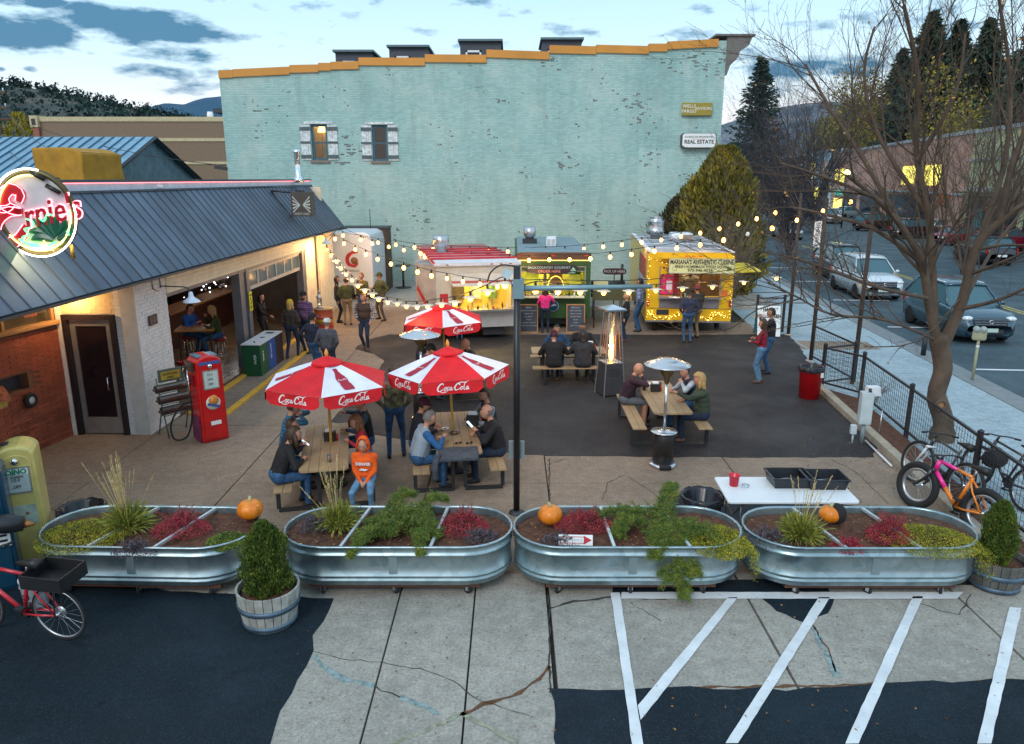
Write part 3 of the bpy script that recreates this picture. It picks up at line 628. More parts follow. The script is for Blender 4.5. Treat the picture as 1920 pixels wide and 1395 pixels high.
# soffit, mansard
Y0,Y1=-9.0,15.4;SOF=mat('soffit',(.42,.36,.28),.8)
rbox('soffit',SOF,-3.6,.36,Y0,Y1,3.152,3.2);MP=mat('mansard_metal',(.085,.118,.17),.5,.15,var=.28,vs=.9,rand=.10,bump=.3,bs=1.7,bd=.03)
ex,ezz,tx,tz=.42,3.2,-.75,4.72;PW=.36;n=int((Y1-Y0)/PW)
for i in range(n):
    y0=Y1-i*PW;y1=y0-PW+.004
    mb=MB();t=.03
    mb.add([(ex,y0,ezz-.03),(ex,y1,ezz-.03),(tx,y1,tz),(tx,y0,tz),(ex+.03,y0,ezz),(ex+.03,y1,ezz),(tx+.03,y1,tz+.02),(tx+.03,y0,tz+.02)],[(0,1,2,3),(4,7,6,5),(0,4,5,1),(2,6,7,3),(0,3,7,4),(1,5,6,2)])
    mb.mi=1;mb.add([(ex+.03,y0-.008,ezz),(ex+.03,y0-.03,ezz),(tx+.03,y0-.03,tz+.02),(tx+.03,y0-.008,tz+.02),(ex+.042,y0-.008,ezz+.01),(ex+.042,y0-.022,ezz+.01),(tx+.042,y0-.022,tz+.03),(tx+.042,y0-.008,tz+.03)],[(4,7,6,5),(0,4,5,1),(0,3,7,4),(1,5,6,2)])
    mb.build('roof_panel',[MP,mat('roof_seam_dark',(.025,.036,.055),.5)],rs)
rbox('eave_trim',mat('eave_dark',(.03,.045,.06),.5),ex-.02,ex+.05,Y0,Y1+.02,3.13,3.169)
MB().add([(ex,Y1+.005,ezz-.03),(tx,Y1+.005,tz),(tx,Y1+.005,3.1),(ex,Y1+.03,ezz-.03),(tx,Y1+.03,tz),(tx,Y1+.03,3.1)],[(0,1,2),(5,4,3),(0,3,4,1),(1,4,5,2),(2,5,3,0)]).build('roof_end',MP,rs)
rbox('flashing',mat('eave_blue',(.05,.075,.11),.5),tx-.1,tx+.06,Y0,Y1,4.745,4.78)
rbox('fascia',mat('white_fascia',(.62,.66,.74),.5),tx-.2,tx-.02,Y0,Y1,4.781,4.93)
rbox('neon_line',mat('pink_neon_line',(.9,.3,.35),emit=2.2,ecol=(1,.22,.26)),tx-.019,tx-.005,Y0,Y1,4.915,4.928)
rbox('coping',mat('eave_dark2',(.05,.065,.09),.5),tx-.25,tx+.02,Y0,Y1+.03,4.931,4.985)
rbox('roof_deck',mat('roof_gravel',(.16,.17,.18),.9),-14,tx-.26,Y0,Y1,4.75,4.86)
for(u,v,Yq) in((285,350,17.5),):
    X,Z=D(u,v,Yq);fl=thing('floodlight','small white floodlight on the white roof fascia','light',(X,Yq,Z));MB().tube([(0,0,0),(.1,0,.0)],.02).build('arm',AL,fl);MB().tube([(.08,-.05,.0),(.2,.08,-.01)],.05,10).build('lamp_head',mat('white_trim'),fl)
X,Z=D(228,425,16.3)
fv=thing('roof_vent','small pale metal vent hood on the blue grey mansard','vent',(X+.12,16.3,Z),rz0)
MB().box(-.12,.06,-.09,.09,-.08,.06).build('hood',mat('pale_metal',(.5,.58,.6),.4,.5),fv,bevel=.02);MB().box(.061,.08,-.07,.07,-.06,.02).build('louvre',mat('dark_iron'),fv)
# interior room seen through the open doors
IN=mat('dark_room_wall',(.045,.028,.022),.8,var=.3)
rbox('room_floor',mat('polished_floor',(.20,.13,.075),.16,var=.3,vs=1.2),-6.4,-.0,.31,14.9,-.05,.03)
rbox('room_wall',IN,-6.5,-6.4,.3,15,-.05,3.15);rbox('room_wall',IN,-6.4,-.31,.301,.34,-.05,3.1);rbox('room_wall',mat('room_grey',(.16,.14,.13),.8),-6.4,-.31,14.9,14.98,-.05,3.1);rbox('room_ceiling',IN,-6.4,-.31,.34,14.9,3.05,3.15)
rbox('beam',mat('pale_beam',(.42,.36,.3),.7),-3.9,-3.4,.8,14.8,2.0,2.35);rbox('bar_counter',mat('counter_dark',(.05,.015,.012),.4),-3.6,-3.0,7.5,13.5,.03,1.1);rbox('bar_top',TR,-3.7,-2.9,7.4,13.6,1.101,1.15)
for i,(x,y,z,p_,c) in enumerate(((-2.5,4.5,2.7,12,(1,.62,.3)),(-2.0,8.8,2.7,12,(1,.66,.36)),(-2.2,12.5,2.6,8,(1,.6,.25)),(-4.5,9.5,1.3,5,(1,.15,.08)))):
    L=bpy.data.lights.new('room_lamp','POINT');L.energy=p_;L.color=c;L.shadow_soft_size=.12;lo=bpy.data.objects.new('room_lamp',L);sc.collection.objects.link(lo);lo.parent=rs;lo.location=(x,y,z)
# sparkling lights and baubles over the bar
sp2=MB();r_=random.Random(5)
for i in range(260):
    y=r_.gauss(11.2,1.5);z=min(2.95,max(1.35,r_.gauss(2.25,.42)));sp2.ball((-2.9+r_.uniform(-.6,.5),y,z),r_.uniform(.012,.03),6)
for i in range(60):sp2.ball((-2.9+r_.uniform(-.6,.5),r_.uniform(3,7),r_.uniform(2.55,2.95)),r_.uniform(.01,.022),6)
o=sp2.build('sparkling_lights',mat('sparkle',(.9,.9,1),emit=5,ecol=(.9,.92,1)));o.location=RO;o.rotation_euler=(0,0,rz0);tag(o,'cluster of tiny sparkling lights over the bar inside the restaurant','lights',kind='stuff')
bb=MB()
for i in range(150):bb.ball((-3.0+r_.uniform(-.6,.5),r_.gauss(11.2,1.4),min(2.9,max(1.3,r_.gauss(2.15,.4)))),r_.uniform(.05,.1),8)
o=bb.build('hanging_baubles',mat('bauble_metal',(.35,.33,.35),.15,.9));o.location=RO;o.rotation_euler=(0,0,rz0);tag(o,'mass of dark shiny hanging ornaments over the bar','ornaments',kind='stuff')
# overhead door half lowered in the second opening
gd=thing('garage_door',None,None);gd.parent=rs
for za,zb in((2.02,2.12),(2.50,2.58)):MB().box(-.14,-.09,6.21,11.09,za,zb).build('door_rail',mat('pale_door_frame',(.45,.42,.38),.5),gd)
for i in range(7):y=6.21+i*.798;MB().box(-.14,-.09,y,y+.09,2.121,2.499).build('door_stile',mat('pale_door_frame'),gd)
for i in range(6):y=6.301+i*.798;MB().box(-.12,-.11,y,y+.706,2.121,2.499).build('door_pane',mat('sky_glass',(.10,.14,.16),.06),gd)
# kerb stripes, threshold
YEL=mat('yellow_kerb_paint',(.62,.33,.03),.7,var=.18,vs=7,bump=.2)
a=RL_(.95,-.2);o=MB().box(.93,1.07,1.2,8.6,-.05,.055).build('yellow_kerb',YEL,None,bevel=.015);o.location=RO;o.rotation_euler=(0,0,rz0);o['kind']='structure'
o=MB().box(.12,.26,1.33,11.2,-.05,.05).build('yellow_threshold',YEL,None,bevel=.015);o.location=RO;o.rotation_euler=(0,0,rz0);o['kind']='structure'
# wall lamps, number plate, notices
def lamp(name,label,loc,on=0,rz=0.):
    t=thing(name,label,'lamp',loc,rz)
    MB().tube(smooth_path([(-.62,0,.25),(-.3,0,.24),(-.08,0,.22),(0,0,.12),(0,0,.06)]),.013,6).build('arm',mat('dark_iron'),t)
    MB().lathe([(.035,.13),(.05,.06),(.06,.02),(.16,-.05),(.17,-.08)],20,close=True).build('lamp_shade',mat('enamel_white',(.55,.66,.8),.3),t)
    b=MB().ball((0,0,-.03),.035,8).build('bulb',mat('warm_bulb_on',(1,.8,.5),emit=30,ecol=(1,.62,.25)) if on else mat('bulb_off',(.7,.7,.7),.1),t)
    if on:
        L=bpy.data.lights.new('lamp_light','POINT');L.energy=on;L.color=(1,.58,.22);L.shadow_soft_size=.05;lo=bpy.data.objects.new('lamp_light',L);sc.collection.objects.link(lo);lo.parent=t;lo.location=(0,0,-.12)
    return t
lamp('wall_lamp','white enamel gooseneck lamp on the pier by the first garage opening',RL_(.66,1.0,2.62))
lamp('wall_lamp','lit lamp under the eave above the glass entrance door',RL_(-1.15,-.32,2.93),30,R(-90))
L_far=bpy.data.lights.new('eave_glow','POINT');L_far.energy=40;L_far.color=(1,.62,.2);L_far.shadow_soft_size=.1
cl_=lamp('wall_lamp','lit lamp at the far cream end wall of the restaurant',RL_(.62,12.0,2.9),110)
MB().tube([(.03,.72,3.1),(.03,.72,2.85),(.03,.95,2.78)],.014,6).build('conduit',AL,rs)
MB().tube([(.03,1.05,3.1),(.03,1.05,2.82)],.014,6).build('conduit',AL,rs)
npq=thing('house_number','wooden house number plate on the white brick pier','sign',RL_(.03,.55,2.25),rz0)
box('plate',mat('number_plate',(.07,.05,.045),.6),npq,0,.025,-.16,.16,-.1,.1);text('1101',mat('brass_number',(.35,.2,.15),.4,.4),npq,(.028,0,0),.15,rot=(R(90),0,R(90)))
ys_=thing('warning_sign','yellow warning notice on the steel column between the garage openings','sign',RL_(.0,6.07,1.75),rz0)
box('board',mat('sign_yellow',(.75,.62,.03),.5),ys_,0,.012,-.11,.11,-.26,.26);text('CAUTION',BT,ys_,(.014,0,.17),.05,rot=(R(90),0,R(90)));text('WATCH\nSTEP',BT,ys_,(.014,0,-.17),.05,rot=(R(90),0,R(90)))
MB().tube([(.015,-.03,.06),(.015,.02,-.02),(.015,-.05,-.08)],.012,5).ball((.015,-.02,.09),.02,6).build('pictogram',BT,ys_)
# the shaded notice box on brackets (projecting sign frame) on the mansard
X,Z=D(566,383,24.5)
pj=thing('projecting_sign','black bracketed box sign with white rays on the mansard end','sign',(X,24.5,Z),R(-3))
box('sign_box',mat('bronze_box',(.07,.06,.05),.5),pj,-.33,.33,-.05,.3,-.38,.38)
wr=MB()
for sgn in(-1,1):
    for k in range(5):wr.add([(sgn*.04,-.053,-.01),(sgn*.28,-.053,.26-k*.12),(sgn*.28,-.053,.21-k*.12),(sgn*.04,-.053,-.03)],[(0,1,2,3),(3,2,1,0)])
wr.build('ray_graphic',mat('pale_print',(.5,.55,.5),.6),pj);text('WEST END',mat('pale_print'),pj,(0,-.054,-.3),.1)
for a,b in(((-.33,.1,.36),(-1.0,.1,.42)),((-1.0,.1,.42),(-.5,.1,-.36)),((-.5,.1,-.36),(-.33,.1,-.36)),((0,.3,.4),(-.35,.5,.42))):MB().tube([a,b],.03,4).build('bracket',mat('dark_iron'),pj)
# rooftop tarp bundle and flue
X,Z=D(153,335,24);
tp=thing('tarped_unit','boxy rooftop unit wrapped in an ochre tarp','equipment',(X,24,4.86),R(-14));bm=bmesh.new();bmesh.ops.create_cube(bm,size=1);bmesh.ops.subdivide_edges(bm,edges=bm.edges,cuts=14,use_grid_fill=True)
for v in bm.verts:
    c=v.co;top=max(0,c.z+.5);bulge=noise.noise(Vector((c.x*4,c.y*4,c.z*1.2+3)))*.05
    c.x*=1.72;c.y*=1.6;c.z=(c.z+.5)*(1.04-.0*top);
    c.z-=max(0,c.x-.35)*.42*max(0,c.z-.25)
    c.x+=bulge+math.sin(c.y*9+c.x*4)*.012;c.y+=bulge+math.sin(c.x*11+c.z*3)*.014
me=bpy.data.meshes.new('tarp');bm.to_mesh(me);bm.free();me.materials.append(mat('ochre_tarp',S_(168,122,30),.75,var=.22,vs=3,bump=.4,bs=9));me.polygons.foreach_set('use_smooth',[True]*len(me.polygons));linkmesh('tarp',me,tp)
box('unit',mat('dark_iron'),tp,-.8,.8,-.74,.74,0,.9)
X,Z=D(560,335,27.5);fu=thing('flue_pipe','shiny steel flue pipe on the restaurant roof near the green wall','flue',(X,27.5,4.86))
MB().lathe([(.2,0),(.14,.18),(.1,.22),(.1,1.0),(.12,1.02),(.12,1.12),(.03,1.14)],16).build('pipe',mat('chrome'),fu)
# ---------------------------------------------------------------- neon sign
X,Z=D(72,399,11.6);NR=.645
ng=thing('neon_sign',"round neon sign reading Ernie's over a green agave on the mansard roof",'sign',(X,11.6,Z),R(9));ng.rotation_euler=(R(2),0,R(2))
Mf=Matrix.Rotation(R(90),4,'X')
mb=MB();mb.M=Mf;mb.lathe([(.001,-.05),(NR*.9,-.05),(NR*.9,.05),(.001,.05)],48,sm=False,sx=.93);mb.build('sign_disc',mat('pale_sign_face',(.62,.58,.60),.5),ng)
mb=MB();mb.M=Mf;mb.torus((0,0,.03),NR*.93,.05,48,6,sx=.93);mb.build('rim',mat('bronze_rim',(.10,.08,.03),.4,.4),ng)
WN=mat('white_neon',(1,1,.9),emit=5,ecol=(1,.95,.75));YN=mat('yellow_neon',(1,.9,.4),emit=2.2,ecol=(1,.82,.2));RN=mat('red_neon',(1,.3,.35),emit=3,ecol=(1,.25,.32));GN=mat('green_neon',(.2,1,.4),emit=2.2,ecol=(.06,1,.25))
def arc(rad,a0,a1,m,name,y=-.1,r_=.014):
    MB().tube([(rad*.93*math.cos(R(a)),y,rad*math.sin(R(a))) for a in np.linspace(a0,a1,40)],r_,6).build(name,m,ng)
arc(NR*1.0,75,190,WN,'neon_tube');arc(NR*1.0,225,372,WN,'neon_tube',r_=.012);arc(NR*.86,70,165,YN,'neon_tube');arc(NR*.86,215,365,YN,'neon_tube');arc(NR*.77,230,300,GN,'neon_tube')
RED=mat('red_enamel',(.50,.012,.02),.35,clear=.4)
# lettering strokes in sign units (x right, z up), width .1
def stroke(pts,w_,y=-.075,name='letter'):
    pts=[(a*NR,b*NR) for a,b in pts]
    mb=MB();pr=[p for p in smooth_path([(a,0,b) for a,b in pts],5)]
    k=len(pr);vs_=[];fs=[]
    for i,p in enumerate(pr):
        a=pr[max(i-1,0)];b=pr[min(i+1,k-1)];dx,dz=b[0]-a[0],b[2]-a[2];L=math.hypot(dx,dz) or 1;t=i/(k-1)
        hw=w_*1.35*NR/2*(.45+.55*math.sin(math.pi*min(1,max(0,t*.9+.05))));ox,oz=-dz/L*hw,dx/L*hw
        vs_+=[(p[0]+ox,y,p[2]+oz),(p[0]-ox,y,p[2]-oz),(p[0]+ox,y+.05,p[2]+oz),(p[0]-ox,y+.05,p[2]-oz)]
    for i in range(k-1):
        o=4*i;fs+=[(o,o+4,o+5,o+1),(o,o+2,o+6,o+4),(o+1,o+5,o+7,o+3),(o+2,o+3,o+7,o+6)]
    fs+=[(0,1,3,2),(4*k-4,4*k-2,4*k-1,4*k-3)]
    mb.add(vs_,fs);l_=mb.build(name,RED,ng)
    for s_ in(0,1):MB().tube([(vs_[4*i+s_][0],y-.012,vs_[4*i+s_][2]) for i in range(0,k,2)],.007,5).build('neon_tube',RN,l_)
stroke([(-.98,.28),(-.85,.12),(-.62,.1),(-.45,.22)],.12)
stroke([(-.34,.26),(-.27,.44),(-.46,.55),(-.66,.38),(-.62,.16),(-.40,.06),(-.30,.04)],.20);stroke([(-.34,.03),(-.62,.03),(-.90,-.16),(-1.0,-.44),(-.82,-.68),(-.52,-.62),(-.26,-.3)],.22)
for q_,m_,dy,bo in(("rnie's",RED,-.085,.006),("rnie's",RN,-.06,.017)):
    l_=text(q_,m_,ng,(.36*NR,dy,.02*NR),.52,rot=(R(90),R(-11),0),extrude=.012,shear=.25,bold=bo,sx=.78);l_.name='letter' if m_ is RED else 'neon_outline'
AGM=mat('agave_green',(.005,.10,.055),.4,clear=.3)
for i,(bx,bz,tx_,tz_,cx_,cz_) in enumerate(((.33,-.6,-.28,-.42,0,-.42),(.33,-.6,-.1,-.12,.08,-.3),(.35,-.55,.05,-.16,.22,-.25),(.37,-.55,.28,-.05,.26,-.3),(.4,-.5,.5,.0,.42,-.25),(.42,-.5,.68,-.12,.6,-.3),(.44,-.55,.78,-.22,.7,-.42),(.32,-.62,-.2,-.62,0,-.55),(.42,-.6,.66,-.5,.58,-.56))):
    stroke_=[(bx,bz),(cx_,cz_),(tx_,tz_)];pr=smooth_path([(a*NR,0,b*NR) for a,b in stroke_],6);mb=MB();vs_=[];k=len(pr)
    for j,p in enumerate(pr):
        a=pr[max(j-1,0)];b=pr[min(j+1,k-1)];dx,dz=b[0]-a[0],b[2]-a[2];L=math.hypot(dx,dz);hw=.055*math.sin(math.pi*(.12+.86*j/(k-1)))+.002
        vs_+=[(p[0]-dz/L*hw,-.07-i*.003,p[2]+dx/L*hw),(p[0]+dz/L*hw,-.07-i*.003,p[2]-dx/L*hw),(p[0],-.09-i*.003,p[2])]
    mb.add(vs_,[f for j in range(k-1) for f in((3*j,3*j+3,3*j+5,3*j+2),(3*j+2,3*j+5,3*j+4,3*j+1))]);mb.build('agave_leaf',AGM,ng)
for pts in([(-.2,-.12),(-.05,-.2),(-.12,-.32),(-.28,-.36),(-.2,-.48),(-.36,-.55),(-.3,-.68),(0,-.72)],[(.1,-.1),(.2,-.18),(.3,-.02),(.42,-.05)],[(.68,-.4),(.72,-.5)]):
    MB().tube(smooth_path([(a*NR,-.12,b*NR) for a,b in pts],4),.011,5).build('neon_tube',GN,ng)
MB().tube([(p_*NR,-.11,q_*NR) for p_,q_ in((.1,-.62),(.2,-.8),(.3,-.86),(.0,-.7),(.12,-.86))],.01,4).build('neon_tube',YN,ng)
GLD=mat('brass_bracket',(.30,.2,.04),.4,.6)
for x in(-.36,.38):MB().tube([(x,.04,-NR*.75),(x,.06,-NR*1.08)],.03,6).build('leg',GLD,ng)
for x,z in((.2,.9),(.5,.6)):MB().tube([(x*NR-.08,-.11,z*NR+.02),(x*NR+.1,-.1,z*NR-.09)],.035,6).build('transformer',mat('dark_bronze',(.03,.03,.02),.3,.4),ng)
L=bpy.data.lights.new('neon_glow','AREA');L.energy=9;L.size=.8;L.color=(1,.75,.4);lo=bpy.data.objects.new('neon_glow',L);sc.collection.objects.link(lo);lo.parent=ng;lo.location=(.1,-.15,-.55);lo.rotation_euler=(R(20),0,0)
# ================================================================ food trailers
STEEL=mat('brushed_steel',(.55,.56,.58),.32,.9,var=.12,vs=3);CHR=mat('chrome');DI=mat('dark_iron');RUB=mat('tyre_rubber')
def holed(name,m,p,x0,x1,z0,z1,h,y0=0,y1=.06,bevel=0):
    hx0,hx1,hz0,hz1=h;mb=MB();mb.box(x0,hx0,y0,y1,z0,z1);mb.box(hx1,x1,y0,y1,z0,z1);mb.box(hx0,hx1,y0,y1,z0,hz0);mb.box(hx0,hx1,y0,y1,hz1,z1);return mb.build(name,m,p)
def wheel(p,x,y,r_=.33,w_=.2,axis='x',rim=None,name='wheel'):
    g=thing(name,None,None,(x,y,r_));g.parent=p;M=Matrix.Rotation(R(90),4,'Y' if axis=='x' else 'X')
    mb=MB();mb.M=M;mb.lathe([(r_*.62,-w_/2),(r_*.93,-w_/2),(r_,-w_*.3),(r_,w_*.3),(r_*.93,w_/2),(r_*.62,w_/2)],24);mb.build('tyre',RUB,g)
    mb=MB();mb.M=M;mb.lathe([(.001,-w_*.38),(r_*.25,-w_*.4),(r_*.6,-w_*.42),(r_*.6,w_*.42),(r_*.25,w_*.4),(.001,w_*.38)],20);mb.build('rim',rim or CHR,g);return g
def lightpt(p,loc,e_,c,r_=.15):
    L=bpy.data.lights.new('work_or_fill_light','POINT');L.energy=e_;L.color=c;L.shadow_soft_size=r_;lo=bpy.data.objects.new('work_or_fill_light',L);sc.collection.objects.link(lo);lo.parent=p;lo.location=loc
def vent(p,x,y,z,r_,h,kind=0):
    v=thing('exhaust_vent',None,None,(x,y,z));v.parent=p
    if kind==0:MB().lathe([(r_*.7,0),(r_*.7,h*.4),(r_,h*.45),(r_,h),(r_*.93,h),(r_*.9,h*.6),(.01,h*.55)],24).build('duct',STEEL,v)
    else:MB().lathe([(r_*.6,0),(r_*.6,h*.3),(r_*1.15,h*.36),(r_,h*.42),(r_,h*.8),(r_*1.15,h*.84),(r_*.8,h*.86),(r_*.8,h),(r_*.85,h*1.02),(.01,h*1.02)],24).build('duct',STEEL,v)
    return v
def clutter(p,x0,x1,y0,y1,z,n,seed,cols):
    """bottles, cups and tins, one part each"""
    r_=random.Random(seed)
    for i in range(n):
        x=x0+(x1-x0)*(i+.5)/n+r_.uniform(-.02,.02);h=r_.uniform(.09,.22);q=r_.uniform(.02,.035)
        MB().lathe([(q,0),(q,h*.65),(q*.45,h*.8),(q*.45,h)],8,c=(x,r_.uniform(y0,y1),z)).build('bottle',cols[i%len(cols)],p)
CB=[mat('ketchup_red',(.45,.02,.02),.35),mat('mustard',(.65,.4,.03),.35),mat('bottle_dark',(.05,.03,.02),.2),mat('cup_white',(.7,.7,.68),.4),mat('bottle_green',(.05,.2,.06),.2)]
# --- red and white striped trailer
t1=thing('food_trailer','cream food trailer with white roof, red roof stripes and lit serving window','food trailer',(-2.35,23.3,0),R(12),'food trailers in a row by the green wall')
W,L_=2.62,6.4;z0,z1=.42,2.38;BODY=mat('cream_trailer',(.55,.50,.42),.4,var=.08);SIL=mat('silver_trailer',(.50,.49,.47),.4,.3,var=.08);REDP=mat('red_trim',(.50,.02,.03),.45)
holed('front_wall',BODY,t1,0,W,z0,z1,(.45,2.42,1.02,1.78));MB().box(0,.06,.061,L_,z0,z1).build('side_wall',SIL,t1);MB().box(W-.06,W,.061,L_,z0,z1).build('side_wall',SIL,t1)
MB().box(.061,W-.061,.061,L_,z0,z0+.1).build('floor',SIL,t1);MB().box(.061,W-.061,1.6,1.66,z0+.101,z1).build('inner_wall',mat('lit_yellow_wall',(.55,.42,.10),.7),t1)
MB().box(-.004,W+.004,-.02,-.003,z0,z0+.5).build('lower_panel',SIL,t1)
WR=mat('white_trailer_roof',(.72,.70,.72),.5)
for i in range(5):
    y0=-.08+i*.82;o=MB().add([(-.06,y0,z1+.004+i*.02),(W+.06,y0,z1+.004+i*.02),(W+.06,y0+.80,z1+.02+i*.02),(-.06,y0+.80,z1+.02+i*.02),(-.06,y0,z1+.10),(W+.06,y0,z1+.10),(W+.06,y0+.8,z1+.13),(-.06,y0+.8,z1+.13)],[(0,3,2,1),(4,5,6,7),(0,1,5,4),(1,2,6,5),(2,3,7,6),(3,0,4,7)]).build('roof_panel',WR,t1)
    MB().tube([(-.07,y0+.8,z1+.15),(W+.07,y0+.8,z1+.15)],.05,6).build('roof_stripe',REDP,t1)
MB().tube([(-.06,-.06,z1+.1),(-.06,4.05,z1+.13)],.04,6).build('roof_stripe',REDP,t1)
MB().box(.0,W,4.1,L_,z1,z1+.12).build('rear_roof',mat('faded_red_roof',(.36,.12,.11),.7),t1)
vent(t1,.55,3.2,z1+.1,.28,.62)
# awning with stripe
def awning(p,x0,x1,za,zb,out_,cols):
    g=thing('awning',None,None);g.parent=p;n=5
    for i in range(n):
        a,b=i/n,(i+1)/n;MB().add([(x0,-.02-out_*a,za+(zb-za)*a),(x1,-.02-out_*a,za+(zb-za)*a),(x1,-.02-out_*b,za+(zb-za)*b),(x0,-.02-out_*b,za+(zb-za)*b)]+[(x,y,z+.02) for x,y,z in((x0,-.02-out_*a,za+(zb-za)*a),(x1,-.02-out_*a,za+(zb-za)*a),(x1,-.02-out_*b,za+(zb-za)*b),(x0,-.02-out_*b,za+(zb-za)*b))],
            [(0,3,2,1),(4,5,6,7),(0,1,5,4),(1,2,6,5),(2,3,7,6),(3,0,4,7)]).build('awning_band',cols[i],g)
    for x in(x0+.03,x1-.03):MB().tube([(x,0,za-.4),(x,-out_,zb)],.012,5).build('strut',AL,g)
CRW=mat('awning_cream',(.66,.52,.40),.7)
awning(t1,.42,2.5,2.12,1.84,.75,[CRW,CRW,CRW,mat('awning_red',(.5,.08,.06),.7),CRW])
MB().box(.4,2.5,-.3,.0,.96,1.02).build('counter',STEEL,t1);clutter(t1,.9,2.3,-.2,-.06,1.021,9,3,CB)
for x in(.45,1.1,1.75,2.38):MB().box(x,x+.04,.0,.04,1.03,1.77).build('window_mullion',AL,t1)
for x,w_,c in((.6,.5,(.05,.04,.03)),(1.3,.35,(.6,.6,.5)),(1.9,.3,(.1,.25,.06))):MB().box(x,x+w_,1.5,1.58,1.1,1.7).build('shelf_goods',mat('goods%d'%int(x*10),c,.6,var=.6,vs=9),t1)
MB().box(.10,.36,-.012,-.002,1.22,1.52).build('red_notice',REDP,t1);MB().box(1.0,1.2,-.02,-.003,.55,.62).build('marker',REDP,t1)
for x in(.3,1.7,2.0,2.3):MB().box(x,x+.08,-.09,-.081,z1+.03,z1+.06).build('marker_lamp',mat('dark_amber',(.25,.08,.03),.4),t1)
MB().box(2.5,2.6,-.012,-.003,1.1,1.25).build('tail_lamp',REDP,t1)
lightpt(t1,(1.4,.9,2.15),110,(1,.68,.2));lightpt(t1,(1.4,-.4,1.78),14,(1,.72,.35))
for x in(-.02,W-.15):wheel(t1,x+.1,3.0);wheel(t1,x+.1,3.8)
MB().box(1.5,2.2,.2,.9,.12,.40).build('step_box',DI,t1)
MB().add([(0,0,z0),(-.5,.9,z0),(-.5,.9,z1),(0,0,z1),(-.45,2.2,z0),(-.45,2.2,z1),(0,2.2,z0),(0,2.2,z1)],[(0,3,2,1),(1,2,5,4),(2,3,7,5),(0,1,4,6)]).build('nose_panel',mat('rusty_grey_panel',(.34,.30,.27),.7,var=.3,vs=2),t1)
MB().add([(-.51,.9,1.7),(-.06,.08,.8),(-.12,.2,.7),(-.54,.98,1.55)],[(0,1,2,3)]).build('side_stripe',REDP,t1)
# --- green trailer
t2=thing('food_trailer','dark green food trailer with an order here board over its lit hatch','food trailer',(.12,25.3,0),0,'food trailers in a row by the green wall')
W,L_=2.52,7;z0,z1=.40,2.62;GR=mat('dark_green_paint',(.025,.085,.018),.5,var=.15);GYR=mat('grey_rubber_roof',(.20,.27,.30),.6)
holed('front_wall',GR,t2,0,W,z0,z1-.25,(.2,2.32,1.22,1.98));MB().box(0,.06,.061,L_,z0,z1-.05).build('side_wall',GR,t2);MB().box(W-.06,W,.061,L_,z0,z1-.05).build('side_wall',GR,t2)
mb=MB();mb.M=Matrix.Rotation(R(90),4,'X');mb.prism([(0,z1-.25),(W,z1-.25),(W,z1-.12),(W-.05,z1-.03),(W-.16,z1),(.16,z1),(.05,z1-.03),(0,z1-.12)],-.06,.0);mb.build('top_band',mat('brown_band',(.10,.045,.025),.5),t2)
MB().box(.02,W-.02,-.02,-.003,z1-.275,z1-.25).build('light_strip',mat('amber_strip',(1,.7,.2),emit=1.6,ecol=(1,.6,.12)),t2)
for x in(.08,1.2,2.3):MB().box(x,x+.12,-.01,-.002,z1-.12,z1-.09).build('marker_lamp',mat('red_lamp',(.6,.03,.02),.3,emit=.3),t2)
MB().box(.061,W-.061,.061,L_,z1-.12,z1+.01).build('roof',GYR,t2,bevel=.03);MB().box(.061,W-.061,.061,L_,z0,z0+.1).build('floor',DI,t2);MB().box(.061,W-.061,1.9,1.96,z0+.101,z1-.13).build('inner_wall',mat('olive_inner',(.38,.34,.08),.7),t2)
fr=MB()
for nm,a in(('hatch_frame',(.16,.20,-.03,.01,1.18,2.16)),('hatch_frame',(2.32,2.36,-.03,.01,1.18,2.16)),('hatch_frame',(.16,2.36,-.05,-.032,1.98,2.01)),('hatch_frame',(.201,2.319,-.03,.01,2.13,2.16))):MB().box(*a).build(nm,AL,t2)
MB().box(.16,2.3,-.35,-.0,1.14,1.18).build('counter',mat('pale_counter',(.62,.6,.45),.5),t2)
for i in range(3):MB().box(.35+i*.35,.65+i*.35,-.20,-.08,1.181,1.26+.02*(i%2)).build('food_tray',STEEL,t2)
clutter(t2,.3,.9,-.25,-.1,1.181,6,8,CB);clutter(t2,1.4,2.2,-.25,-.1,1.181,5,9,CB)
for x,z,w_,h_,c in((.35,1.45,.45,.45,(.75,.8,.08)),(1.82,1.35,.4,.22,(.7,.75,.1)),(1.82,1.62,.38,.3,(.75,.8,.12)),(1.88,1.86,.34,.1,(.15,.6,.05)),(.95,1.4,.1,.5,(.12,.14,.08)),(1.15,1.35,.45,.55,(.25,.14,.05))):MB().box(x,x+w_,.3,.32,z,z+h_).build('hanging_notice',mat('notice%d'%int(x*100+z*7),c,.6,var=.15),t2)
MB().tube([(1.12+.28*math.cos(a)+.25,.25,1.35+.45*math.sin(a)) for a in np.linspace(0,math.pi,16)],.014,5).build('arch_tube',mat('yellow_arch',(1,.85,.2),emit=1.5,ecol=(1,.8,.1)),t2)
oval=lambda w_,h_:[(w_*c_+(w_*.0),h_*s_) for c_,s_ in[(math.copysign(abs(math.cos(a))**.35,math.cos(a)),math.copysign(abs(math.sin(a))**.8,math.sin(a))) for a in np.linspace(0,2*math.pi,32,endpoint=False)]]
bd1=thing('name_board',None,None,(1.22,-.08,2.07));bd1.parent=t2
mb=MB();mb.M=Matrix.Rotation(R(90),4,'X');mb.prism(oval(.88,.155),-.02,.02);mb.build('board',mat('blackboard',(.035,.018,.03),.7),bd1)
text('BACKCOUNTRY GOURMET',mat('chalk_teal',(.35,.55,.55),.8),bd1,(-.1,-.024,.055),.115);text('ORDER HERE',mat('chalk_pink',(.75,.30,.25),.8),bd1,(-.1,-.024,-.07),.13)
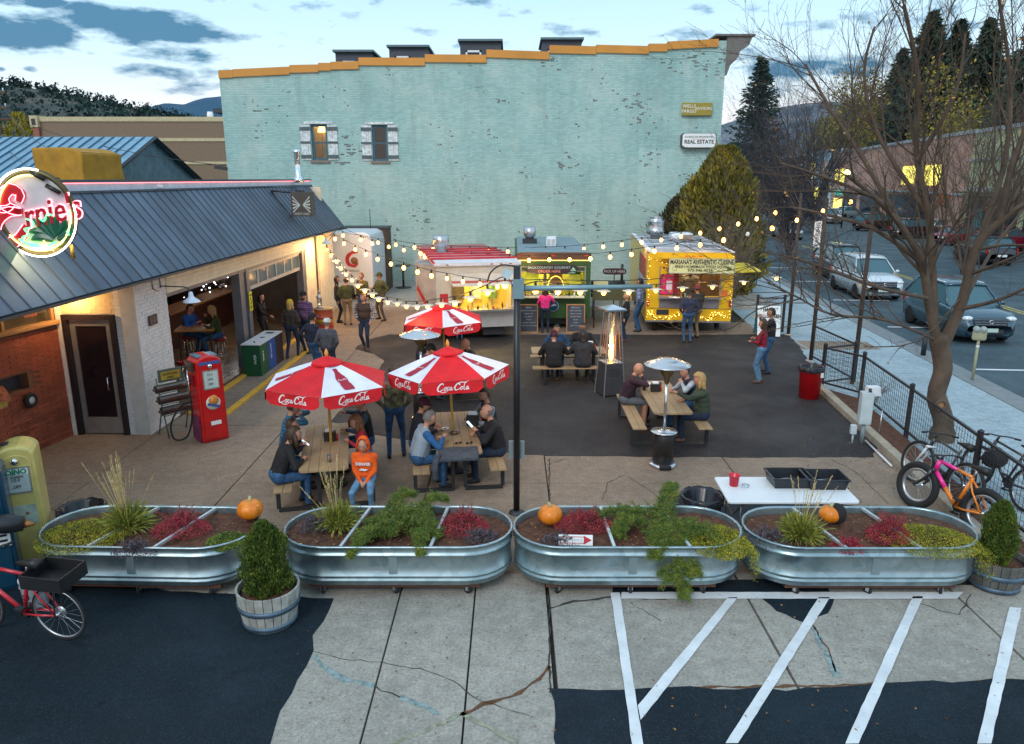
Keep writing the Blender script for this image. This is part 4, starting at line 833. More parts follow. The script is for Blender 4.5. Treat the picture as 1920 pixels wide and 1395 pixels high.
MB().add([(.6,-.023,-.06),(.82,-.023,-.06),(.70,-.023,.08),(.5,-.023,-.13),(.8,-.023,-.13),(.7,-.023,-.08)],[(0,1,2),(3,4,5)]).build('mountain_print',mat('chalk_mix',(.25,.5,.4),.7,var=.5,vs=12),bd1)
mb=MB();mb.M=Matrix.Rotation(R(90),4,'X');mb.lathe([(.19,0),(.19,.01),(.001,.01)],28,c=(1.28,.82,0));mb.build('round_logo',mat('logo_ring',(.45,.6,.68),.5),t2)
mb=MB();mb.M=Matrix.Rotation(R(90),4,'X');mb.lathe([(.165,0),(.165,.014),(.001,.014)],28,c=(1.28,.82,0));mb.build('round_logo',mat('logo_blue',(.02,.10,.22),.5),t2)
MB().add([(1.18,-.016,.80),(1.3,-.016,.90),(1.40,-.016,.84),(1.3,-.016,.83)],[(0,1,2,3)]).build('logo_mark',WT,t2)
v=vent(t2,.55,3.6,z1,.23,.62);MB().box(-.27,.27,-.2,.2,-.02,.18).build('curb',DI,v)
for q,(x,y) in enumerate(((1.12,2.2),(1.18,2.9))):
    g=thing('roof_hatch',None,None,(x,y,z1+.01));g.parent=t2;MB().box(0,.34,0,.3,0,.30).build('hatch_box',mat('white_plastic',(.70,.74,.78),.4),g,bevel=.02)
    for k in(0,1):MB().box(.03+k*.16,.15+k*.16,-.008,-.001,.04,.26).build('louvre',mat('louvre_grey',(.45,.48,.5),.5),g)
lightpt(t2,(1.1,1.0,2.3),110,(1,.85,.25));lightpt(t2,(.6,-.25,1.9),4,(1,.85,.3))
for x in(.1,W-.1):wheel(t2,x,4.0)
MB().box(.1,2.4,.3,.5,.15,.39).build('chassis',DI,t2)
def chalkboard(x,y,label,lines,rot=0):
    c=thing('chalkboard',label,'menu board',(x,y,0),rot,'menu boards leaning at the green trailer');c.rotation_euler=(R(-9),0,rot);WF=mat('oak_frame',(.42,.2,.07),.6)
    MB().box(-.28,.28,0,.02,.04,.92).build('slate',mat('slate_board',(.045,.055,.075),.8,var=.3,vs=6),c)
    for a in((-.31,-.28,-.01,.03,.0,.96),(.28,.31,-.01,.03,0,.96),(-.279,.279,-.01,.03,.0,.04),(-.279,.279,-.01,.03,.92,.96)):MB().box(*a).build('frame_rail',WF,c)
    for i,l in enumerate(lines):text(l,mat('chalk_white',(.45,.48,.52),.9),c,(0,-.003,.84-i*.1),.055 if i else.075)
chalkboard(.56,24.75,'framed chalkboard menu leaning left of the woman in pink at the green trailer',['MENU','BREAKFAST BURRITO','GREEN CHILI','ELK BRATS','TACOS','SOUP OF THE DAY','SWEET POTATO FRIES'])
chalkboard(2.13,24.75,'framed chalkboard menu leaning under the right end of the green trailer hatch',['SPECIALS','BISON BURGER','TROUT TACOS','PULLED PORK','SALAD','CIDER','HOT COCOA'])
# --- yellow trailer
t3=thing('food_trailer','yellow food trailer with cuisine sign, grey mesh panel and fairy lights','food trailer',(4.45,24.75,0),R(-5),'food trailers in a row by the green wall')
W,L_=2.78,8.6;z0,z1=.40,2.68;YE=mat('yellow_trailer_paint',(.78,.46,.006),.38,var=.06,clear=.3)
holed('front_wall',YE,t3,0,W,z0,z1-.2,(.42,2.36,1.26,2.20));MB().box(0,.06,.061,L_,z0,z1-.04).build('side_wall',YE,t3);MB().box(W-.06,W,.061,L_,z0,z1-.04).build('side_wall',YE,t3)
mb=MB();mb.M=Matrix.Rotation(R(90),4,'X');mb.prism([(0,z1-.2),(W,z1-.2),(W,z1-.12),(W-.04,z1-.03),(W-.14,z1),(.14,z1),(.04,z1-.03),(0,z1-.12)],-.06,0);mb.build('top_wall',YE,t3)
MB().box(.061,W-.061,.061,L_,z1-.1,z1-.004).build('roof',mat('silver_roof',(.38,.42,.47),.5,.4,var=.1),t3)
for a in((.0,.16,.062,L_,z1-.003,z1+.03),(W-.16,W,.062,L_,z1-.003,z1+.03)):MB().box(*a).build('roof_edge',WR,t3)
for y in(1.6,3.4,5.2,7):MB().box(.17,W-.17,y,y+.05,z1-.003,z1+.012).build('roof_rib',WR,t3)
MB().box(.061,W-.061,.061,L_,z0,z0+.1).build('floor',DI,t3);MB().box(.061,W-.061,1.9,1.96,z0+.101,z1-.11).build('inner_wall',mat('brown_inner',(.16,.11,.06),.7),t3)
for x in(.75,1.35,1.95):MB().box(x,x+.06,1.82,1.89,1.2,2.4).build('shelf_post',STEEL,t3)
MB().box(.42,2.36,-.03,-.002,.86,1.2).build('mesh_panel',mat('grey_mesh',(.25,.24,.26),.5,.5,var=.1,vs=40,bump=.6,bs=90),t3)
MB().box(.38,2.40,-.25,.0,1.2,1.25).build('counter',STEEL,t3)
for a in((.38,.42,-.03,.01,1.251,2.24),(2.36,2.4,-.03,.01,1.251,2.24)):MB().box(*a).build('hatch_frame',AL,t3)
MB().box(.46,.86,.07,.09,1.3,1.93).build('menu_poster',mat('pink_menu',(.75,.01,.16),.5,var=.1),t3);MB().box(.64,.82,.062,.069,1.45,1.75).build('menu_sheet',mat('menu_sheet',(.75,.6,.65),.6,var=.15,vs=20),t3)
for x,z in((.5,1.8),(.5,1.6),(.5,1.4),(.68,1.8),(.7,1.36)):MB().box(x,x+.1,.062,.069,z,z+.07).build('food_photo',mat('food_photo',(.45,.25,.1),.6,var=.6,vs=25),t3)
MB().box(.9,1.06,.3,.32,1.3,2.0).build('inner_poster',mat('maroon_poster',(.25,.02,.03),.6),t3)
clutter(t3,1.0,1.45,-.2,-.08,1.251,7,5,CB);MB().box(.7,1.05,-.45,-.2,1.251,1.262).build('paper_menu',mat('paper',(.8,.8,.8),.7),t3)
sb=thing('name_board',None,None,(1.68,-.34,2.30));sb.parent=t3;sb.rotation_euler=(R(-8),0,0)
MB().box(-1.02,1.02,-.02,.02,-.24,.20).build('board',mat('pale_yellow_board',(.68,.66,.30),.5,var=.04),sb)
for a in((-1.04,1.04,-.025,.022,.201,.22),(-1.04,1.04,-.025,.022,-.26,-.241),(-1.04,-1.021,-.025,.022,-.24,.2),(1.021,1.04,-.025,.022,-.24,.2)):MB().box(*a).build('board_rim',AL,sb)
text("MARIANA'S AUTHENTIC CUISINE",BT,sb,(0,-.024,.10),.205,sx=.66,bold=.006);text('FRESH HOMEMADE FOOD TO-GO',BT,sb,(0,-.024,-.045),.125,sx=.88,bold=.003);text('970-946-4038',BT,sb,(-.05,-.024,-.16),.14,bold=.003)
MB().torus((-.86,-.024,-.1),.07,.004,20,4,M=Matrix.Rotation(R(90),4,'X')).build('seal_print',BT,sb);MB().box(.8,.94,-.024,-.021,-.16,-.05).build('badge_print',mat('olive_badge',(.12,.14,.04),.6),sb)
MB().add([(.42,-.02,2.24),(.62,-.34,2.06),(.42,-.02,1.95)],[(0,1,2)]).build('awning_side',YE,t3);MB().box(.40,2.7,-.32,-.01,2.505,2.53).build('awning_top',YE,t3)
MB().box(2.42,2.62,-.012,-.002,1.25,1.46).build('orange_notice',mat('orange_notice',(.75,.16,.02),.6,var=.3,vs=20),t3)
for x in(.02,W-.10):MB().box(x,x+.08,-.03,-.002,.92,1.12).build('tail_lamp',REDP,t3)
for x in(1.18,1.4,1.62):MB().box(x,x+.11,-.01,-.001,z1-.13,z1-.1).build('marker_lamp',mat('red_lamp'),t3)
MB().box(.35,.75,-.012,-.002,.62,.8).build('number_plate',DI,t3);MB().box(0,W,-.02,-.002,.38,.44).build('bumper',AL,t3);MB().box(.03,W-.03,-.008,-.002,.835,.85).build('trim',DI,t3)
MB().add([(W+.01,.6,1.95),(W+1.0,.5,2.02),(W+1.0,3.0,2.02),(W+.01,3.0,1.95),(W+.01,.6,1.99),(W+1.0,.5,2.06),(W+1.0,3.0,2.06),(W+.01,3.0,1.99)],[(0,3,2,1),(4,5,6,7),(0,1,5,4),(1,2,6,5),(2,3,7,6),(3,0,4,7)]).build('side_flap',mat('yellow_flap',(.7,.55,.03),.45),t3)
for a in((-.012,-.002,.7,3.4,1.72,2.4),):MB().box(*a).build('side_graphic',mat('red_graphic',(.42,.07,.03),.5,var=.6,vs=4),t3)
MB().box(-.012,-.002,.7,3.4,1.05,1.7).build('side_graphic',mat('blue_white_graphic',(.45,.52,.6),.5,var=.4,vs=3),t3);MB().box(-.014,-.0125,.9,3.1,1.35,1.5).build('side_graphic',mat('navy_band',(.03,.06,.2),.5),t3)
vent(t3,.75,5.6,z1,.32,.85,1)
g=thing('roof_aircon',None,None,(1.35,4.6,z1));g.parent=t3;MB().box(-.1,.75,0,.9,0,.3).build('cover',mat('white_plastic'),g,bevel=.08);MB().box(.25,.72,-.01,-.001,.05,.25).build('grille',mat('brown_grille',(.25,.2,.16),.6),g)
for x in(.35,W-.35):
    wheel(t3,x,.5,.2,.1);
for x in(.1,W-.1):wheel(t3,x,5.0)
lightpt(t3,(1.4,.9,2.4),40,(1,.7,.3))
# fairy lights on the yellow trailer
FL=mat('fairy_bulb',(1,.85,.5),emit=9,ecol=(1,.62,.16));WIRE=mat('black_cable',(.012,.012,.012),.5)
fl=thing('fairy_lights','tiny warm fairy lights looped over the front of the yellow trailer','fairy lights',(4.45,24.75,0),R(-5));r_=random.Random(4);mb=MB();wr=MB()
def swag(pts,n,jit=.03):
    P_=smooth_path(pts,6);wr.tube(P_,.004,4)
    for i in range(n):q=P_[int((i+.5)/n*(len(P_)-1))];mb.ball((q[0]+r_.uniform(-jit,jit),q[1]-.01,q[2]+r_.uniform(-jit,jit)),r_.uniform(.006,.010),6)
swag([(.05,-.05,2.55),(.03,-.05,1.8),(.05,-.05,1.1),(.03,-.05,.5)],15);swag([(W-.05,-.05,2.55),(W-.07,-.05,1.8),(W-.04,-.05,1.1),(W-.06,-.05,.5)],15)
swag([(.1,-.05,2.5),(.7,-.05,2.32),(1.2,-.05,2.36),(1.5,-.05,2.45),(2.1,-.05,2.3),(2.7,-.05,2.5)],18)
for k in range(3):swag([(.1,-.05,.8-k*.06),(.35,-.05,.5),(.9,-.05,.58),(1.25,-.05,.82-k*.05),(1.55,-.05,.6),(2.0,-.05,.52),(2.3,-.05,.78-k*.08),(2.65,-.05,.6)],30,.06)
mb.build('bulbs',FL,fl,kind='stuff');wr.build('wire',WIRE,fl,kind='stuff')
# --- white swirl trailer
t4=thing('enclosed_trailer','white rounded trailer with red swirl logo beside the restaurant corner','trailer',(-7.55,31.0,.13),R(-2))
prof=[(0,0),(1.85,0),(1.85,2.1),(1.78,2.4),(1.55,2.52),(.3,2.52),(.07,2.4),(0,2.1)]
mb=MB();mb.M=Matrix.Rotation(R(90),4,'X');mb.prism([(x,z+.25) for x,z in prof],-4,0);mb.build('body',mat('white_trailer',(.66,.68,.72),.35,var=.05),t4,bevel=.06)
mb=MB();mb.M=Matrix.Rotation(R(90),4,'X');ribbon(mb,[(1.25,1.95),(1.02,1.95),(.82,1.75),(.85,1.5),(1.08,1.4),(1.25,1.52)],[.05,.12,.16,.16,.12,.08],lambda s,t,h:(s,t,h));mb.build('swirl_logo',REDP,t4)
mb=MB();mb.M=Matrix.Rotation(R(90),4,'X');mb.lathe([(.15,0),(.15,.006),(.001,.006)],18,c=(1.1,1.62,0));mb.build('swirl_core',mat('rust_logo',(.3,.12,.05),.5),t4)
text('CATERING',BT,t4,(.95,-.006,1.2),.14,shear=.2)
for x in(1.3,1.4,1.5):MB().box(x,x+.05,-.01,-.001,2.55,2.58).build('marker_lamp',mat('dark_amber'),t4)
MB().box(-.03,1.88,-.04,-.002,.25,.55).build('lower_trim',SIL,t4);wheel(t4,.0,1.2,.3);wheel(t4,1.85,1.2,.3)
t5=thing('storage_box','tall brown panelled box behind the white swirl trailer','shed',(-5.9,33.5,.13));MB().box(-1.7,.35,0,1.5,0,2.75).build('body',mat('brown_panel',(.10,.05,.03),.7),t5);MB().box(-1.75,.4,-.05,1.55,2.751,2.8).build('roof',DI,t5);MB().tube([(-.3,0,2.8),(-.3,0,3.6)],.015,5).build('aerial',DI,t5)
for i in range(2):MB().box(-1.6+i*.96,-.68+i*.96,-.03,-.002,.1,2.65).build('door',mat('olive_panel',(.13,.10,.03),.7),t5)
# yard things
X,Y_=G(758,537,.13)
bs_=thing('bistro_table','tall black pedestal table standing alone by the green wall','table',(-5.0,34.6,.13));MB().lathe([(.36,0),(.36,.03),(.06,.05)],20).build('base',DI,bs_);MB().tube([(0,0,.05),(0,0,1.0)],.05,8).build('stem',DI,bs_);MB().box(-.33,.33,-.33,.33,1.0,1.04).build('tabletop',DI,bs_)
X,_=D(1150,510,27.5)
pk=thing('pickup_sign','small dark oval pick up here board between green and yellow trailers','sign',(3.62,26.6,0));zz=D(1150,509,26.6)[1]
mb=MB();mb.M=Matrix.Rotation(R(90),4,'X');mb.prism([(a,b+zz) for a,b in oval(.42,.11)],-.02,.02);mb.build('board',mat('blackboard'),pk);text('PICK UP HERE',mat('chalk_white'),pk,(0,-.024,zz),.12);MB().tube([(0,.04,0),(0,.04,zz)],.02,5).build('post',DI,pk)
sm=thing('smoker','black barrel smoker on a stand between the green and yellow trailers','smoker',(3.5,27.4,0));MB().tube([(-.6,0,1.1),(.6,0,1.1)],.3,14).build('drum',mat('smoker_black',(.03,.04,.04),.5),sm);MB().tube([(.5,0,1.35),(.5,0,2.0)],.05,8).build('stack',DI,sm);MB().box(-.65,.65,-.5,-.25,1.0,1.03).build('shelf',STEEL,sm)
for x in(-.5,.5):MB().tube([(x,-.2,.9),(x,-.3,0)],.02,5).build('leg',DI,sm);MB().tube([(x,.2,.9),(x,.3,0)],.02,5).build('leg',DI,sm)
nb=thing('notice_board','pale notice sheet on a low screen right of the green trailer','notice',(2.78,25.6,0));MB().box(0,.5,0,.03,1.3,1.62).build('sheet',mat('yellow_sheet',(.55,.55,.3),.7),nb);MB().box(-.02,1.6,.04,.08,.95,1.5).build('screen',mat('olive_screen',(.09,.09,.04),.8),nb)
for x in(.05,1.5):MB().tube([(x,.06,0),(x,.06,1.0)],.025,5).build('leg',DI,nb)

# ================================================================ festoon lights and poles
BULB=mat('festoon_bulb',(1,.7,.3),emit=9,ecol=(1,.37,.06));SHD=mat('festoon_shade',(.75,.62,.48),.4);SOK=mat('socket_black',(.02,.02,.02),.6)
bulb_me=MB().lathe([(.001,-.135),(.022,-.13),(.042,-.105),(.046,-.08),(.036,-.05),(.02,-.03),(.001,-.03)],8).mesh('bulb',BULB)
off_me=MB().lathe([(.001,-.135),(.022,-.13),(.042,-.105),(.046,-.08),(.036,-.05),(.02,-.03),(.001,-.03)],8).mesh('bulb',mat('bulb_off'))
sock_me=MB().lathe([(.02,-.035),(.02,.02),(.008,.06)],8).mesh('socket',SOK)
shade_me=MB().lathe([(.02,-.02),(.05,-.035),(.125,-.05),(.13,-.055),(.125,-.058),(.05,-.045),(.018,-.03)],18).mesh('shade',SHD)
def strand(label,bulbs,Ya,Yb,ends,shaded=False,off=(),extra=None):
    t=thing('string_lights',label,'string lights',(0,0,0),0,'festoon bulb strings over the food court')
    n=len(bulbs);pts=[]
    for i,(u,v) in enumerate(bulbs):
        Y=Ya+(Yb-Ya)*(i/(n-1)) if not callable(Ya) else Ya(u)
        X,Z=D(u,v,Y);s_=1.0 if not shaded else 1.0;Z+=.085
        b=linkmesh('bulb',off_me if i in off else bulb_me,t);b.location=(X,Y,Z);k=1.25 if Y>20 else 1.0;b.scale=(k,k,k)
        c=linkmesh('socket',sock_me,b)
        if shaded:linkmesh('shade',shade_me,b)
        if i%3==1 and i not in off:lightpt(t,(X,Y,Z-.2),13,(1,.55,.18),.08)  # extra point light below some bulbs, added to strengthen their warm glow
        pts.append((X,Y,Z+.05))
    P_=([ends[0]] if ends[0] else[])+pts+(list(ends[1:]) if ends[1] else[])
    MB().tube(smooth_path(P_,3),.009,5).build('cable',WIRE,t);return t
C1=RL_(.3,15.1,3.25)
strand('upper far festoon string from the restaurant corner to the bare tree',[(643,441),(676,448),(709,454),(742,458),(777,463),(812,466),(846,468),(881,469),(916,470),(952,471),(987,471),(1023,470),(1059,469),(1095,466),(1131,462),(1166,458),(1203,453),(1240,449),(1277,442),(1313,436),(1349,428),(1384,419),(1419,409),(1454,398)],29.2,24.4,(C1,(9.13,24.4,4.3)))
strand('second festoon string just below the upper one over the trailer roofs',[(677,449),(698,456),(729,462),(757,468),(788,474),(820,477),(853,480),(884,481),(920,484),(955,486),(992,487),(1030,486),(1068,486),(1107,484),(1144,481),(1184,476),(1227,470),(1269,464),(1313,458),(1357,449),(1402,438),(1448,427),(1494,413),(1543,396),(1595,379)],28.8,18.8,(C1,(8.68,18.36,4.3)),off=(20,))
strand('middle festoon string crossing in front of the striped trailer window',[(606,453),(628,447),(645,456),(666,467),(686,476),(708,485),(733,494),(757,501),(783,509),(809,516),(838,522),(868,528),(900,533),(933,538)],29,17,(RL_(.2,14.9,3.0),(.6,15.5,D(1010,524,15.5)[1]),(3.0,16.5,D(1220,524,16.5)[1]),(6.0,17.5,D(1440,490,17.5)[1]),(8.6,18.4,4.0)))
strand('low shaded festoon string sagging to the black lamp post',[(613,466),(620,478),(631,490),(639,502),(649,513),(660,524),(671,535),(684,544),(698,552),(710,560),(727,567),(745,570),(762,575),(782,576),(802,575),(828,572),(853,569),(882,561),(914,549),(947,535)],28.6,11.2,(RL_(.3,14.7,3.1),(.02,10.72,3.5)),shaded=True)
strand('right shaded festoon string running from the lamp post to the sidewalk poles',[(1004,545),(1046,547),(1088,548),(1132,549),(1179,548),(1230,545),(1280,542),(1336,538),(1395,530),(1456,522)],11.2,19.5,((.1,10.72,3.5),(8.5,20.8,3.4)),shaded=True)
WOODP=mat('dark_wood_post',(.06,.038,.028),.7,var=.3)
lpst=thing('lamp_post','tall black post with grey crossbar in front of the planters','post',(.07,10.72,0))
MB().tube([(0,0,0),(0,0,3.8)],.05,14).build('pole',mat('black_enamel',(.012,.012,.014),.35),lpst);MB().lathe([(.12,0),(.12,.02),(.05,.05)],16).build('base_plate',DI,lpst)
mb=MB();za=D(975,541,10.72)[1];mb.tube([(.05,0,za),(2.0,.35,za-.02)],[.042,.03],10);mb.build('crossbar',mat('blue_grey_pipe',(.22,.34,.38),.4,.3),lpst);MB().box(-.06,.1,-.07,.07,za-.14,za+.14).build('clamp',mat('blue_grey_pipe'),lpst)
zb=D(966,846,10.72)[1];MB().box(-.12,.12,.05,.09,zb-.14,zb+.14).build('junction_box',mat('grey_box',(.20,.24,.25),.5),lpst)
fd=thing('floodlight',None,None,(-.12,0,D(950,513,10.72)[1]));fd.parent=lpst;MB().cbox((-.02,0,0),(.13,.06,.13),ry=.6).build('lamp_head',mat('pale_lamp',(.5,.62,.66),.3),fd);MB().tube(smooth_path([(.1,0,.1),(-.1,0,.12),(-.25,0,.02),(-.3,0,-.12)],4),.012,5).build('cable_loop',WIRE,fd)
for(x,y,h,u_) in((9.13,24.4,4.5,'far wooden pole with festoon wires by the sidewalk corner'),(8.45,20.7,4.45,'middle wooden pole beside the steel fence panel'),(8.62,18.36,4.35,'near wooden pole standing at the inner fence gate')):
    q=thing('wooden_pole',u_,'pole',(x,y,0),group='tall poles carrying the festoon lights');MB().tube([(0,0,0),(0,0,h)],[.06,.05],8).build('pole',WOODP,q);MB().lathe([(.14,-.0),(.14,.03),(.06,.04)],12).build('base',mat('kerb_grey'),q);MB().ball((0,0,h),.055,8).build('cap',DI,q)
vsn=thing('vertical_sign','narrow white lettered sign plate hung on the middle wooden pole','sign',(8.45,20.6,3.55));MB().box(-.3,-.12,-.02,.02,-.35,.35).build('plate',mat('sign_white'),vsn);text('PARKING',BT,vsn,(-.21,-.024,0),.15,rot=(R(90),R(-90),0))
# ================================================================ picnic tables, parasols, heaters
PLK=mat('tan_plank',(.36,.235,.125),.6,var=.12,vs=3,rand=.10,bump=.15,bs=30);BLKF=mat('black_frame',(.02,.022,.025),.5)
def picnic(x,y,rot,label,L=2.25,tw=.74):
    t=thing('picnic_table',label,'picnic table',(x,y,0),rot,'plank picnic tables on black steel frames');pw=tw/5
    for i in range(5):
        x0=-tw/2+i*pw;c=.05;L2=L/2
        poly=[(x0+.003,-L2+(c if i==0 else 0)),(x0+.003+(c if i==0 else 0),-L2),(x0+pw-.003-(c if i==4 else 0),-L2),(x0+pw-.003,-L2+(c if i==4 else 0)),(x0+pw-.003,L2-(c if i==4 else 0)),(x0+pw-.003-(c if i==4 else 0),L2),(x0+.003+(c if i==0 else 0),L2),(x0+.003,L2-(c if i==0 else 0))]
        seen=[];[seen.append(p) for p in poly if p not in seen]
        MB().prism(seen,.72,.75).build('plank',PLK,t)
    for s in(-1,1):
        b=thing('bench',None,None);b.parent=t
        for k in range(2):xa=s*.62+(k-1)*.135+(0 if s<0 else 0);MB().box(xa+.003,xa+.132,-L/2,L/2,.42,.45).build('plank',PLK,b,bevel=.004)
        for e_ in(-L/2+.3,L/2-.3):
            mb=MB();t_=.03;a0,a1=(.10,.72) if s>0 else(-.72,-.10);xo,xi=(a1,a0) if s>0 else(a0,a1)
            mb.box(min(a0,a1),max(a0,a1),e_-t_,e_+t_,0.0,.055);mb.box(xo-t_,xo+t_,e_-t_,e_+t_,.056,.415);mb.box(xi-t_,xi+t_,e_-t_,e_+t_,.056,.715)
            mb.build('leg',BLKF,t)
    MB().box(-.03,.03,-L/2+.3,L/2-.3,.66,.715).build('rail',BLKF,t)
    return t
def rotof(a,b):return math.atan2(-(b[0]-a[0]),b[1]-a[1])
TA=(-3.07,11.72);TAr=rotof((-2.83,10.6),(-3.30,12.85));TB=(-.98,12.42);TBr=rotof((-.49,11.23),(-.8,13.54));TC=(1.45,18.85);TD=(3.03,14.62);TE=(-1.55,17.3)
picnic(*TA,TAr,'picnic table with tan planks nearest the left planter under the left parasol');picnic(*TB,TBr,'picnic table under the right front parasol beside the black lamp post');picnic(*TC,R(90)+.02,'picnic table on the asphalt left of the flame heater',1.9)
picnic(*TD,0,'picnic table on the asphalt behind the near mushroom heater',2.35);picnic(*TE,.15,'picnic table under the rear parasol',2.0)
UR=mat('parasol_red',(.62,.008,.016),.8,var=.16,vs=2.5,bump=.7,bs=6,bd=.03);UW=mat('parasol_white',(.70,.72,.84),.8,var=.10,vs=3,bump=.7,bs=6,bd=.03);UD=mat('parasol_bottle_red',(.36,.008,.03),.7,var=.03);UL=mat('parasol_logo_white',(.85,.82,.84),.7,var=.02);GOLD=mat('varnished_pole',(.50,.27,.05),.4)
COKE=[([(.75,.72),(.62,.98),(.3,.85),(.08,.4),(.2,.03),(.55,.05),(.8,.3)],[.05,.12,.15,.17,.15,.1,.05]),([(1.1,.45),(.93,.35),(.92,.1),(1.05,.02),(1.18,.2),(1.1,.45),(1.3,.4)],.09),([(1.55,.38),(1.42,.44),(1.3,.22),(1.4,.02),(1.58,.14)],.1),
        ([(1.92,.38),(1.76,.42),(1.66,.18),(1.76,.02),(1.92,.3),(1.93,.05),(2.08,.1)],.1),([(2.1,.3),(2.25,.34)],.07),([(2.92,.66),(2.8,.92),(2.5,.8),(2.3,.4),(2.42,.03),(2.75,.05),(2.95,.25)],[.05,.12,.15,.17,.15,.1,.05]),
        ([(2.95,.6),(2.75,.78),(2.85,1.02),(3.2,1.0),(3.55,.98),(3.95,1.18)],[.05,.08,.1,.11,.1,.04]),([(3.22,.42),(3.06,.32),(3.05,.08),(3.18,.02),(3.3,.2),(3.22,.42),(3.4,.4)],.09),([(3.62,.85),(3.52,.95),(3.48,.5),(3.5,.1),(3.6,.02),(3.7,.1)],.09),
        ([(4.05,.38),(3.88,.42),(3.78,.18),(3.88,.02),(4.05,.3),(4.06,.05),(4.2,.12)],.1),([(.35,.05),(.75,-.2),(1.15,-.18),(1.45,-.08)],[.04,.08,.1,.03])]
def coke(mb,fn,w_,ox=0,oy=0):
    k=w_/4.2
    for pts,ww in COKE:ribbon(mb,[((p[0]+p[1]*.22)*k-w_/2+ox,p[1]*k+oy) for p in pts],[q*k*1.15 for q in ww] if isinstance(ww,list) else ww*k*1.15,fn)
def parasol(x,y,rot,label,za,zc,Rr=1.04,val=.19,tilt=(0,0),first='w',zb=.0):
    t=thing('parasol',label,'parasol',(x,y,0),0,'red and white parasols over the picnic tables');t.rotation_euler=(tilt[0],tilt[1],0)
    top=Vector((0,0,za));C_=[Vector((Rr*math.cos(rot+R(60)*k),Rr*math.sin(rot+R(60)*k),zc)) for k in range(6)]
    for k in range(6):
        a,b=C_[k],C_[(k+1)%6];white=(k%2==0);g=thing('canopy_panel',None,None);g.parent=t
        mb=MB();mb.sm=True;n=8;rows=[]
        for i in range(n+1):
            s=i/n;rows.append([])
            for j in range(7):
                q=j/6;p=top.lerp(a.lerp(b,q),s);p.z-=.05*math.sin(math.pi*s)*math.sin(math.pi*q)-.015*math.sin(math.pi*s);rows[-1].append(p)
        vs_=[tuple(p) for r_ in rows for p in r_];mb.add(vs_,[(i*7+j,(i+1)*7+j,(i+1)*7+j+1,i*7+j+1) for i in range(1,n) for j in range(6)]+[(0,7+j,7+j+1) for j in range(6)])
        mb.build('cloth',UW if white else UR,g)
        u_=(b-a);Lw=u_.length;u_.normalize();outn=Vector((u_.y,-u_.x,0));
        def fv(s,tt,h,a=a,b=b,u_=u_,outn=outn,Lw=Lw):
            q=.5+s/Lw;p=a+u_*(s+Lw/2)+outn*(.012+h+.02*math.sin(q*6.28*1.5)*(-tt/val));return(p.x,p.y,zc+tt)
        mb=MB();mb.sm=True;nn=12;e_=.03
        for i in range(nn):
            for j in range(3):
                s0,s1=-Lw/2+e_+(Lw-2*e_)*i/nn,-Lw/2+e_+(Lw-2*e_)*(i+1)/nn;sag=lambda s:val*(1+.12*math.cos(s/Lw*3.14))*(.72 if abs(s)>Lw/2-.07 else 1)
                mb.add([fv(s0,-sag(s0)*j/3,0),fv(s1,-sag(s1)*j/3,0),fv(s1,-sag(s1)*(j+1)/3,0),fv(s0,-sag(s0)*(j+1)/3,0)],[(0,3,2,1)])
        mb.build('valance',UR,g)
        mb=MB();coke(mb,lambda s,tt,h:fv(s,tt,.004),.52,0,-val*.78);mb.build('script_logo',UL,g)
        if white:
            mid=a.lerp(b,.5);cen=top.lerp(mid,.6);up_=(top-mid).normalized();nrm=u_.cross(up_).normalized();nrm=nrm if nrm.z>0 else-nrm;off=nrm*.0
            def fp(s,tt):p=cen+u_*s+up_*tt;q=(cen-top).length;s_=1-((top-mid).length*.6-(-tt)*0-0)*0;f_=min(1,max(0,((p-top).length)/(mid-top).length));p=p+Vector((0,0,-.05*math.sin(math.pi*f_)+.015*math.sin(math.pi*f_)))+nrm*.012;return tuple(p)
            bot=[(.035,.30),(.035,.22),(.05,.16),(.085,.06),(.09,-.02),(.075,-.08),(.09,-.15),(.09,-.25),(.08,-.30)]
            mb=MB();L1=[fp(-p[0],p[1]) for p in bot];R1=[fp(p[0],p[1]) for p in bot];m_=len(bot);mb.add(L1+R1,[(i,i+1,m_+i+1,m_+i) for i in range(m_-1)]);mb.build('bottle_print',UD,g)
            mb=MB();coke(mb,lambda s,tt,h:tuple(Vector(fp(s,tt))+nrm*.005),.15,0,-.02);mb.build('script_logo',UL,g)
    mb=MB();hexa=[(.27*math.cos(rot+R(60)*k),.27*math.sin(rot+R(60)*k)) for k in range(6)];zz=za-(za-zc)*.26+.035
    mb.add([(0,0,za+.045)]+[(a,b,zz) for a,b in hexa]+[(a,b,zz-.03) for a,b in hexa],[(0,1+i,1+(i+1)%6) for i in range(6)]+[(1+i,7+i,7+(i+1)%6,1+(i+1)%6) for i in range(6)]);mb.build('vent_cap',UR,t)
    MB().tube([(0,0,zb),(0,0,za+.04)],.024,10).build('pole',GOLD,t);MB().lathe([(.02,za+.03),(.035,za+.07),(.03,za+.10),(.012,za+.15),(.001,za+.16)],10).build('finial',mat('orange_finial',(.75,.32,.05),.4),t)
    for k in range(6):MB().tube([(0,0,za-.02),tuple(C_[k]+Vector((0,0,-.02)))],.012,5).build('rib',GOLD,t)
    MB().lathe([(.05,za-.42),(.05,za-.36)],12).build('hub',GOLD,t)
    MB().lathe([(.24,0),(.24,.05),(.06,.08),(.05,.3)],20).build('base',BLKF,t)
parasol(-3.02,11.85,R(-82-0),'front left parasol with a gold pole over the table with the child in orange',2.19,1.82,tilt=(0,R(.5)))
parasol(-1.0,12.5,R(-112+60),'front right parasol tilted over the table beside the lamp post',2.20,1.84,tilt=(R(-1),R(-2.5)),zb=0)
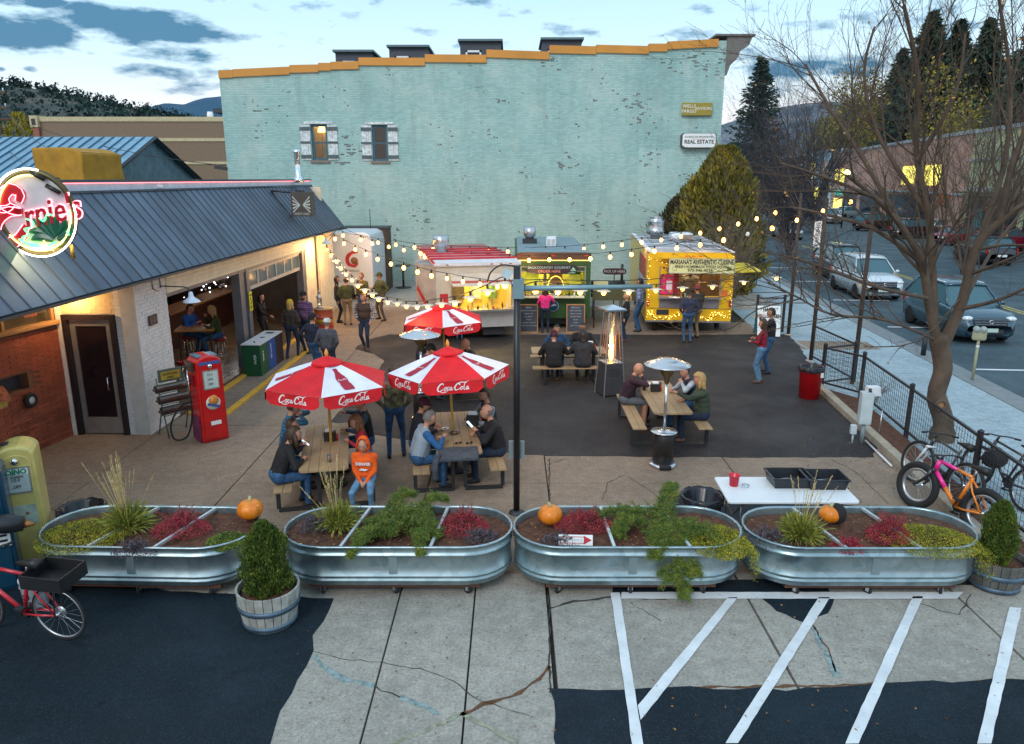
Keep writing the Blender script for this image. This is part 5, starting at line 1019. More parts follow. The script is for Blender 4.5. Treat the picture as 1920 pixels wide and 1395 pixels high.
parasol(-1.58,17.3,R(-85),'rear parasol behind the other two with fairy string above it',2.17,1.82,Rr=1.0,tilt=(0,R(-1)))
def mushroom(x,y,label,h=1.93,r_=.41,base=True):
    t=thing('patio_heater',label,'patio heater',(x,y,0),0,'mushroom patio heaters');HM=mat('heater_steel',(.62,.62,.64),.22,.9,var=.06)
    MB().lathe([(.24,0),(.245,.03),(.23,.06),(.20,.07)],28).build('base_ring',HM,t);MB().lathe([(.185,.07),(.185,.60),(.17,.62)],28).build('tank_cover',mat('heater_bronze',(.035,.03,.03),.35,.4),t)
    MB().lathe([(.235,.64),(.235,.655),(.03,.67)],28).build('tray',HM,t);MB().tube([(0,0,.66),(0,0,h-.33)],.026,12).build('pole',HM,t)
    MB().lathe([(.04,h-.40),(.055,h-.28),(.10,h-.24),(.12,h-.18),(.12,h-.07),(.07,h-.05)],20).build('burner',mat('burner_brass',(.28,.2,.1),.35,.8),t)
    MB().lathe([(r_,h-.07),(r_*.98,h-.055),(r_*.62,h+.0),(r_*.5,h+.012),(r_*.48,h+.03),(r_*.2,h+.045),(.001,h+.05)],36,close=True).build('reflector',HM,t)
    MB().tube([(0,0,h-.06),(0,0,h+.0)],.02,8).build('stem',HM,t)
    for k in range(3):a=R(120*k+20);MB().tube([(.05*math.cos(a),.05*math.sin(a),h-.08),(r_*.55*math.cos(a),r_*.55*math.sin(a),h-.01)],.006,4).build('stay',HM,t)
    wheelg=MB().tube([(-.1,-.26,.05),(.1,-.26,.05)],.04,10).build('wheel',RUB,t)
mushroom(2.71,12.72,'mushroom patio heater with bronze tank cover on the concrete seam in front')
mushroom(-1.92,15.4,'mushroom patio heater standing behind the front parasols',1.9,.43)
# pyramid flame heater
ph=thing('flame_heater','pyramid flame heater with glass tube beside the asphalt tables','patio heater',(2.34,17.35,0),R(18));b_,tp_,ht=.27,.14,2.03
for sx_ in(-1,1):
    for sy_ in(-1,1):MB().tube([(sx_*b_,sy_*b_,0),(sx_*tp_,sy_*tp_,ht)],.016,4,sm=False).build('corner_post',STEEL,ph)
w0=lambda z:b_+(tp_-b_)*z/ht-.014
mb=MB();a,c=w0(.04),w0(.78);mb.add([(-a,-a,.04),(a,-a,.04),(a,a,.04),(-a,a,.04),(-c,-c,.78),(c,-c,.78),(c,c,.78),(-c,c,.78)],[(0,3,2,1),(4,5,6,7),(0,1,5,4),(1,2,6,5),(2,3,7,6),(3,0,4,7)]);mb.build('gas_cabinet',mat('graphite_panel',(.06,.06,.065),.4,.3),ph)
for i in range(4):
    for j in range(6):MB().box(-.14+j*.05,-.105+j*.05,-w0(.5+i*.05)-.008,-w0(.5+i*.05)+.01,.5+i*.05,.52+i*.05).build('louvre',DI,ph)
c=w0(.79)+.01;MB().box(-c,c,-c,c,.785,.81).build('burner_plate',STEEL,ph)
MB().lathe([(.06,.81),(.06,1.98)],20,close=True).build('glass_tube',mat('heater_glass',(.95,.9,.88),.03,trans=1.,var=0),ph)
fb=MB();r_=random.Random(2)
for i in range(3):fb.lathe([(.008,.84),(.026-i*.005,.92),(.034-i*.006,1.05),(.022,1.25),(.012,1.45),(.001,1.62-i*.12)],10,c=(r_.uniform(-.01,.01),r_.uniform(-.01,.01),0))
fb.build('flame',mat('flame',(1,.5,.1),emit=14,ecol=(1,.42,.07)),ph,kind='stuff')
for sx_,sy_ in((-1,0),(1,0),(0,-1),(0,1)):
    for k in(-.5,.5):MB().tube([((sx_ or k)*w0(.8)*1.0,(sy_ or k)*w0(.8),.81),((sx_ or k)*w0(ht)*1.0,(sy_ or k)*w0(ht),ht)],.006,4).build('guard_bar',mat('copper_guard',(.45,.28,.2),.3,.8),ph)
MB().add([(-.25,-.25,ht+.01),(.25,-.25,ht+.01),(.25,.25,ht+.01),(-.25,.25,ht+.01),(-.25,-.25,ht+.05),(.25,-.25,ht+.05),(.25,.25,ht+.05),(-.25,.25,ht+.05),(0,0,ht+.14)],[(0,3,2,1),(0,1,5,4),(1,2,6,5),(2,3,7,6),(3,0,4,7),(4,5,8),(5,6,8),(6,7,8),(7,4,8)]).build('cap',mat('polished_cap',(.75,.76,.78),.12,1),ph)
lightpt(ph,(0,-.0,1.2),8,(1,.5,.15),.05)
# items on tables
def caddy(x,y,label,z=.75,m=None,s=1.):
    t=thing('napkin_caddy',label,'napkin holder',(x,y,z));MB().box(-.09*s,.09*s,-.07*s,.07*s,0,.17*s).build('caddy_box',m or mat('black_plastic',(.02,.02,.022),.35),t,bevel=.008);MB().box(-.06*s,.06*s,-.05*s,.05*s,.171*s,.20*s).build('napkins',mat('paper'),t)
    MB().tube([(.12*s,0,0),(.12*s,0,.12)],.018,8).build('sauce_bottle',CB[0],t)
caddy(TA[0]+.02,TA[1]+.22,'black napkin caddy beside the gold pole on the left front table');caddy(TB[0]+.28,TB[1]+.35,'black napkin caddy on the table by the lamp post',s=1.2);caddy(2.95,14.95,'dark napkin caddy in the middle of the heater table');caddy(2.02,18.95,'black napkin caddy at the right end of the far asphalt table')
def plate(x,y,z,label,m,r_=.12,name='plate',cat='plate'):t=thing(name,label,cat,(x,y,z));MB().lathe([(.001,.0),(r_*.7,.004),(r_,.018),(r_*.95,.02),(r_*.65,.008),(.001,.006)],18).build('dish',m,t);MB().ball((.01,0,.012),r_*.42,8,(1,.8,.4)).build('food',mat('food_brown',(.3,.14,.05),.7,var=.5,vs=40),t)
plate(2.86,15.5,.75,'white paper plate with food at the far end of the heater table',mat('paper'));plate(TB[0]-.02,TB[1]-.12,.75,'black bowl on the table by the lamp post',mat('black_plastic'),.1,'bowl','bowl');plate(1.15,18.75,.75,'white paper tray on the far asphalt table',mat('paper'));plate(TB[0]-.2,TB[1]+.1,.75,'small white tray on the table by the lamp post',mat('paper'),.08)
def cup(x,y,z,label,m,h=.12,r_=.035):t=thing('cup',label,'cup',(x,y,z));MB().lathe([(r_*.8,0),(r_,h),(r_*.9,h),(r_*.7,.01),(.001,.01)],14).build('cup_body',m,t);MB().lathe([(r_*.72,.012),(r_*.85,h*.7),(.001,h*.7)],12).build('drink',mat('beer',(.35,.15,.02),.1),t)
cup(-2.83,10.95,.75,'clear cup near the planter end of the left front table',mat('clear_plastic',(.8,.82,.85),.05,trans=.9,var=0));cup(3.1,15.2,.75,'dark glass behind the caddy on the heater table',mat('bottle_dark'));cup(2.75,15.05,.75,'small dark cup on the heater table near the bald man',mat('bottle_dark'));cup(TA[0]+.2,TA[1]+.95,.75,'wine cup at the far right corner of the left front table',mat('wine_red',(.2,.01,.02),.1));cup(1.0,19.0,.75,'yellow drink on the far asphalt table',mat('mustard'))
# ================================================================ folding table, trays, bins
ft=thing('folding_table','white folding table behind the right planters','table',(3.86,9.93,0),R(0));WPL=mat('white_table_top',(.72,.74,.76),.45,var=.03)
MB().prism([(-.88,-.44),(.86,-.44),(.89,-.41),(.92,.42),(.88,.45),(-.85,.45),(-.88,.42),(-.91,-.41)],.70,.74).build('tabletop',WPL,ft,bevel=.012)
for x in(-.7,.7):
    MB().tube([(x,-.33,.70),(x,-.36,.02),(x,.36,.02),(x,.33,.70)],.014,6).build('leg',mat('grey_steel_leg',(.12,.12,.13),.4,.5),ft);MB().tube([(x,0,.35),(x*.5,0,.70)],.01,6).build('brace',mat('grey_steel_leg'),ft);MB().tube([(x,-.35,.35),(x,.35,.35)],.01,6).build('crossbar',mat('grey_steel_leg'),ft)
def tray(x,y,rot,label,s=(.56,.42,.16)):
    t=thing('bus_tub',label,'tub',(x,y,.74),rot,'black tubs on the folding table');a,b,h=s[0]/2,s[1]/2,s[2];k=.88
    def ringv(f,z):return[(-a*f,-b*f,z),(a*f,-b*f,z),(a*f,b*f,z),(-a*f,b*f,z)]
    v=ringv(k,0)+ringv(1,h)+ringv(1.06,h)+ringv(1.06,h-.02)+ringv(.97,h)+ringv(k-.03,.012);f_=[(3,2,1,0),(20,21,22,23)]
    for p,q in((0,4),(4,8),(8,12),(16,4),(20,16)):
        for i in range(4):j=(i+1)%4;f_.append((p+i,p+j,q+j,q+i) if not(p,q) in((16,4),) else(q+i,q+j,p+j,p+i))
    MB().add(v,f_).build('tub',mat('tub_black',(.018,.02,.026),.35),t,bevel=.004)
    for i in range(3):MB().tube([(-a*.7,-b*.6+i*.1,.03),(a*.6,-b*.5+i*.12,.04)],.008,5).build('cutlery',STEEL,t)
tray(3.98,10.12,0,'left black bus tub on the white folding table');tray(4.47,10.07,-.02,'right black bus tub behind the tall grass on the folding table')
rc=thing('red_bucket','red plastic cup bucket on the left end of the folding table','bucket',(3.18,10.05,.74));MB().lathe([(.06,0),(.075,.16),(.085,.165),(.07,.15),(.055,.01),(.001,.01)],18).build('bucket',mat('translucent_red',(.65,.02,.05),.2),rc)
rl=thing('crumpled_cup','clear crumpled plastic cup next to the red bucket','cup',(3.33,10.0,.742));MB().lathe([(.05,0),(.055,.03),(.03,.035),(.001,.03)],14).build('lid',mat('clear_plastic'),rl)
def tub(x,y,label,r_,h,m,inner=None,name='trash_bin'):
    t=thing(name,label,'bin',(x,y,0));MB().lathe([(r_*.84,0),(r_*.97,h*.93),(r_*1.03,h*.94),(r_*1.03,h),(r_*.95,h),(r_*.8,.03),(.001,.03)],28).build('barrel',m,t)
    mb=MB();vs_,n=[],40
    for i,(rr,z) in enumerate(((1.07,h*.86),(1.09,h*1.0),(1.0,h*1.03),(.9,h*.97),(.7,h*.5),(.3,h*.35))):
        for j in range(n):a=2*math.pi*j/n;k=1+.025*math.sin(j*2.3+i);vs_.append((r_*rr*k*math.cos(a),r_*rr*k*math.sin(a),z+.012*math.sin(j*1.7+i*2)))
    mb.sm=True;mb.add(vs_,[(i*n+j,i*n+(j+1)%n,(i+1)*n+(j+1)%n,(i+1)*n+j) for i in range(5) for j in range(n)]+[tuple(range(5*n,6*n))]);mb.build('bin_liner',inner or mat('bin_liner_black',(.015,.016,.022),.25),t);return t
b_=tub(7.0,17.05,'bright red round trash bin with black liner by the fence corner',.27,.76,mat('bin_red',(.62,.008,.015),.4));MB().box(.12,.19,-.265,-.255,.55,.66).build('sticker',mat('sign_white'),b_)
X,Y_=G(1317,928,.60);tub(X,Y_,'black round trash bin between the planter and the folding table',.29,.60,mat('bin_black',(.014,.016,.02),.4))
X,Y_=G(152,951,.60);tub(X,Y_,'black round trash bin behind the left planter beside the pumps',.29,.60,mat('bin_black'))
# recycling station
rb=thing('recycling_station','three part recycling station, green blue and black, by the garage opening','recycling bins',RL_(.42,5.5),rz0);WTOP=mat('pale_bin_top',(.60,.62,.66),.5)
for i,(c,tx_) in enumerate((((.008,.085,.035),'PAPER'),((.012,.07,.30),'BOTTLES'),((.03,.02,.02),'TRASH'))):
    q=thing('bin',None,None,(0,i*.62-.55,0));q.parent=rb
    MB().box(-.24,.24,-.30,.305,0,.82).build('cabinet',mat('bin_col%d'%i,c,.45),q,bevel=.01);MB().add([(-.26,-.31,.823),(.26,-.31,.823),(.26,.312,.823),(-.26,.312,.823),(-.26,-.31,.845),(.26,-.31,.845),(.26,.312,.845),(-.26,.312,.845)],[(0,3,2,1),(4,5,6,7),(0,1,5,4),(1,2,6,5),(2,3,7,6),(3,0,4,7)]).build('lid',WTOP,q)
    if i==0:MB().cbox((0,0,.849),(.04,.22,.005),rz=.4).build('slot',DI,q)
    elif i==1:MB().lathe([(.07,.846),(.07,.852),(.001,.852)],16).build('hole',DI,q)
    else:MB().box(-.1,.1,-.1,.1,.846,.852).build('hole',DI,q)
    text(tx_,WT,q,(.245,-.1,.5),.1,rot=(0,R(90),0)) if i<2 else None
text('PAPER',WT,rb,(.1,-.86,.45),.09,rot=(R(90),R(-90),0))
# oil drums with lantern
for k,(z,cc,h) in enumerate(((0,'drum_red',.52),(.521,'drum_rust',.48))):
    X,Y_=G(607,640);t=thing('oil_drum',['lower red and yellow drum of the stack at the far restaurant corner','upper rusty red drum with wooden top at the far restaurant corner'][k],'drum',(X,Y_+.2,z),group='stacked oil drums')
    MB().lathe([(.29,0),(.30,.02),(.285,.05),(.285,h*.48),(.297,h*.5),(.285,h*.52),(.285,h-.04),(.30,h-.01),(.30,h)],26).build('drum',mat(cc,(.42,.05,.02) if k==0 else(.36,.07,.03),.6,var=.45,vs=5),t)
    MB().lathe([(.293,h*.12),(.293,h*.4)],26,close=True).build('band',mat('drum_yellow',(.5,.28,.04),.6,var=.3),t)
    if k:MB().lathe([(.31,h+.001),(.31,h+.035),(.001,h+.035)],26).build('wood_top',mat('tan_plank'),t)
ln=thing('lantern','metal lantern standing on the drum stack','lantern',(X-.12,Y_+.25,1.04));MB().lathe([(.1,0),(.1,.05),(.03,.06)],14).lathe([(.09,.3),(.1,.33),(.04,.4),(.03,.5),(.06,.52),(.001,.55)],14).build('lantern_frame',STEEL,ln,kind='stuff');MB().lathe([(.07,.06),(.08,.18),(.07,.3)],14,close=True).build('globe',mat('clear_plastic'),ln)
# ---------------------------------------------------------------- petrol pumps
def pump(x,y,rz,label,cb,cs,h=1.72,w_=.52,d_=.5,kind='red'):
    """front faces local -y"""
    t=thing('petrol_pump',label,'petrol pump',(x,y,0),rz,'vintage petrol pumps');M1=mat('pump_'+kind,cb,.35,var=.15,clear=.4);M2=mat('pump2_'+kind,cs,.4,var=.3,vs=6)
    n=8;prof=[(-w_/2,0),(w_/2,0),(w_/2*.94,h*.92)]+[(w_/2*.94*math.cos(a),h*.92+h*.08*math.sin(a)) for a in np.linspace(.25,math.pi-.25,n)]+[(-w_/2*.94,h*.92)]
    mb=MB();mb.M=Matrix.Rotation(R(90),4,'X');mb.prism(prof,-d_/2,d_/2);mb.build('cabinet',M1,t,bevel=.03)
    mb=MB();mb.M=Matrix.Rotation(R(90),4,'X');mb.prism([(a*.8,.06+b*.9) for a,b in prof],d_/2+.002,d_/2+.02);mb.build('door',M1,t,bevel=.012)
    f_=-d_/2-.021
    MB().box(-.15,.15,f_-.012,f_,h*.62,h*.84).build('dial_frame',mat('dial_frame',(.45,.47,.42),.3,.6),t);MB().box(-.13,.13,f_-.016,f_-.0125,h*.635,h*.825).build('dial_face',mat('dial_face',(.50,.58,.56),.3),t)
    for i,s_ in enumerate(('27.9','10.0','.289')):text(s_,BT,t,(-.02,f_-.018,h*(.79-i*.055)),.06)
    MB().ball((0,f_-.02,h*.885),.045,10,(1,.5,1)).build('sight_glass',CHR,t)
    if kind=='red':
        MB().box(-.2,.2,f_-.008,f_,h*.905,h*.94).build('name_strip',mat('strip_navy',(.06,.10,.3),.4),t);mb=MB();mb.M=Matrix.Rotation(R(90),4,'X');mb.lathe([(.14,0),(.14,.006),(.001,.006)],24,c=(0,h*.46,-f_));mb.build('round_decal',mat('decal_white',(.75,.72,.65),.5),t)
        mb=MB();mb.M=Matrix.Rotation(R(90),4,'X');mb.lathe([(.10,0),(.10,.009),(.001,.009)],20,c=(.01,h*.49,-f_));mb.build('round_decal',mat('decal_orange',(.65,.25,.05),.5,var=.4,vs=20),t);MB().cbox((0,f_-.011,h*.43),(.24,.004,.05),ry=.35).build('decal_band',mat('decal_blue',(.03,.1,.3),.5),t)
        MB().box(-.08,.12,f_-.006,f_-.001,h*.2,h*.245).build('plate',mat('sign_white'),t);MB().box(-.2,.2,-.18,.18,h*.982,h*.995).build('top_panel',mat('pump_top_blue',(.12,.22,.3),.4,var=.3,vs=5),t)
    if kind=='yellow':
        MB().box(-.13,.13,f_-.019,f_-.0165,h*.78,h*.825).build('name_strip',mat('sign_white'),t);text('DINO',mat('dino_green',(.01,.25,.12),.5),t,(0,f_-.021,h*.802),.09,bold=.004);text('SUPREME',BT,t,(0,f_-.021,h*.76),.035)
        mb=MB();mb.lathe([(.12,0),(.12,.012),(.001,.012)],20,c=(-.06,0,h*.985),sx=1,sy=.7);mb.build('top_hole',mat('dark_recess'),t);MB().box(-.16,.16,f_-.006,f_-.001,h*.36,h*.52).build('lower_panel',mat('pump_panel_worn',(.45,.52,.42),.5,var=.3,vs=9),t);MB().ball((.05,f_-.01,h*.45),.02,8).build('knob',mat('rusty_red'),t)
    # hose and nozzle on the left side
    xs_=-w_/2-.03
    MB().box(xs_-.01,xs_+.03,-.08,.08,h*.66,h*.78).build('nozzle_bracket',M2,t);MB().tube([(xs_-.04,.02,h*.82),(xs_-.045,0,h*.72),(xs_-.04,-.01,h*.58)],[.014,.03,.018],8).build('nozzle',CHR,t);MB().tube([(xs_-.04,-.03,h*.74),(xs_-.08,-.09,h*.66)],.009,5).build('trigger',CHR,t)
    MB().tube(smooth_path([(xs_-.04,-.01,h*.58),(xs_-.05,-.02,h*.3),(xs_-.16,.05,.12),(xs_-.38,.1,.1),(xs_-.42,.1,.4),(xs_-.22,.1,h*.42),(xs_+.02,.1,h*.45)],5),.018,8).build('hose',RUB,t)
    if kind=='red':MB().box(xs_-.02,xs_+.028,-.16,.16,h*.83,h*.93).build('side_window',mat('dial_dark',(.05,.04,.03),.2),t);MB().box(xs_+.01,xs_+.026,-.2,.2,.02,h*.3).build('worn_side_panel',mat('pump_side_worn',(.15,.03,.10),.5,var=.6,vs=7),t)
    return t
pump(-5.98,14.2,R(42),'red petrol pump with round decal beside the muffler rack',(.55,.006,.008),(.25,.01,.02))
pump(-6.52,9.35,R(24),'cream yellow petrol pump with dino price sign',(.60,.50,.16),(.3,.3,.2),1.66,.46,.5,'yellow')
bp=pump(-6.52,8.62,R(30),'dark blue petrol pump at the left edge of the photo',(.003,.045,.09),(.02,.05,.1),1.66,.52,.5,'blue')
MB().box(-.2,.22,-.30,-.275,.62,.86).build('notice',mat('sign_white'),bp);MB().box(-.17,.19,-.305,-.301,.75,.78).build('notice_line',BT,bp);MB().box(-.17,.19,-.305,-.301,.68,.71).build('notice_line',BT,bp)
mt=thing('tank_ornament','black pointed tank with 1101 lettering strapped on the blue pump','ornament',(-6.15,8.28,.98),R(24));MB().tube([(-.5,0,.05),(.1,0,.0),(.25,0,-.03)],[.1,.12,.09],14).build('tank',mat('bin_black'),mt);MB().tube([(.25,0,-.03),(.36,0,-.06)],[.06,.015],10).build('nose',mat('copper_nose',(.35,.16,.06),.4,.6),mt);text('1101',WT,mt,(-.12,-.125,-.06),.13)
# muffler rack
mr=thing('muffler_rack','green metal rack holding three old mufflers and a yellow name plate','rack',(-6.72,14.45,0),R(50));RG=mat('rack_green',(.13,.17,.13),.5,.3)
for x in(-.28,.28):
    MB().tube([(x,-.12,0),(x,.02,.6),(x,.16,1.18)],.014,5).build('leg',RG,mr);MB().tube([(x,.3,0),(x,.05,.62)],.014,5).build('leg',RG,mr)
for i,(y,z) in enumerate(((-.02,.55),(.04,.76),(.12,.97))):
    MB().tube([(-.38,y,z),(-.34,y,z),(-.33,y,z),(.31,y,z),(.32,y,z),(.36,y,z)],[.025,.025,.085,.085,.025,.025],14,sm=False).build('muffler',mat('muffler_steel',(.16,.14,.12),.3,.8,var=.3),mr);MB().tube([(-.3,y-.03,z-.1),(.3,y-.03,z-.1)],.01,4).build('rail',RG,mr)
MB().prism([(-.24,.14),(.24,.14),(.24,.17),(-.24,.17)],1.08,1.34).build('name_board',RG,mr,bevel=.01);MB().box(-.19,.19,.128,.139,1.13,1.29).build('plate',mat('plate_yellow',(.48,.34,.04),.5),mr);text('MUFFLERS',BT,mr,(0,.125,1.235),.07);text('PIPES',BT,mr,(0,.125,1.165),.06)
# white bucket, sign in planter etc.
X,Y_=G(70,1132);wb=thing('plastic_bucket','white plastic bucket standing behind the red bicycle','bucket',(X,Y_,0));MB().lathe([(.13,0),(.15,.32),(.158,.33),(.158,.36),(.145,.36),(.12,.02),(.001,.02)],22).build('bucket',mat('white_plastic'),wb);MB().torus((0,0,.27),.153,.006,22,5).build('hoop',mat('louvre_grey'),wb);text('20',BT,wb,(-.03,-.146,.16),.1)
# ================================================================ planters
GALV,x=newmat('galvanised_steel',.32,.85);co=x.coord();vo=x.n('TexVoronoi');vo.inputs['Scale'].default_value=9;x.l(co,vo.inputs['Vector'])
x.col(x.mix(.25,x.ramp(x.noise(.9,5,x.coord(scale=(1,1,.3))),[(.3,(.16,.25,.28)),(.7,(.42,.52,.55))]),x.ramp(vo.outputs['Color'],[(.2,(.2,.3,.33)),(.8,(.6,.68,.70))])))
x.l(x.ramp(x.noise(2.5,6,x.coord(scale=(1,1,.12)),.7),[(.3,(.22,)*3),(.7,(.5,)*3)]),x.b.inputs['Roughness']);x.bump(x.noise(1.4,3,co),.25,.03)
SOIL=mat('bark_mulch',(.10,.040,.022),.95,var=.5,vs=14,bump=1.,bs=30,bd=.03);DOLLY=mat('dolly_wood',(.09,.035,.022),.8,var=.3)
def stadium(L,W,n=14):
    r_=W/2;a=L/2-r_;return[(a+r_*math.cos(q),r_*math.sin(q)) for q in np.linspace(-math.pi/2,math.pi/2,n)]+[(-a+r_*math.cos(q),r_*math.sin(q)) for q in np.linspace(math.pi/2,3*math.pi/2,n)]
def planter(x,y,rot,label,divs,LL=2.86):
    t=thing('stock_tank_planter',label,'planter',(x,y,0),rot,'galvanised stock tank planters on castors');L,W=LL,1.14;z0,z1=.16,.69
    prof=[(-.02,z0),(0,z0+.02),(.006,z0+.06),(.02,z0+.07),(.02,z0+.085),(.004,z0+.10),(.004,z0+.12),(.02,z0+.13),(.02,z0+.145),(.004,z0+.16),(.012,z1-.13),(.03,z1-.118),(.03,z1-.10),(.012,z1-.088),(.012,z1-.02),(.03,z1-.012),(.035,z1),(.025,z1+.012),(.005,z1+.01),(.0,z1-.01),(-.005,z1-.09),(-.02,z1-.2)]
    S=stadium(L,W);n=len(S);vs_=[]
    for o,z in prof:
        for(a,b),(p,q) in zip(S,stadium(L+2*o,W+2*o)):vs_.append((p,q,z))
    mb=MB();mb.sm=True;mb.add(vs_,[(i*n+j,i*n+(j+1)%n,(i+1)*n+(j+1)%n,(i+1)*n+j) for i in range(len(prof)-1) for j in range(n)]+[tuple(range(n-1,-1,-1))]);mb.build('tank',GALV,t)
    # vertical weld seam
    MB().box(-.05,.05,-W/2-.016,-W/2-.004,z0+.17,z1-.14).build('seam',mat('weld_seam',(.34,.44,.47),.35,.8),t)
    bm=bmesh.new();P_=stadium(L-.03,W-.03,16);gv=[]
    K=12
    for k in range(K+1):gv.append([bm.verts.new((a*k/K if k else 0,b*k/K if k else 0,z1-.085+.035*noise.noise(Vector((a*k/K*3+x,b*k/K*3,5)))+.012*noise.noise(Vector((a*k/K*30,b*k/K*30+x,1))))) for a,b in P_])
    for k in range(K):
        for j in range(len(P_)):
            try:bm.faces.new((gv[k][j],gv[k][(j+1)%len(P_)],gv[k+1][(j+1)%len(P_)],gv[k+1][j]))
            except ValueError:pass
    me=bpy.data.meshes.new('soil');bm.to_mesh(me);bm.free();me.validate();me.materials.append(SOIL);linkmesh('soil',me,t)
    for dx,sk in divs:MB().add([(dx-.018-sk,-W/2+.005,z1-.03),(dx+.018-sk,-W/2+.005,z1-.03),(dx+.018+sk,W/2-.005,z1-.03),(dx-.018+sk,W/2-.005,z1-.03),(dx-.018-sk,-W/2+.005,z1+.004),(dx+.018-sk,-W/2+.005,z1+.004),(dx+.018+sk,W/2-.005,z1+.004),(dx-.018+sk,W/2-.005,z1+.004)],
        [(0,3,2,1),(4,5,6,7),(0,1,5,4),(1,2,6,5),(2,3,7,6),(3,0,4,7)]).build('cross_brace',mat('brace_steel',(.65,.72,.75),.4,.6),t)
    MB().box(-1.05,1.05,-.5,-.38,.105,.155).build('dolly_beam',DOLLY,t);MB().box(-1.05,1.05,.38,.5,.105,.155).build('dolly_beam',DOLLY,t)
    for a in(-.9,0,.9):
        for b in(-.46,.46):
            c=thing('castor',None,None,(a,b,0),rnd.uniform(-1.2,1.2));c.parent=t;M=Matrix.Rotation(R(90),4,'Y')
            mb=MB();mb.M=Matrix.Translation((0,0,.05))@M;mb.lathe([(.001,-.016),(.048,-.016),(.05,0),(.048,.016),(.001,.016)],16);mb.build('wheel',RUB,c);MB().box(-.03,-.02,-.02,.02,.045,.104).build('fork',STEEL,c);MB().box(.02,.03,-.02,.02,.045,.104).build('fork',STEEL,c)
    return t
planter(-4.62,8.86,R(-2),'leftmost stock tank planter with yellow green creeper, grass and red shrub',[(-.35,.16),(.45,.14)],2.7)
planter(-1.45,8.86,0,'second stock tank planter from the left with cut spruce boughs',[(-.55,.08),(.52,.06)])
planter(1.47,8.86,0,'third stock tank planter from the left with the entrance sign',[(-.25,-.02),(.62,-.07)])
planter(4.42,8.84,0,'rightmost stock tank planter with tall grass and leaning pumpkin',[(-.50,-.12),(.42,-.10)])
es=thing('entrance_sign','white entrance sign with a red arrow stuck in the third planter','sign',(.78,8.42,.64),R(-2));es.rotation_euler=(R(-18),0,R(-2));MB().box(-.21,.21,-.004,.004,0,.13).build('board',mat('sign_white'),es)
mb=MB()
for q in((-.19,.10,-.0075,-.0045,.1,.108),(-.19,.10,-.0075,-.0045,.025,.033),(-.19,-.182,-.0075,-.0045,.0335,.0995)):MB().box(*q).build('arrow_bar',REDP,es)
MB().add([(.1,-.006,.012),(.2,-.006,.066),(.1,-.006,.12),(.1,-.0045,.012),(.2,-.0045,.066),(.1,-.0045,.12)],[(0,1,2),(5,4,3)]).build('arrow_head',REDP,es);text('ENTRANCE',mat('grey_print',(.35,.35,.38),.6),es,(-.03,-.006,.066),.045);MB().tube([(0,.01,.1),(0,.01,-.15)],.006,4).build('stake',DI,es)
def pumpkin(x,y,z,r_,label,dark=False):
    t=thing('pumpkin',label,'pumpkin',(x,y,z),rnd.uniform(0,3),'orange pumpkins set on the planters');mb=MB();n,m_=40,14;vs_=[]
    for i in range(m_+1):
        th=math.pi*i/m_
        for j in range(n):ph_=2*math.pi*j/n;rr=r_*math.sin(th)*(1+.055*abs(math.cos(ph_*5))**.6)+1e-4;vs_.append((rr*math.cos(ph_),rr*math.sin(ph_),-r_*.86*math.cos(th)*(1-.12*math.exp(-(th-math.pi)**2*3))+r_*.8))
    mb.sm=True;mb.add(vs_,[(i*n+j,i*n+(j+1)%n,(i+1)*n+(j+1)%n,(i+1)*n+j) for i in range(m_) for j in range(n)]);mb.build('flesh',mat('pumpkin_orange',(.72,.20,.008),.45,var=.22,vs=14,clear=.2),t);MB().tube([(0,0,r_*1.5),(.01,0,r_*1.72),(.03,.01,r_*1.85)],[.035,.02,.022],6).build('stem',mat('pumpkin_stem',(.42,.40,.20),.8),t);return t
X,Y_=G(455,985,.72);pumpkin(-3.45,9.15,.66,.16,'small orange pumpkin at the right end of the leftmost planter');pumpkin(.50,9.08,.62,.155,'orange pumpkin near the left end of the third planter with speckled side')
p_=pumpkin(4.15,9.05,.66,.135,'orange pumpkin wrapped in a black cloth in the rightmost planter');MB().ball((.09,-.01,.11),.145,12,(.8,.95,.95)).build('black_cloth',mat('black_cloth',(.015,.014,.016),.9),p_);p_.rotation_euler=(0,0,.1);p_.children[0].rotation_euler=(0,0,0)
fg=thing('fallen_placard','black placard lying in the second planter','placard',(-1.08,9.02,.68),R(-8));fg.rotation_euler=(R(38),0,R(-8));MB().box(-.15,.15,-.01,.01,-.1,.1).build('board',mat('black_plastic'),fg)
# half barrel tubs
def barrel(x,y,label,m,r_=.33,h=.44):
    t=thing('half_barrel',label,'planter',(x,y,0),group='half barrel tubs with small conifers');n=22
    for k in range(n):
        a0,a1=2*math.pi*k/n+.012,2*math.pi*(k+1)/n-.012;mb=MB();vs_=[]
        for z,q in((0,.80),(h*.5,.93),(h,1.0)):
            for a in(a0,a1):
                for rr in(q*r_,q*r_-.025):vs_.append((rr*math.cos(a),rr*math.sin(a),z))
        mb.add(vs_,[(0,2,6,4),(4,6,10,8),(1,5,7,3),(5,9,11,7),(8,10,11,9),(0,4,5,1),(4,8,9,5),(2,3,7,6),(6,7,11,10),(0,1,3,2)]);mb.build('stave',m,t)
    for z,q in((h*.12,.83),(h*.58,.945)):MB().lathe([(r_*q+.003,z-.03),(r_*(q+.012)+.006,z-.03),(r_*(q+.03)+.006,z+.03),(r_*(q+.02)+.003,z+.03)],36).build('hoop',mat('rust_blue_hoop',(.10,.16,.22),.5,.5,var=.4,vs=4),t)
    MB().lathe([(.001,h-.06),(r_*.5,h-.05),(r_*.95,h-.08)],24).build('soil',SOIL,t);return t
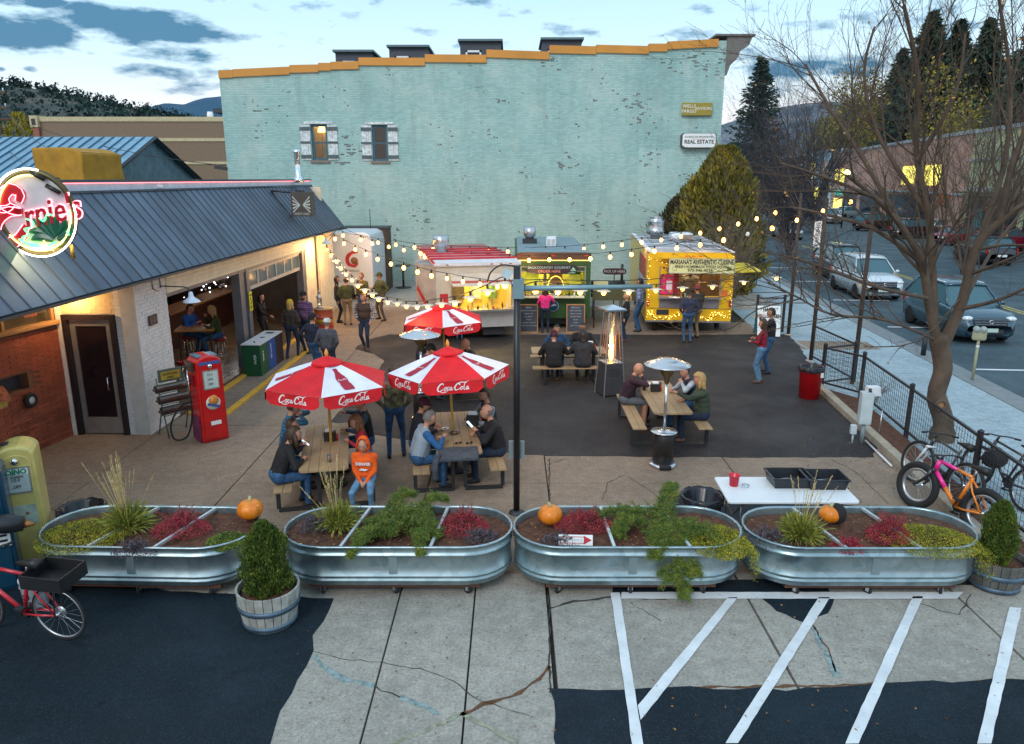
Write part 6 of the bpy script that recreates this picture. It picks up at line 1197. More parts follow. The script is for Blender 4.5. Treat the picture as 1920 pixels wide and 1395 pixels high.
barrel(-2.82,7.80,'weathered half barrel with a bushy conifer in front of the left planters',mat('weathered_stave',(.34,.34,.31),.8,var=.3,vs=7,rand=.15),.36,.46);barrel(6.12,8.60,'dark half barrel with a young conifer at the right edge',mat('dark_stave',(.10,.10,.09),.8,var=.3,vs=7,rand=.15),.34,.40)
# ================================================================ bicycles
def bike(rear,front,label,fr,tyre=.022,rim=None,r_=.34,lean=0.,fat=False,fork=None,saddle=True,split=None,basket=False,r_off=0):
    a=Vector((*rear,0));b=Vector((*front,0));d_=b-a;wb_=1.05 if not fat else 1.12;ang=math.atan2(d_.y,d_.x)
    t=thing('bicycle',label,'bicycle',rear,0,'bicycles parked round the lot');t.rotation_euler=(lean,0,ang);M=Matrix.Rotation(R(90),4,'X')
    fm=mat('bike_'+label.split()[0],fr,.3,clear=.5,var=.05);fk=mat('fork_'+label.split()[0],fork or fr,.3,clear=.3,var=.05);P=lambda x,z,y=0:(x,y,z)
    for nm,cx in(('wheel',0),('wheel',wb_)):
        g=thing(nm,None,None,(cx,0,r_));g.parent=t;MB().torus((0,0,0),r_-tyre,tyre,40,8,M=M).build('tyre',RUB,g);MB().torus((0,0,0),r_-tyre*2-.008,.012 if not fat else.03,36,6,M=M).build('rim',rim or STEEL,g)
        sp_=MB()
        for k in range(20):q=2*math.pi*k/20;sp_.tube([(0,(.025 if k%2 else-.025),0),((r_-tyre*2-.01)*math.cos(q),0,(r_-tyre*2-.01)*math.sin(q))],.0018,3,cap=False)
        sp_.build('spokes',STEEL,g,kind='stuff');mb=MB();mb.M=M;mb.lathe([(.022,-.05),(.022,.05)],10);mb.build('hub',CHR,g)
        if fat or nm:mb=MB();mb.M=M;mb.lathe([(.07,.03),(.07,.033)],16);mb.build('brake_disc',STEEL,g)
    bb_,st,ht,hb=P(.44,.30),P(.30,.80),P(.86,.86),P(.90,.70)
    tr=.02 if not fat else.026
    def tb_(p,q,m_,name,r0=tr):MB().tube([p,q],r0,8).build(name,m_,t)
    if split:
        mid=lambda p,q,k:tuple(Vector(p).lerp(Vector(q),k));tb_(hb,mid(hb,bb_,.5),fm,'down_tube',tr*1.3);tb_(mid(hb,bb_,.5),bb_,split,'down_tube',tr*1.3);tb_(ht,mid(ht,st,.55),fm,'top_tube');tb_(mid(ht,st,.55),st,split,'top_tube');rm=split
    else:tb_(hb,bb_,fm,'down_tube',tr*1.2);tb_(ht,st,fm,'top_tube');rm=fm
    tb_(bb_,st,rm,'seat_tube');tb_(ht,hb,fm,'head_tube',tr*1.4)
    for s in(-1,1):
        w2=.05 if not fat else.085
        MB().tube([P(.44,.30,s*.03),P(.25,.32,s*w2),P(0,r_,s*w2)],tr*.6,6).build('chain_stay',rm,t);MB().tube([P(.31,.76,s*.02),P(.2,.62,s*w2),P(0,r_,s*w2)],tr*.55,6).build('seat_stay',rm,t)
        MB().tube([P(.90,.70,s*w2*.9),P(.96,.55,s*w2),P(wb_,r_,s*w2)],[tr*1.1,tr,tr*.7],8).build('fork_leg',fk,t)
    tb_(P(.88,.70,-.09),P(.88,.70,.09),fk,'fork_crown',.022)
    tb_(st,P(.265,.93),STEEL,'seat_post',.014);MB().tube([P(.10,.95),P(.2,.955),P(.40,.945)],[.065,.055,.012],8).build('saddle',mat('saddle_black',(.015,.015,.015),.5),t)
    tb_(ht,P(.83,.95),BLKF,'stem',.018);MB().tube(smooth_path([P(.78,.95,-.33),P(.83,.96,-.2),P(.84,.95,0),P(.83,.96,.2),P(.78,.95,.33)],3),.012,6).build('handlebar',BLKF,t)
    for s in(-1,1):tb_(P(.775,.95,s*.36),P(.79,.952,s*.26),RUB,'grip',.017)
    mb=MB();mb.M=Matrix.Translation((.44,-.05,.30))@M;mb.lathe([(.09,0),(.09,.006),(.001,.006)],20);mb.build('chainring',BLKF,t)
    tb_(P(.44,.30,-.06),P(.52,.16,-.08),BLKF,'crank',.011);tb_(P(.44,.30,.06),P(.36,.44,.08),BLKF,'crank',.011);MB().box(.47,.57,-.16,-.09,.15,.175).build('pedal',BLKF,t);MB().box(.31,.41,.09,.16,.43,.455).build('pedal',BLKF,t)
    MB().tube([P(.44,.39,-.055),P(.0,r_+.04,-.055)],.004,4).build('chain',DI,t);MB().tube([P(.44,.21,-.055),P(.0,r_-.04,-.055)],.004,4).build('chain',DI,t)
    if basket:
        for s in(-1,1):tb_(P(.0,r_,s*.06),P(-.08,.74,s*.08),BLKF,'rack_leg',.007)
        mb=MB();
        for q in((-.30,.20,-.2,-.185,.76,.92),(-.30,.20,.185,.2,.76,.92),(-.30,-.285,-.184,.184,.76,.92),(.185,.20,-.184,.184,.76,.92),(-.284,.184,-.184,.184,.76,.775)):MB().box(*q).build('crate_side',mat('black_plastic'),t)
    return t
bike(G(122,1198),G(-78,1172),'red road bicycle with black crate parked before the blue pump',(.55,.015,.03),.014,None,.34,lean=R(-4),basket=True)
PINK=(.85,.02,.28);fr_,bk_=G(1712,952),G(1832,1008)
bike(bk_,fr_,'pink and orange fat tyre bicycle leaning near the fence',PINK,.055,None,.37,lean=R(10),fat=True,fork=(.02,.02,.025),split=mat('bike_orange',(.80,.22,.01),.3,clear=.5))
bike(G(1795,952),G(1688,893),'white and black mountain bicycle behind the pink fat bicycle',(.03,.03,.035),.028,None,.37,lean=R(12),fork=(.7,.75,.78))
bike(G(1915,958),G(1812,905),'dark bicycle with saddle bag by the last fence post',(.02,.015,.02),.024,None,.35,lean=R(12))
bg_=thing('saddle_bag','black padded bag strapped on the dark bicycle','bag',(*G(1852,940),.72));MB().ball((0,0,0),.2,14,(1,.7,.75)).build('bag',mat('black_cloth'),bg_);MB().tube(smooth_path([(-.15,0,.1),(0,0,.2),(.15,0,.1)],4),.012,5).build('handle',BLKF,bg_)
# ================================================================ fence, bed, meters
FP=mat('fence_post_black',(.025,.02,.022),.45);WIREM=mat('fence_wire',(.05,.055,.06),.5,.4)
fn=lambda p:p
def fence(p,q,label,z0=.16,z1=1.02,posts=(0,1),tall=None,mesh=.1,group='steel mesh fence sections along the sidewalk'):
    a,b=Vector((*p,0)),Vector((*q,0));L=(b-a).length;t=thing('fence_section',label,'fence',p,math.atan2(b.y-a.y,b.x-a.x),group)
    if posts[0]:MB().box(-.035,.035,-.035,.035,0,z1+.08).build('post',FP,t);MB().lathe([(.055,z1+.08),(.055,z1+.1),(.001,z1+.13)],4).build('post_cap',FP,t)
    if posts[1]:MB().box(L-.035,L+.035,-.035,.035,0,z1+.08).build('post',FP,t);MB().lathe([(.055,z1+.08),(.055,z1+.1),(.001,z1+.13)],4,c=(L,0,0)).build('post_cap',FP,t)
    MB().box(.04,L-.04,-.022,.022,z1-.02,z1+.02).build('top_rail',FP,t);MB().box(.04,L-.04,-.018,.018,z0-.02,z0+.02).build('bottom_rail',FP,t)
    mb=MB();n=int(L/mesh)
    for i in range(1,n):x_=L*i/n;mb.tube([(x_,0,z0),(x_,0,z1)],.0038,4,cap=False)
    k=int((z1-z0)/mesh)
    for i in range(1,k):z_=z0+(z1-z0)*i/k;mb.tube([(.04,0,z_),(L-.04,0,z_)],.0038,4,cap=False)
    mb.build('wire_mesh',WIREM,t,kind='stuff')
fA,fB,fC,fD,fE,fF=(7.62,17.86),(8.55,18.25),(8.15,16.93),(7.82,14.16),(7.46,11.36),(7.15,8.8)
fence(fC,fD,'fence section right of the white utility box',posts=(1,1));fence(fD,fE,'fence section passing in front of the big bare tree',posts=(0,1));fence(fE,fF,'nearest fence section behind the bicycles',posts=(0,1))
fence(fA,fC,'short slanting fence section from the gate post to the planting bed',posts=(1,0));fence(fA,fB,'frontal mesh gate between two black posts',posts=(0,1));fence((8.45,20.62),fB,'farther fence section running from the middle wooden pole',posts=(0,0))
fence((8.2,24.9),(9.1,24.9),'far gate frame beside the halloween board',posts=(1,1),z1=1.15)
bed=thing('planting_bed',None,None,kind='structure')
MB().prism([(7.62,17.7),(7.28,14.4),(7.0,11.2),(6.75,8.9),(7.1,8.9),(7.42,11.2),(7.78,14.1),(8.1,16.8)],-.05,.05).build('soil',SOIL,bed)
for i in range(6):
    t0,t1=i/6,(i+1)/6-.004;P0,P1=Vector((7.60,17.85,0)),Vector((6.68,8.8,0));a,b=P0.lerp(P1,t0),P0.lerp(P1,t1);MB().prism([(a.x-.16,a.y),(b.x-.16,b.y),(b.x+.02,b.y),(a.x+.02,a.y)],-.05,.14).build('kerb_stone',mat('tan_kerb',(.36,.31,.24),.85,var=.2,bump=.3),bed,bevel=.02)
ub=thing('utility_box','tall pale utility box on a post at the planting bed kerb','utility box',(6.80,13.85,0),R(-8));UB=mat('utility_grey',(.48,.56,.58),.5);MB().box(-.11,.11,-.09,.09,.42,1.05).build('cabinet',UB,ub,bevel=.01);MB().box(-.10,.10,-.1,-.091,.46,1.0).build('door',UB,ub);MB().tube([(0,.0,0),(0,0,.42)],.045,8).build('post',mat('utility_dark',(.2,.25,.27),.5),ub)
MB().box(-.23,-.12,-.05,.05,.2,.38).build('switch_box',UB,ub,bevel=.008);MB().tube([(-.17,0,0),(-.17,0,.2)],.018,6).build('conduit',UB,ub);MB().tube([(.05,-.02,1.05),(.04,0,1.12)],.03,6).build('cap',DI,ub)
ul=thing('utility_lamp','white capped fixture on a rusty pipe behind the utility box','fixture',(7.35,14.75,0));MB().tube([(0,0,0),(0,0,.7)],.025,6).build('pipe',mat('rusty_pipe',(.22,.1,.07),.6,.4),ul);MB().add([(-.15,-.09,.72),(.15,-.09,.72),(.15,.09,.72),(-.15,.09,.72),(-.12,-.07,.92),(.12,-.07,.92),(.12,.07,.92),(-.12,.07,.92)],[(0,3,2,1),(4,5,6,7),(0,1,5,4),(1,2,6,5),(2,3,7,6),(3,0,4,7)]).build('cap',mat('white_plastic'),ul,bevel=.015)
cp=thing('ground_pipe','pale conduit pipe running along the bed kerb','pipe',(6.9,13.9,.0));MB().tube([(0,0,.05),(-.12,-1.3,.03)],.018,6).build('pipe',mat('white_plastic'),cp);MB().tube([(.35,.2,0),(.36,.2,.6)],.012,6).build('stake',STEEL,cp)
pm=thing('parking_meter','parking meter with yellowed post on the sidewalk edge','parking meter',(11.78,18.6,0),R(-20));PMY=mat('meter_yellow',(.36,.35,.22),.6);MB().tube([(0,0,0),(0,0,1.05)],.035,8).build('post',PMY,pm);MB().box(-.16,.16,-.07,.07,1.05,1.3).build('meter_head',PMY,pm,bevel=.05)
for s in(-1,1):mb=MB();mb.M=Matrix.Translation((s*.075,0,1.33))@Matrix.Rotation(R(90),4,'X');mb.lathe([(.075,-.08),(.08,0),(.075,.08)],16);mb.build('meter_dial',mat('meter_glass',(.35,.4,.38),.2),pm)
MB().tube([(0,0,.86),(0,0,.92)],.04,8).build('tag',mat('sign_white'),pm)
bo=thing('bollard','short dark bollard on the sidewalk edge behind the big tree','bollard',(12.0,21.4,0));MB().tube([(0,0,0),(0,0,.62)],.07,10).build('post',BLKF,bo);MB().ball((0,0,.62),.075,10).build('cap',BLKF,bo)
hs=thing('sandwich_board','white happy halloween sandwich board behind the couple by the gate','sign',(8.35,24.2,0),R(-6));MB().add([(-.36,-.28,.05),(.36,-.28,.05),(.36,0,1.0),(-.36,0,1.0),(-.36,-.25,.05),(.36,-.25,.05),(.36,.03,1.0),(-.36,.03,1.0)],[(0,3,2,1),(4,5,6,7),(0,1,5,4),(1,2,6,5),(2,3,7,6),(3,0,4,7)][::1]).build('board',mat('sign_white'),hs)
for i,l in enumerate(('* HAPPY *','HALLOWEEN','ARRIVE','SOON')):z=.88-i*.2;text(l,BT,hs,(0,-.287+z*.295-.02,z),.16,rot=(R(90-16),0,0),sx=.8,bold=.006)
MB().add([(-.36,.05,1.0),(.36,.05,1.0),(.36,.35,.05),(-.36,.35,.05),(-.36,.08,1.0),(.36,.08,1.0),(.36,.38,.05),(-.36,.38,.05)],[(0,3,2,1),(4,5,6,7),(0,1,5,4),(1,2,6,5),(2,3,7,6),(3,0,4,7)]).build('rear_board',mat('teal_board',(.05,.2,.25),.6),hs)
# ================================================================ people
def capsule(p0,p1,r0,r1,n=12):
    p0,p1=Vector(p0),Vector(p1);d=p1-p0;L=d.length
    if L<1e-5:d=Vector((0,0,1));L=1e-5
    t=d.normalized();a=t.orthogonal().normalized();b=t.cross(a);vs_,rings=[],[]
    for k in range(4):th=math.pi/2*k/3.0;rings.append((-r0*math.cos(th),r0*math.sin(th)))
    for k in range(4):th=math.pi/2*k/3.0;rings.append((L+r1*math.sin(th),r1*math.cos(th)))
    vs_=[tuple(p0+t*rings[0][0])]
    for z,r_ in rings[1:-1]:
        for j in range(n):q=2*math.pi*j/n;vs_.append(tuple(p0+t*z+(a*math.cos(q)+b*math.sin(q))*r_))
    vs_.append(tuple(p0+t*rings[-1][0]));m_=len(rings)-2;fs=[]
    for j in range(n):fs.append((0,1+(j+1)%n,1+j));fs.append((len(vs_)-1,1+(m_-1)*n+j,1+(m_-1)*n+(j+1)%n))
    for i in range(m_-1):
        for j in range(n):fs.append((1+i*n+j,1+i*n+(j+1)%n,1+(i+1)*n+(j+1)%n,1+(i+1)*n+j))
    return vs_,fs
def ik(a,t,l1,l2,pole):
    a,t=Vector(a),Vector(t);d=t-a;L=min(d.length,(l1+l2)*.995);L=max(L,abs(l1-l2)*1.05+1e-3);u=d.normalized();t=a+u*L
    x_=(l1*l1-l2*l2+L*L)/(2*L);h=math.sqrt(max(0,l1*l1-x_*x_));p=Vector(pole);p=p-u*p.dot(u)
    if p.length<1e-4:p=u.orthogonal()
    return a+u*x_+p.normalized()*h,t
def plaid(key,base,line,line2=None,s=16.):
    if key in MATS:return MATS[key]
    m,x=newmat(key,.85);co=x.coord();sp=x.n('SeparateXYZ');x.l(co,sp.inputs[0])
    st=lambda o,k,th:x.math('GREATER_THAN',x.math('SINE',x.math('MULTIPLY',o,s*6.283*k)),th)
    hx=x.math('ADD',sp.outputs[0],sp.outputs[1])
    c=x.mix(x.math('MULTIPLY',st(hx,1,.45),.75),base,line);c=x.mix(x.math('MULTIPLY',st(sp.outputs[2],1,.45),.75),c,line);c=x.mix(x.math('MULTIPLY',st(sp.outputs[2],.5,.93),.9),c,line2 or line);x.col(c);return m
def stripes(key,a,b,s=18.,th=0.):
    m,x=newmat(key,.85);co=x.coord();sp=x.n('SeparateXYZ');x.l(co,sp.inputs[0]);x.col(x.mix(x.math('GREATER_THAN',x.math('SINE',x.math('MULTIPLY',sp.outputs[2],s*6.283)),th),a,b));return m
cloth=lambda key,c,**k:mat('cloth_'+key,c,.85,var=.3,vs=9,bump=.8,bs=13,bd=.035,**k)
SKIN=mat('skin',(.50,.24,.155),.55,var=.06);SKD=mat('skin_tan',(.36,.17,.10),.55,var=.06);SHOE=mat('dark_shoe',(.02,.016,.014),.6);SHB=mat('brown_shoe',(.14,.06,.03),.6)
JEAN=mat('blue_denim',(.028,.085,.19),.85,var=.4,vs=8,bump=.8,bs=13,bd=.035);JEAL=mat('light_denim',(.10,.22,.36),.85,var=.35,vs=8,bump=.8,bs=13,bd=.035);DJ=mat('dark_denim',(.012,.022,.05),.85,var=.2);KHA=mat('khaki',(.25,.18,.10),.85,var=.1);GREY=mat('grey_cloth',(.10,.11,.13),.85)
HB=mat('hair_brown',(.05,.025,.012),.6,var=.4,vs=60);HD=mat('hair_dark',(.012,.008,.007),.5,var=.4,vs=60);HBL=mat('hair_blond',(.45,.28,.10),.6,var=.35,vs=60);HG=mat('hair_grey',(.14,.12,.11),.6,var=.4,vs=60);HA=mat('hair_auburn',(.20,.08,.03),.6,var=.4,vs=60)
PEOPLE=[]
def head_mesh(mb,M,s,glasses=False,beard=None):
    """skull with brow, nose, chin, ears, eyes and mouth; forward is +y; material slots 0 skin 6 eye 7 lip 8 white"""
    M0=mb.M;mb.M=M;n,m_=20,16;vs_=[]
    for i in range(m_+1):
        th=math.pi*i/m_
        for j in range(n):
            ph_=2*math.pi*j/n;x_,y_,z_=math.sin(th)*math.cos(ph_),math.sin(th)*math.sin(ph_),-math.cos(th)
            w_=1-.28*max(0,-z_)**1.3;X=.076*x_*w_;Yy=.095*y_*(1-.18*max(0,-z_))+(.008*max(0,-z_) if y_>0 else 0);Z=.118*z_
            if y_>.6:
                g=math.exp(-(x_/.16)**2)
                if-.45<z_<.15:Yy+=.022*g*math.sin(math.pi*(.15-z_)/.6)**.8*(.5+.5*(.15-z_)/.6)
                Yy-=.008*math.exp(-((abs(x_)-.36)/.16)**2-((z_-.1)/.1)**2);Yy+=.006*math.exp(-(z_+.62)**2/.02)
            vs_.append((X*s,Yy*s,Z*s))
    mb.mi=0;mb.sm=True;mb.add(vs_,[(i*n+j,i*n+(j+1)%n,(i+1)*n+(j+1)%n,(i+1)*n+j) for i in range(m_) for j in range(n)]);mb.sm=False
    for sx_ in(-1,1):
        mb.mi=8;mb.ball((sx_*.029*s,.079*s,.012*s),.0115*s,6,(1.2,.7,.75));mb.mi=6;mb.ball((sx_*.029*s,.086*s,.012*s),.006*s,6);mb.cbox((sx_*.03*s,.090*s,.034*s),(.03*s,.008*s,.006*s),rz=-sx_*.2)
        mb.mi=0;mb.ball((sx_*.076*s,-.006*s,-.004*s),.026*s,6,(.35,.7,1.1))
    mb.mi=7;mb.ball((0,.088*s,-.054*s),.016*s,6,(1.35,.5,.38))
    if glasses:
        mb.mi=6
        for sx_ in(-1,1):mb.torus((sx_*.031*s,.094*s,.012*s),.02*s,.003*s,12,4,M=Matrix.Rotation(R(90),4,'X'));mb.tube([(sx_*.05*s,.09*s,.014*s),(sx_*.078*s,0,.012*s)],.003*s,4)
        mb.tube([(-.012*s,.096*s,.015*s),(.012*s,.096*s,.015*s)],.0025*s,4)
    mb.M=M0
def hand_mesh(mb,w_,dr,s,up=(0,0,1),side=1,curl=.5):
    d=Vector(dr).normalized();u=Vector(up);u=(u-d*u.dot(d));u=u.normalized() if u.length>1e-3 else d.orthogonal().normalized();l_=d.cross(u)*side;P=lambda a,b,c:tuple(Vector(w_)+(d*a+l_*b+u*c)*s)
    mb.mi=0;v,f_=capsule(P(.0,0,0),P(.07,.0,-.004),.026*s,.034*s,8);M0=mb.M;o=mb.sm;mb.sm=True;mb.add(v,f_)
    for k,(b,L) in enumerate(((-.028,.062),(-.009,.074),(.010,.070),(.028,.055))):
        p0=P(.075,b,0);p1=P(.075+L*.5,b*1.1,-L*.25*curl);p2=P(.075+L*(.95-.35*curl),b*1.1,-L*(.3+.55*curl));mb.tube([p0,p1,p2],[.0105*s,.0095*s,.007*s],6)
    mb.tube([P(.015,-.028,-.004),P(.05,-.052,-.015),P(.085,-.05,-.03)],[.013*s,.011*s,.008*s],6);mb.sm=o;mb.M=M0
def hair_obj(kind,m,M,s,parent):
    if kind in(None,'none'):return
    if kind in('short','bun','long','pony','curly','balding','bob'):
        mb=MB();mb.M=M;n,m_=26,20;vs_,ok=[],[];kk={'curly':1.25,'long':1.13,'bob':1.18}.get(kind,1.09)
        for i in range(m_+1):
            th=math.pi*i/m_
            for j in range(n):
                ph_=2*math.pi*j/n;x_,y_,z_=math.sin(th)*math.cos(ph_),math.sin(th)*math.sin(ph_),-math.cos(th);nz=noise.noise(Vector((x_*5,y_*5,z_*3+s*9)))*(.16 if kind in('curly','bob') else.08)+rnd.uniform(-.02,.02)
                lim=.62-.75*max(0,-y_+.35) if kind!='balding' else 9
                low=-.95 if kind in('long','bob','curly') else-.45
                ok.append((z_>lim*.9 or y_<.22) and z_>(low if y_<.1 else.05) and not(kind=='balding' and z_>.42));q=kk+nz;vs_.append((.078*x_*q*s,(.097*y_*q-.004)*s,(.118*z_*q+.004)*s))
        fs=[(i*n+j,i*n+(j+1)%n,(i+1)*n+(j+1)%n,(i+1)*n+j) for i in range(m_) for j in range(n)];fs=[f_ for f_ in fs if all(ok[k] for k in f_)];mb.sm=True;mb.add(vs_,fs);mb.sm=False
        if kind in('long','curly','bob'):
            zz={'long':(-.10,-.22,-.31),'curly':(-.08,-.17,-.24),'bob':(-.06,-.12,-.16)}[kind];w_={'long':.07,'curly':.10,'bob':.085}[kind]
            for z_,q in zip(zz,(1,.95,.7)):mb.ball((0,-.055*s,z_*s),w_*s*q,12,(1,.6,1.1))
            for sx_ in(-1,1):mb.tube([(sx_*.07*s,-.01*s,.02*s),(sx_*.082*s,.005*s,-.10*s),(sx_*.075*s,.02*s,zz[1]*s)],[.025*s,.03*s,.014*s],8)
        if kind=='pony':mb.tube([(0,-.09*s,.05*s),(0,-.15*s,.03*s),(0,-.16*s,-.10*s),(0,-.13*s,-.26*s)],[.02*s,.032*s,.03*s,.01*s],8)
        if kind=='bun':mb.ball((0,-.10*s,.03*s),.04*s,8)
        mb.build('hair',m,parent)
def cap_obj(kind,m,M,s,parent,brim=None):
    mb=MB();mb.M=M
    if kind=='cap':
        mb.lathe([(.086*s,.01*s),(.088*s,.04*s),(.078*s,.085*s),(.05*s,.115*s),(.01*s,.128*s),(.001,.13*s)],18,sy=1.2);o=mb.build('cap',m,parent)
        mb=MB();mb.M=M;mb.add([(-.065*s,.09*s,.03*s),(.065*s,.09*s,.03*s),(.05*s,.165*s,.018*s),(-.05*s,.165*s,.018*s),(-.065*s,.09*s,.022*s),(.065*s,.09*s,.022*s),(.05*s,.165*s,.010*s),(-.05*s,.165*s,.010*s)],[(0,1,2,3),(4,7,6,5),(0,4,5,1),(1,5,6,2),(2,6,7,3),(3,7,4,0)]);mb.build('cap_brim',brim or m,parent)
    elif kind=='beanie':mb.lathe([(.086*s,-.01*s),(.092*s,.0),(.092*s,.04*s),(.085*s,.042*s),(.082*s,.09*s),(.05*s,.13*s),(.001,.143*s)],18,sy=1.18);mb.build('beanie',m,parent)
    elif kind=='hood':
        n,m_=20,14;vs_,ok=[],[]
        for i in range(m_+1):
            th=math.pi*i/m_
            for j in range(n):ph_=2*math.pi*j/n;x_,y_,z_=math.sin(th)*math.cos(ph_),math.sin(th)*math.sin(ph_),-math.cos(th);ok.append(y_<.58 or z_>.80);vs_.append((.105*x_*s,(.118*y_-.012)*s,(.15*z_+.012)*s))
        mb.sm=True;mb.add(vs_,[f_ for f_ in[(i*n+j,i*n+(j+1)%n,(i+1)*n+(j+1)%n,(i+1)*n+j) for i in range(m_) for j in range(n)] if all(ok[k] for k in f_)]);o=mb.build('hood',m,parent);sm_=o.modifiers.new('thick','SOLIDIFY');sm_.thickness=.016*s
def person(label,x,y,face,h=1.70,sit=None,top=None,sleeve=None,fore=None,pants=JEAN,shin=None,shoe=SHOE,skin=SKIN,hair='short',hm=HD,hat=None,hatm=None,brim=None,lean=0.,yaw=0.,pitch=0.,LH=None,RH=None,LF=None,RF=None,bulk=1.,fem=False,beard=None,glasses=False,hs=1.,hipz=None,z=0.,coat=False,curl=.5,leanx=0.):
    s=h/1.72*(1.03 if sit else 1.0);bulk*=1.14 if not fem else 1.08;t=thing('person',label,'person',(x,y,z),R(face),None)
    sh=(.165 if fem else.185)*(1+(bulk-1)*.35);hz=(.93 if sit is None else(sit/s+.11));prims=[];B=bulk
    def add(a,b,r0,r1,k):prims.append((Vector(a)*s,Vector(b)*s,r0*s,r1*s,k))
    C_=Vector((0,0,hz));Ml=Matrix.Translation(C_)@Matrix.Rotation(-lean,4,'X')@Matrix.Rotation(leanx,4,'Y')@Matrix.Translation(-C_)
    T=lambda x_,y_,z_:Ml@Vector((x_,y_,hz+z_))
    hw=.085 if not fem else.095
    add((-hw,0,hz+.0),(hw,0,hz+.0),.108*(B*.5+.5),.108*(B*.5+.5),'pants' if not coat else 'top')
    rb=.098*B*(.9 if fem else 1)
    add(T(-.055,.0,.10),T(.055,0,.10),rb*1.03,rb*1.03,'top');add(T(-.055,.008,.22),T(.055,.008,.22),rb,rb,'top');add(T(-.08,.01,.34),T(.08,.01,.34),.108*B,.108*B,'top');add(T(-sh*.74,-.005,.445),T(sh*.74,-.005,.445),.068*(B*.5+.5),.068*(B*.5+.5),'top')
    add(T(-.06,0,.06),T(-.085,0,.36),.10*B,.098*B,'top');add(T(.06,0,.06),T(.085,0,.36),.10*B,.098*B,'top');add(T(0,-.005,.45),T(0,.012,.585),.052,.048,'skin')
    if fem:add(T(-.065,.075,.33),T(.065,.075,.33),.055,.055,'top')
    if B>1.15:add(T(-.03,.04,.15),T(.03,.04,.15),.11*B,.11*B,'top')
    hands=[]
    for sx_,H in((-1,LH),(1,RH)):
        S0=T(sx_*sh,-.005,.445);H=H or(sx_*(sh+.07),.02,.93+.0-.12)
        if H=='table':H=(sx_*.16,.36,.80/s)
        if H=='face':H=(sx_*.05,.17+lean*.5,0);H=tuple(T(sx_*.06,.16,.56))
        if H=='pocket':H=tuple(T(sx_*.17,.05,.0))
        if H=='hip':H=tuple(T(sx_*.19,-.02,.07))
        pole=(sx_*.8,-.55,-.35) if H[2]<1.25*1 else(sx_*.7,.2,-1)
        E_,Wr=ik(S0,H,.285,.25,pole);add(S0,E_,.056*(B*.6+.4),.046*(B*.5+.5),'sleeve');add(E_,Wr,.045*(B*.5+.5),.031,'fore');hands.append((Wr,(Wr-E_),sx_))
    for sx_,F in((-1,LF),(1,RF)):
        Hp=Vector((sx_*hw,0,hz-.02));
        if sit is None:
            F=F or(sx_*.10,.0,.085);K_,A_=ik(Hp,F,.44,.42,(sx_*.15,1,0))
        else:
            F=F or(sx_*.12,.40,.085);K_,A_=ik(Hp,F,.43,.42 if F[2]<.2 else.40,(sx_*.1,.55,1))
        add(Hp,K_,.088*(B*.4+.6),.061,'pants');add(K_,A_,.057,.042 if sit is None else.045,'shin');add(A_+Vector((0,-.04,-.045)),A_+Vector((sx_*.02,.125,-.052)),.040,.034,'shoe')
        if coat:add(Hp+Vector((0,0,.02)),Hp.lerp(K_,.8),.11,.10,'top')
    mb=MB();mb.sm=True
    for a,b,r0,r1,k in prims:v,f_=capsule(a,b,r0,r1);mb.add(v,f_)
    o=mb.build('body',SKIN,t);r_=o.modifiers.new('join','REMESH');r_.mode='VOXEL';r_.voxel_size=.0135 if y<16 else.019;r_.use_smooth_shade=True;q=o.modifiers.new('relax','SMOOTH');q.iterations=3;q.factor=.5
    Mh=Matrix.Translation(T(0,.03,.67)*s)@Ml.to_3x3().to_4x4()@Matrix.Rotation(yaw,4,'Z')@Matrix.Rotation(-pitch,4,'X');hsz=s*hs*1.06
    mats=[skin,top,sleeve or top,pants,shoe,fore or sleeve or top,mat('eye_dark',(.01,.01,.01),.3),mat('lip',(.34,.10,.08),.5),mat('eye_white',(.6,.6,.6),.3),shin or pants]
    PEOPLE.append((o,t,prims,Mh,hsz,mats,hands,s,glasses,curl))
    if hat!='hood' and hair:hair_obj(hair if hat is None else(hair if hair in('long','pony','bob','curly') else 'short'),hm,Mh,hsz*(.985 if hat else 1),t)
    if hat:cap_obj(hat,hatm or SOK,Mh,hsz,t,brim)
    if beard:mb2=MB();mb2.M=Mh;mb2.ball((0,.052*hsz,-.072*hsz),.052*hsz,10,(1.05,.85,.72));mb2.build('beard',beard,t)
    return t
def finish_people():
    dg=bpy.context.evaluated_depsgraph_get();dg.update()
    KEY={'skin':0,'top':1,'sleeve':2,'pants':3,'shoe':4,'fore':5,'shin':9}
    for o,t,prims,Mh,hsz,mats,hands,s,gl,curl in PEOPLE:
        me=bpy.data.meshes.new_from_object(o.evaluated_get(dg));n=len(me.polygons);nv=len(me.vertices)
        cen=np.empty(n*3);me.polygons.foreach_get('center',cen);cen=cen.reshape(-1,3);best=np.full(n,1e9);lab=np.zeros(n,int)
        for a,b,r0,r1,k in prims:
            a_,d_=np.array(a),np.array(b-a);L2=max(1e-9,d_@d_);tt=np.clip(((cen-a_)@d_)/L2,0,1);dist=np.linalg.norm(cen-(a_+tt[:,None]*d_),axis=1)-(r0+(r1-r0)*tt);m_=dist<best;best[m_]=dist[m_];lab[m_]=KEY[k]
        co=np.empty(nv*3);me.vertices.foreach_get('co',co);co=co.reshape(-1,3);mb=MB();mb.v=[tuple(c) for c in co];mb.f=[tuple(p.vertices) for p in me.polygons];mb.m=lab.tolist();mb.smf=[True]*n
        head_mesh(mb,Mh,hsz,gl)
        for Wr,d_,sx_ in hands:hand_mesh(mb,Wr*s,d_,s,side=sx_,curl=curl)
        me2=mb.mesh('body',mats);o.modifiers.clear();o.data=me2;bpy.data.meshes.remove(me)
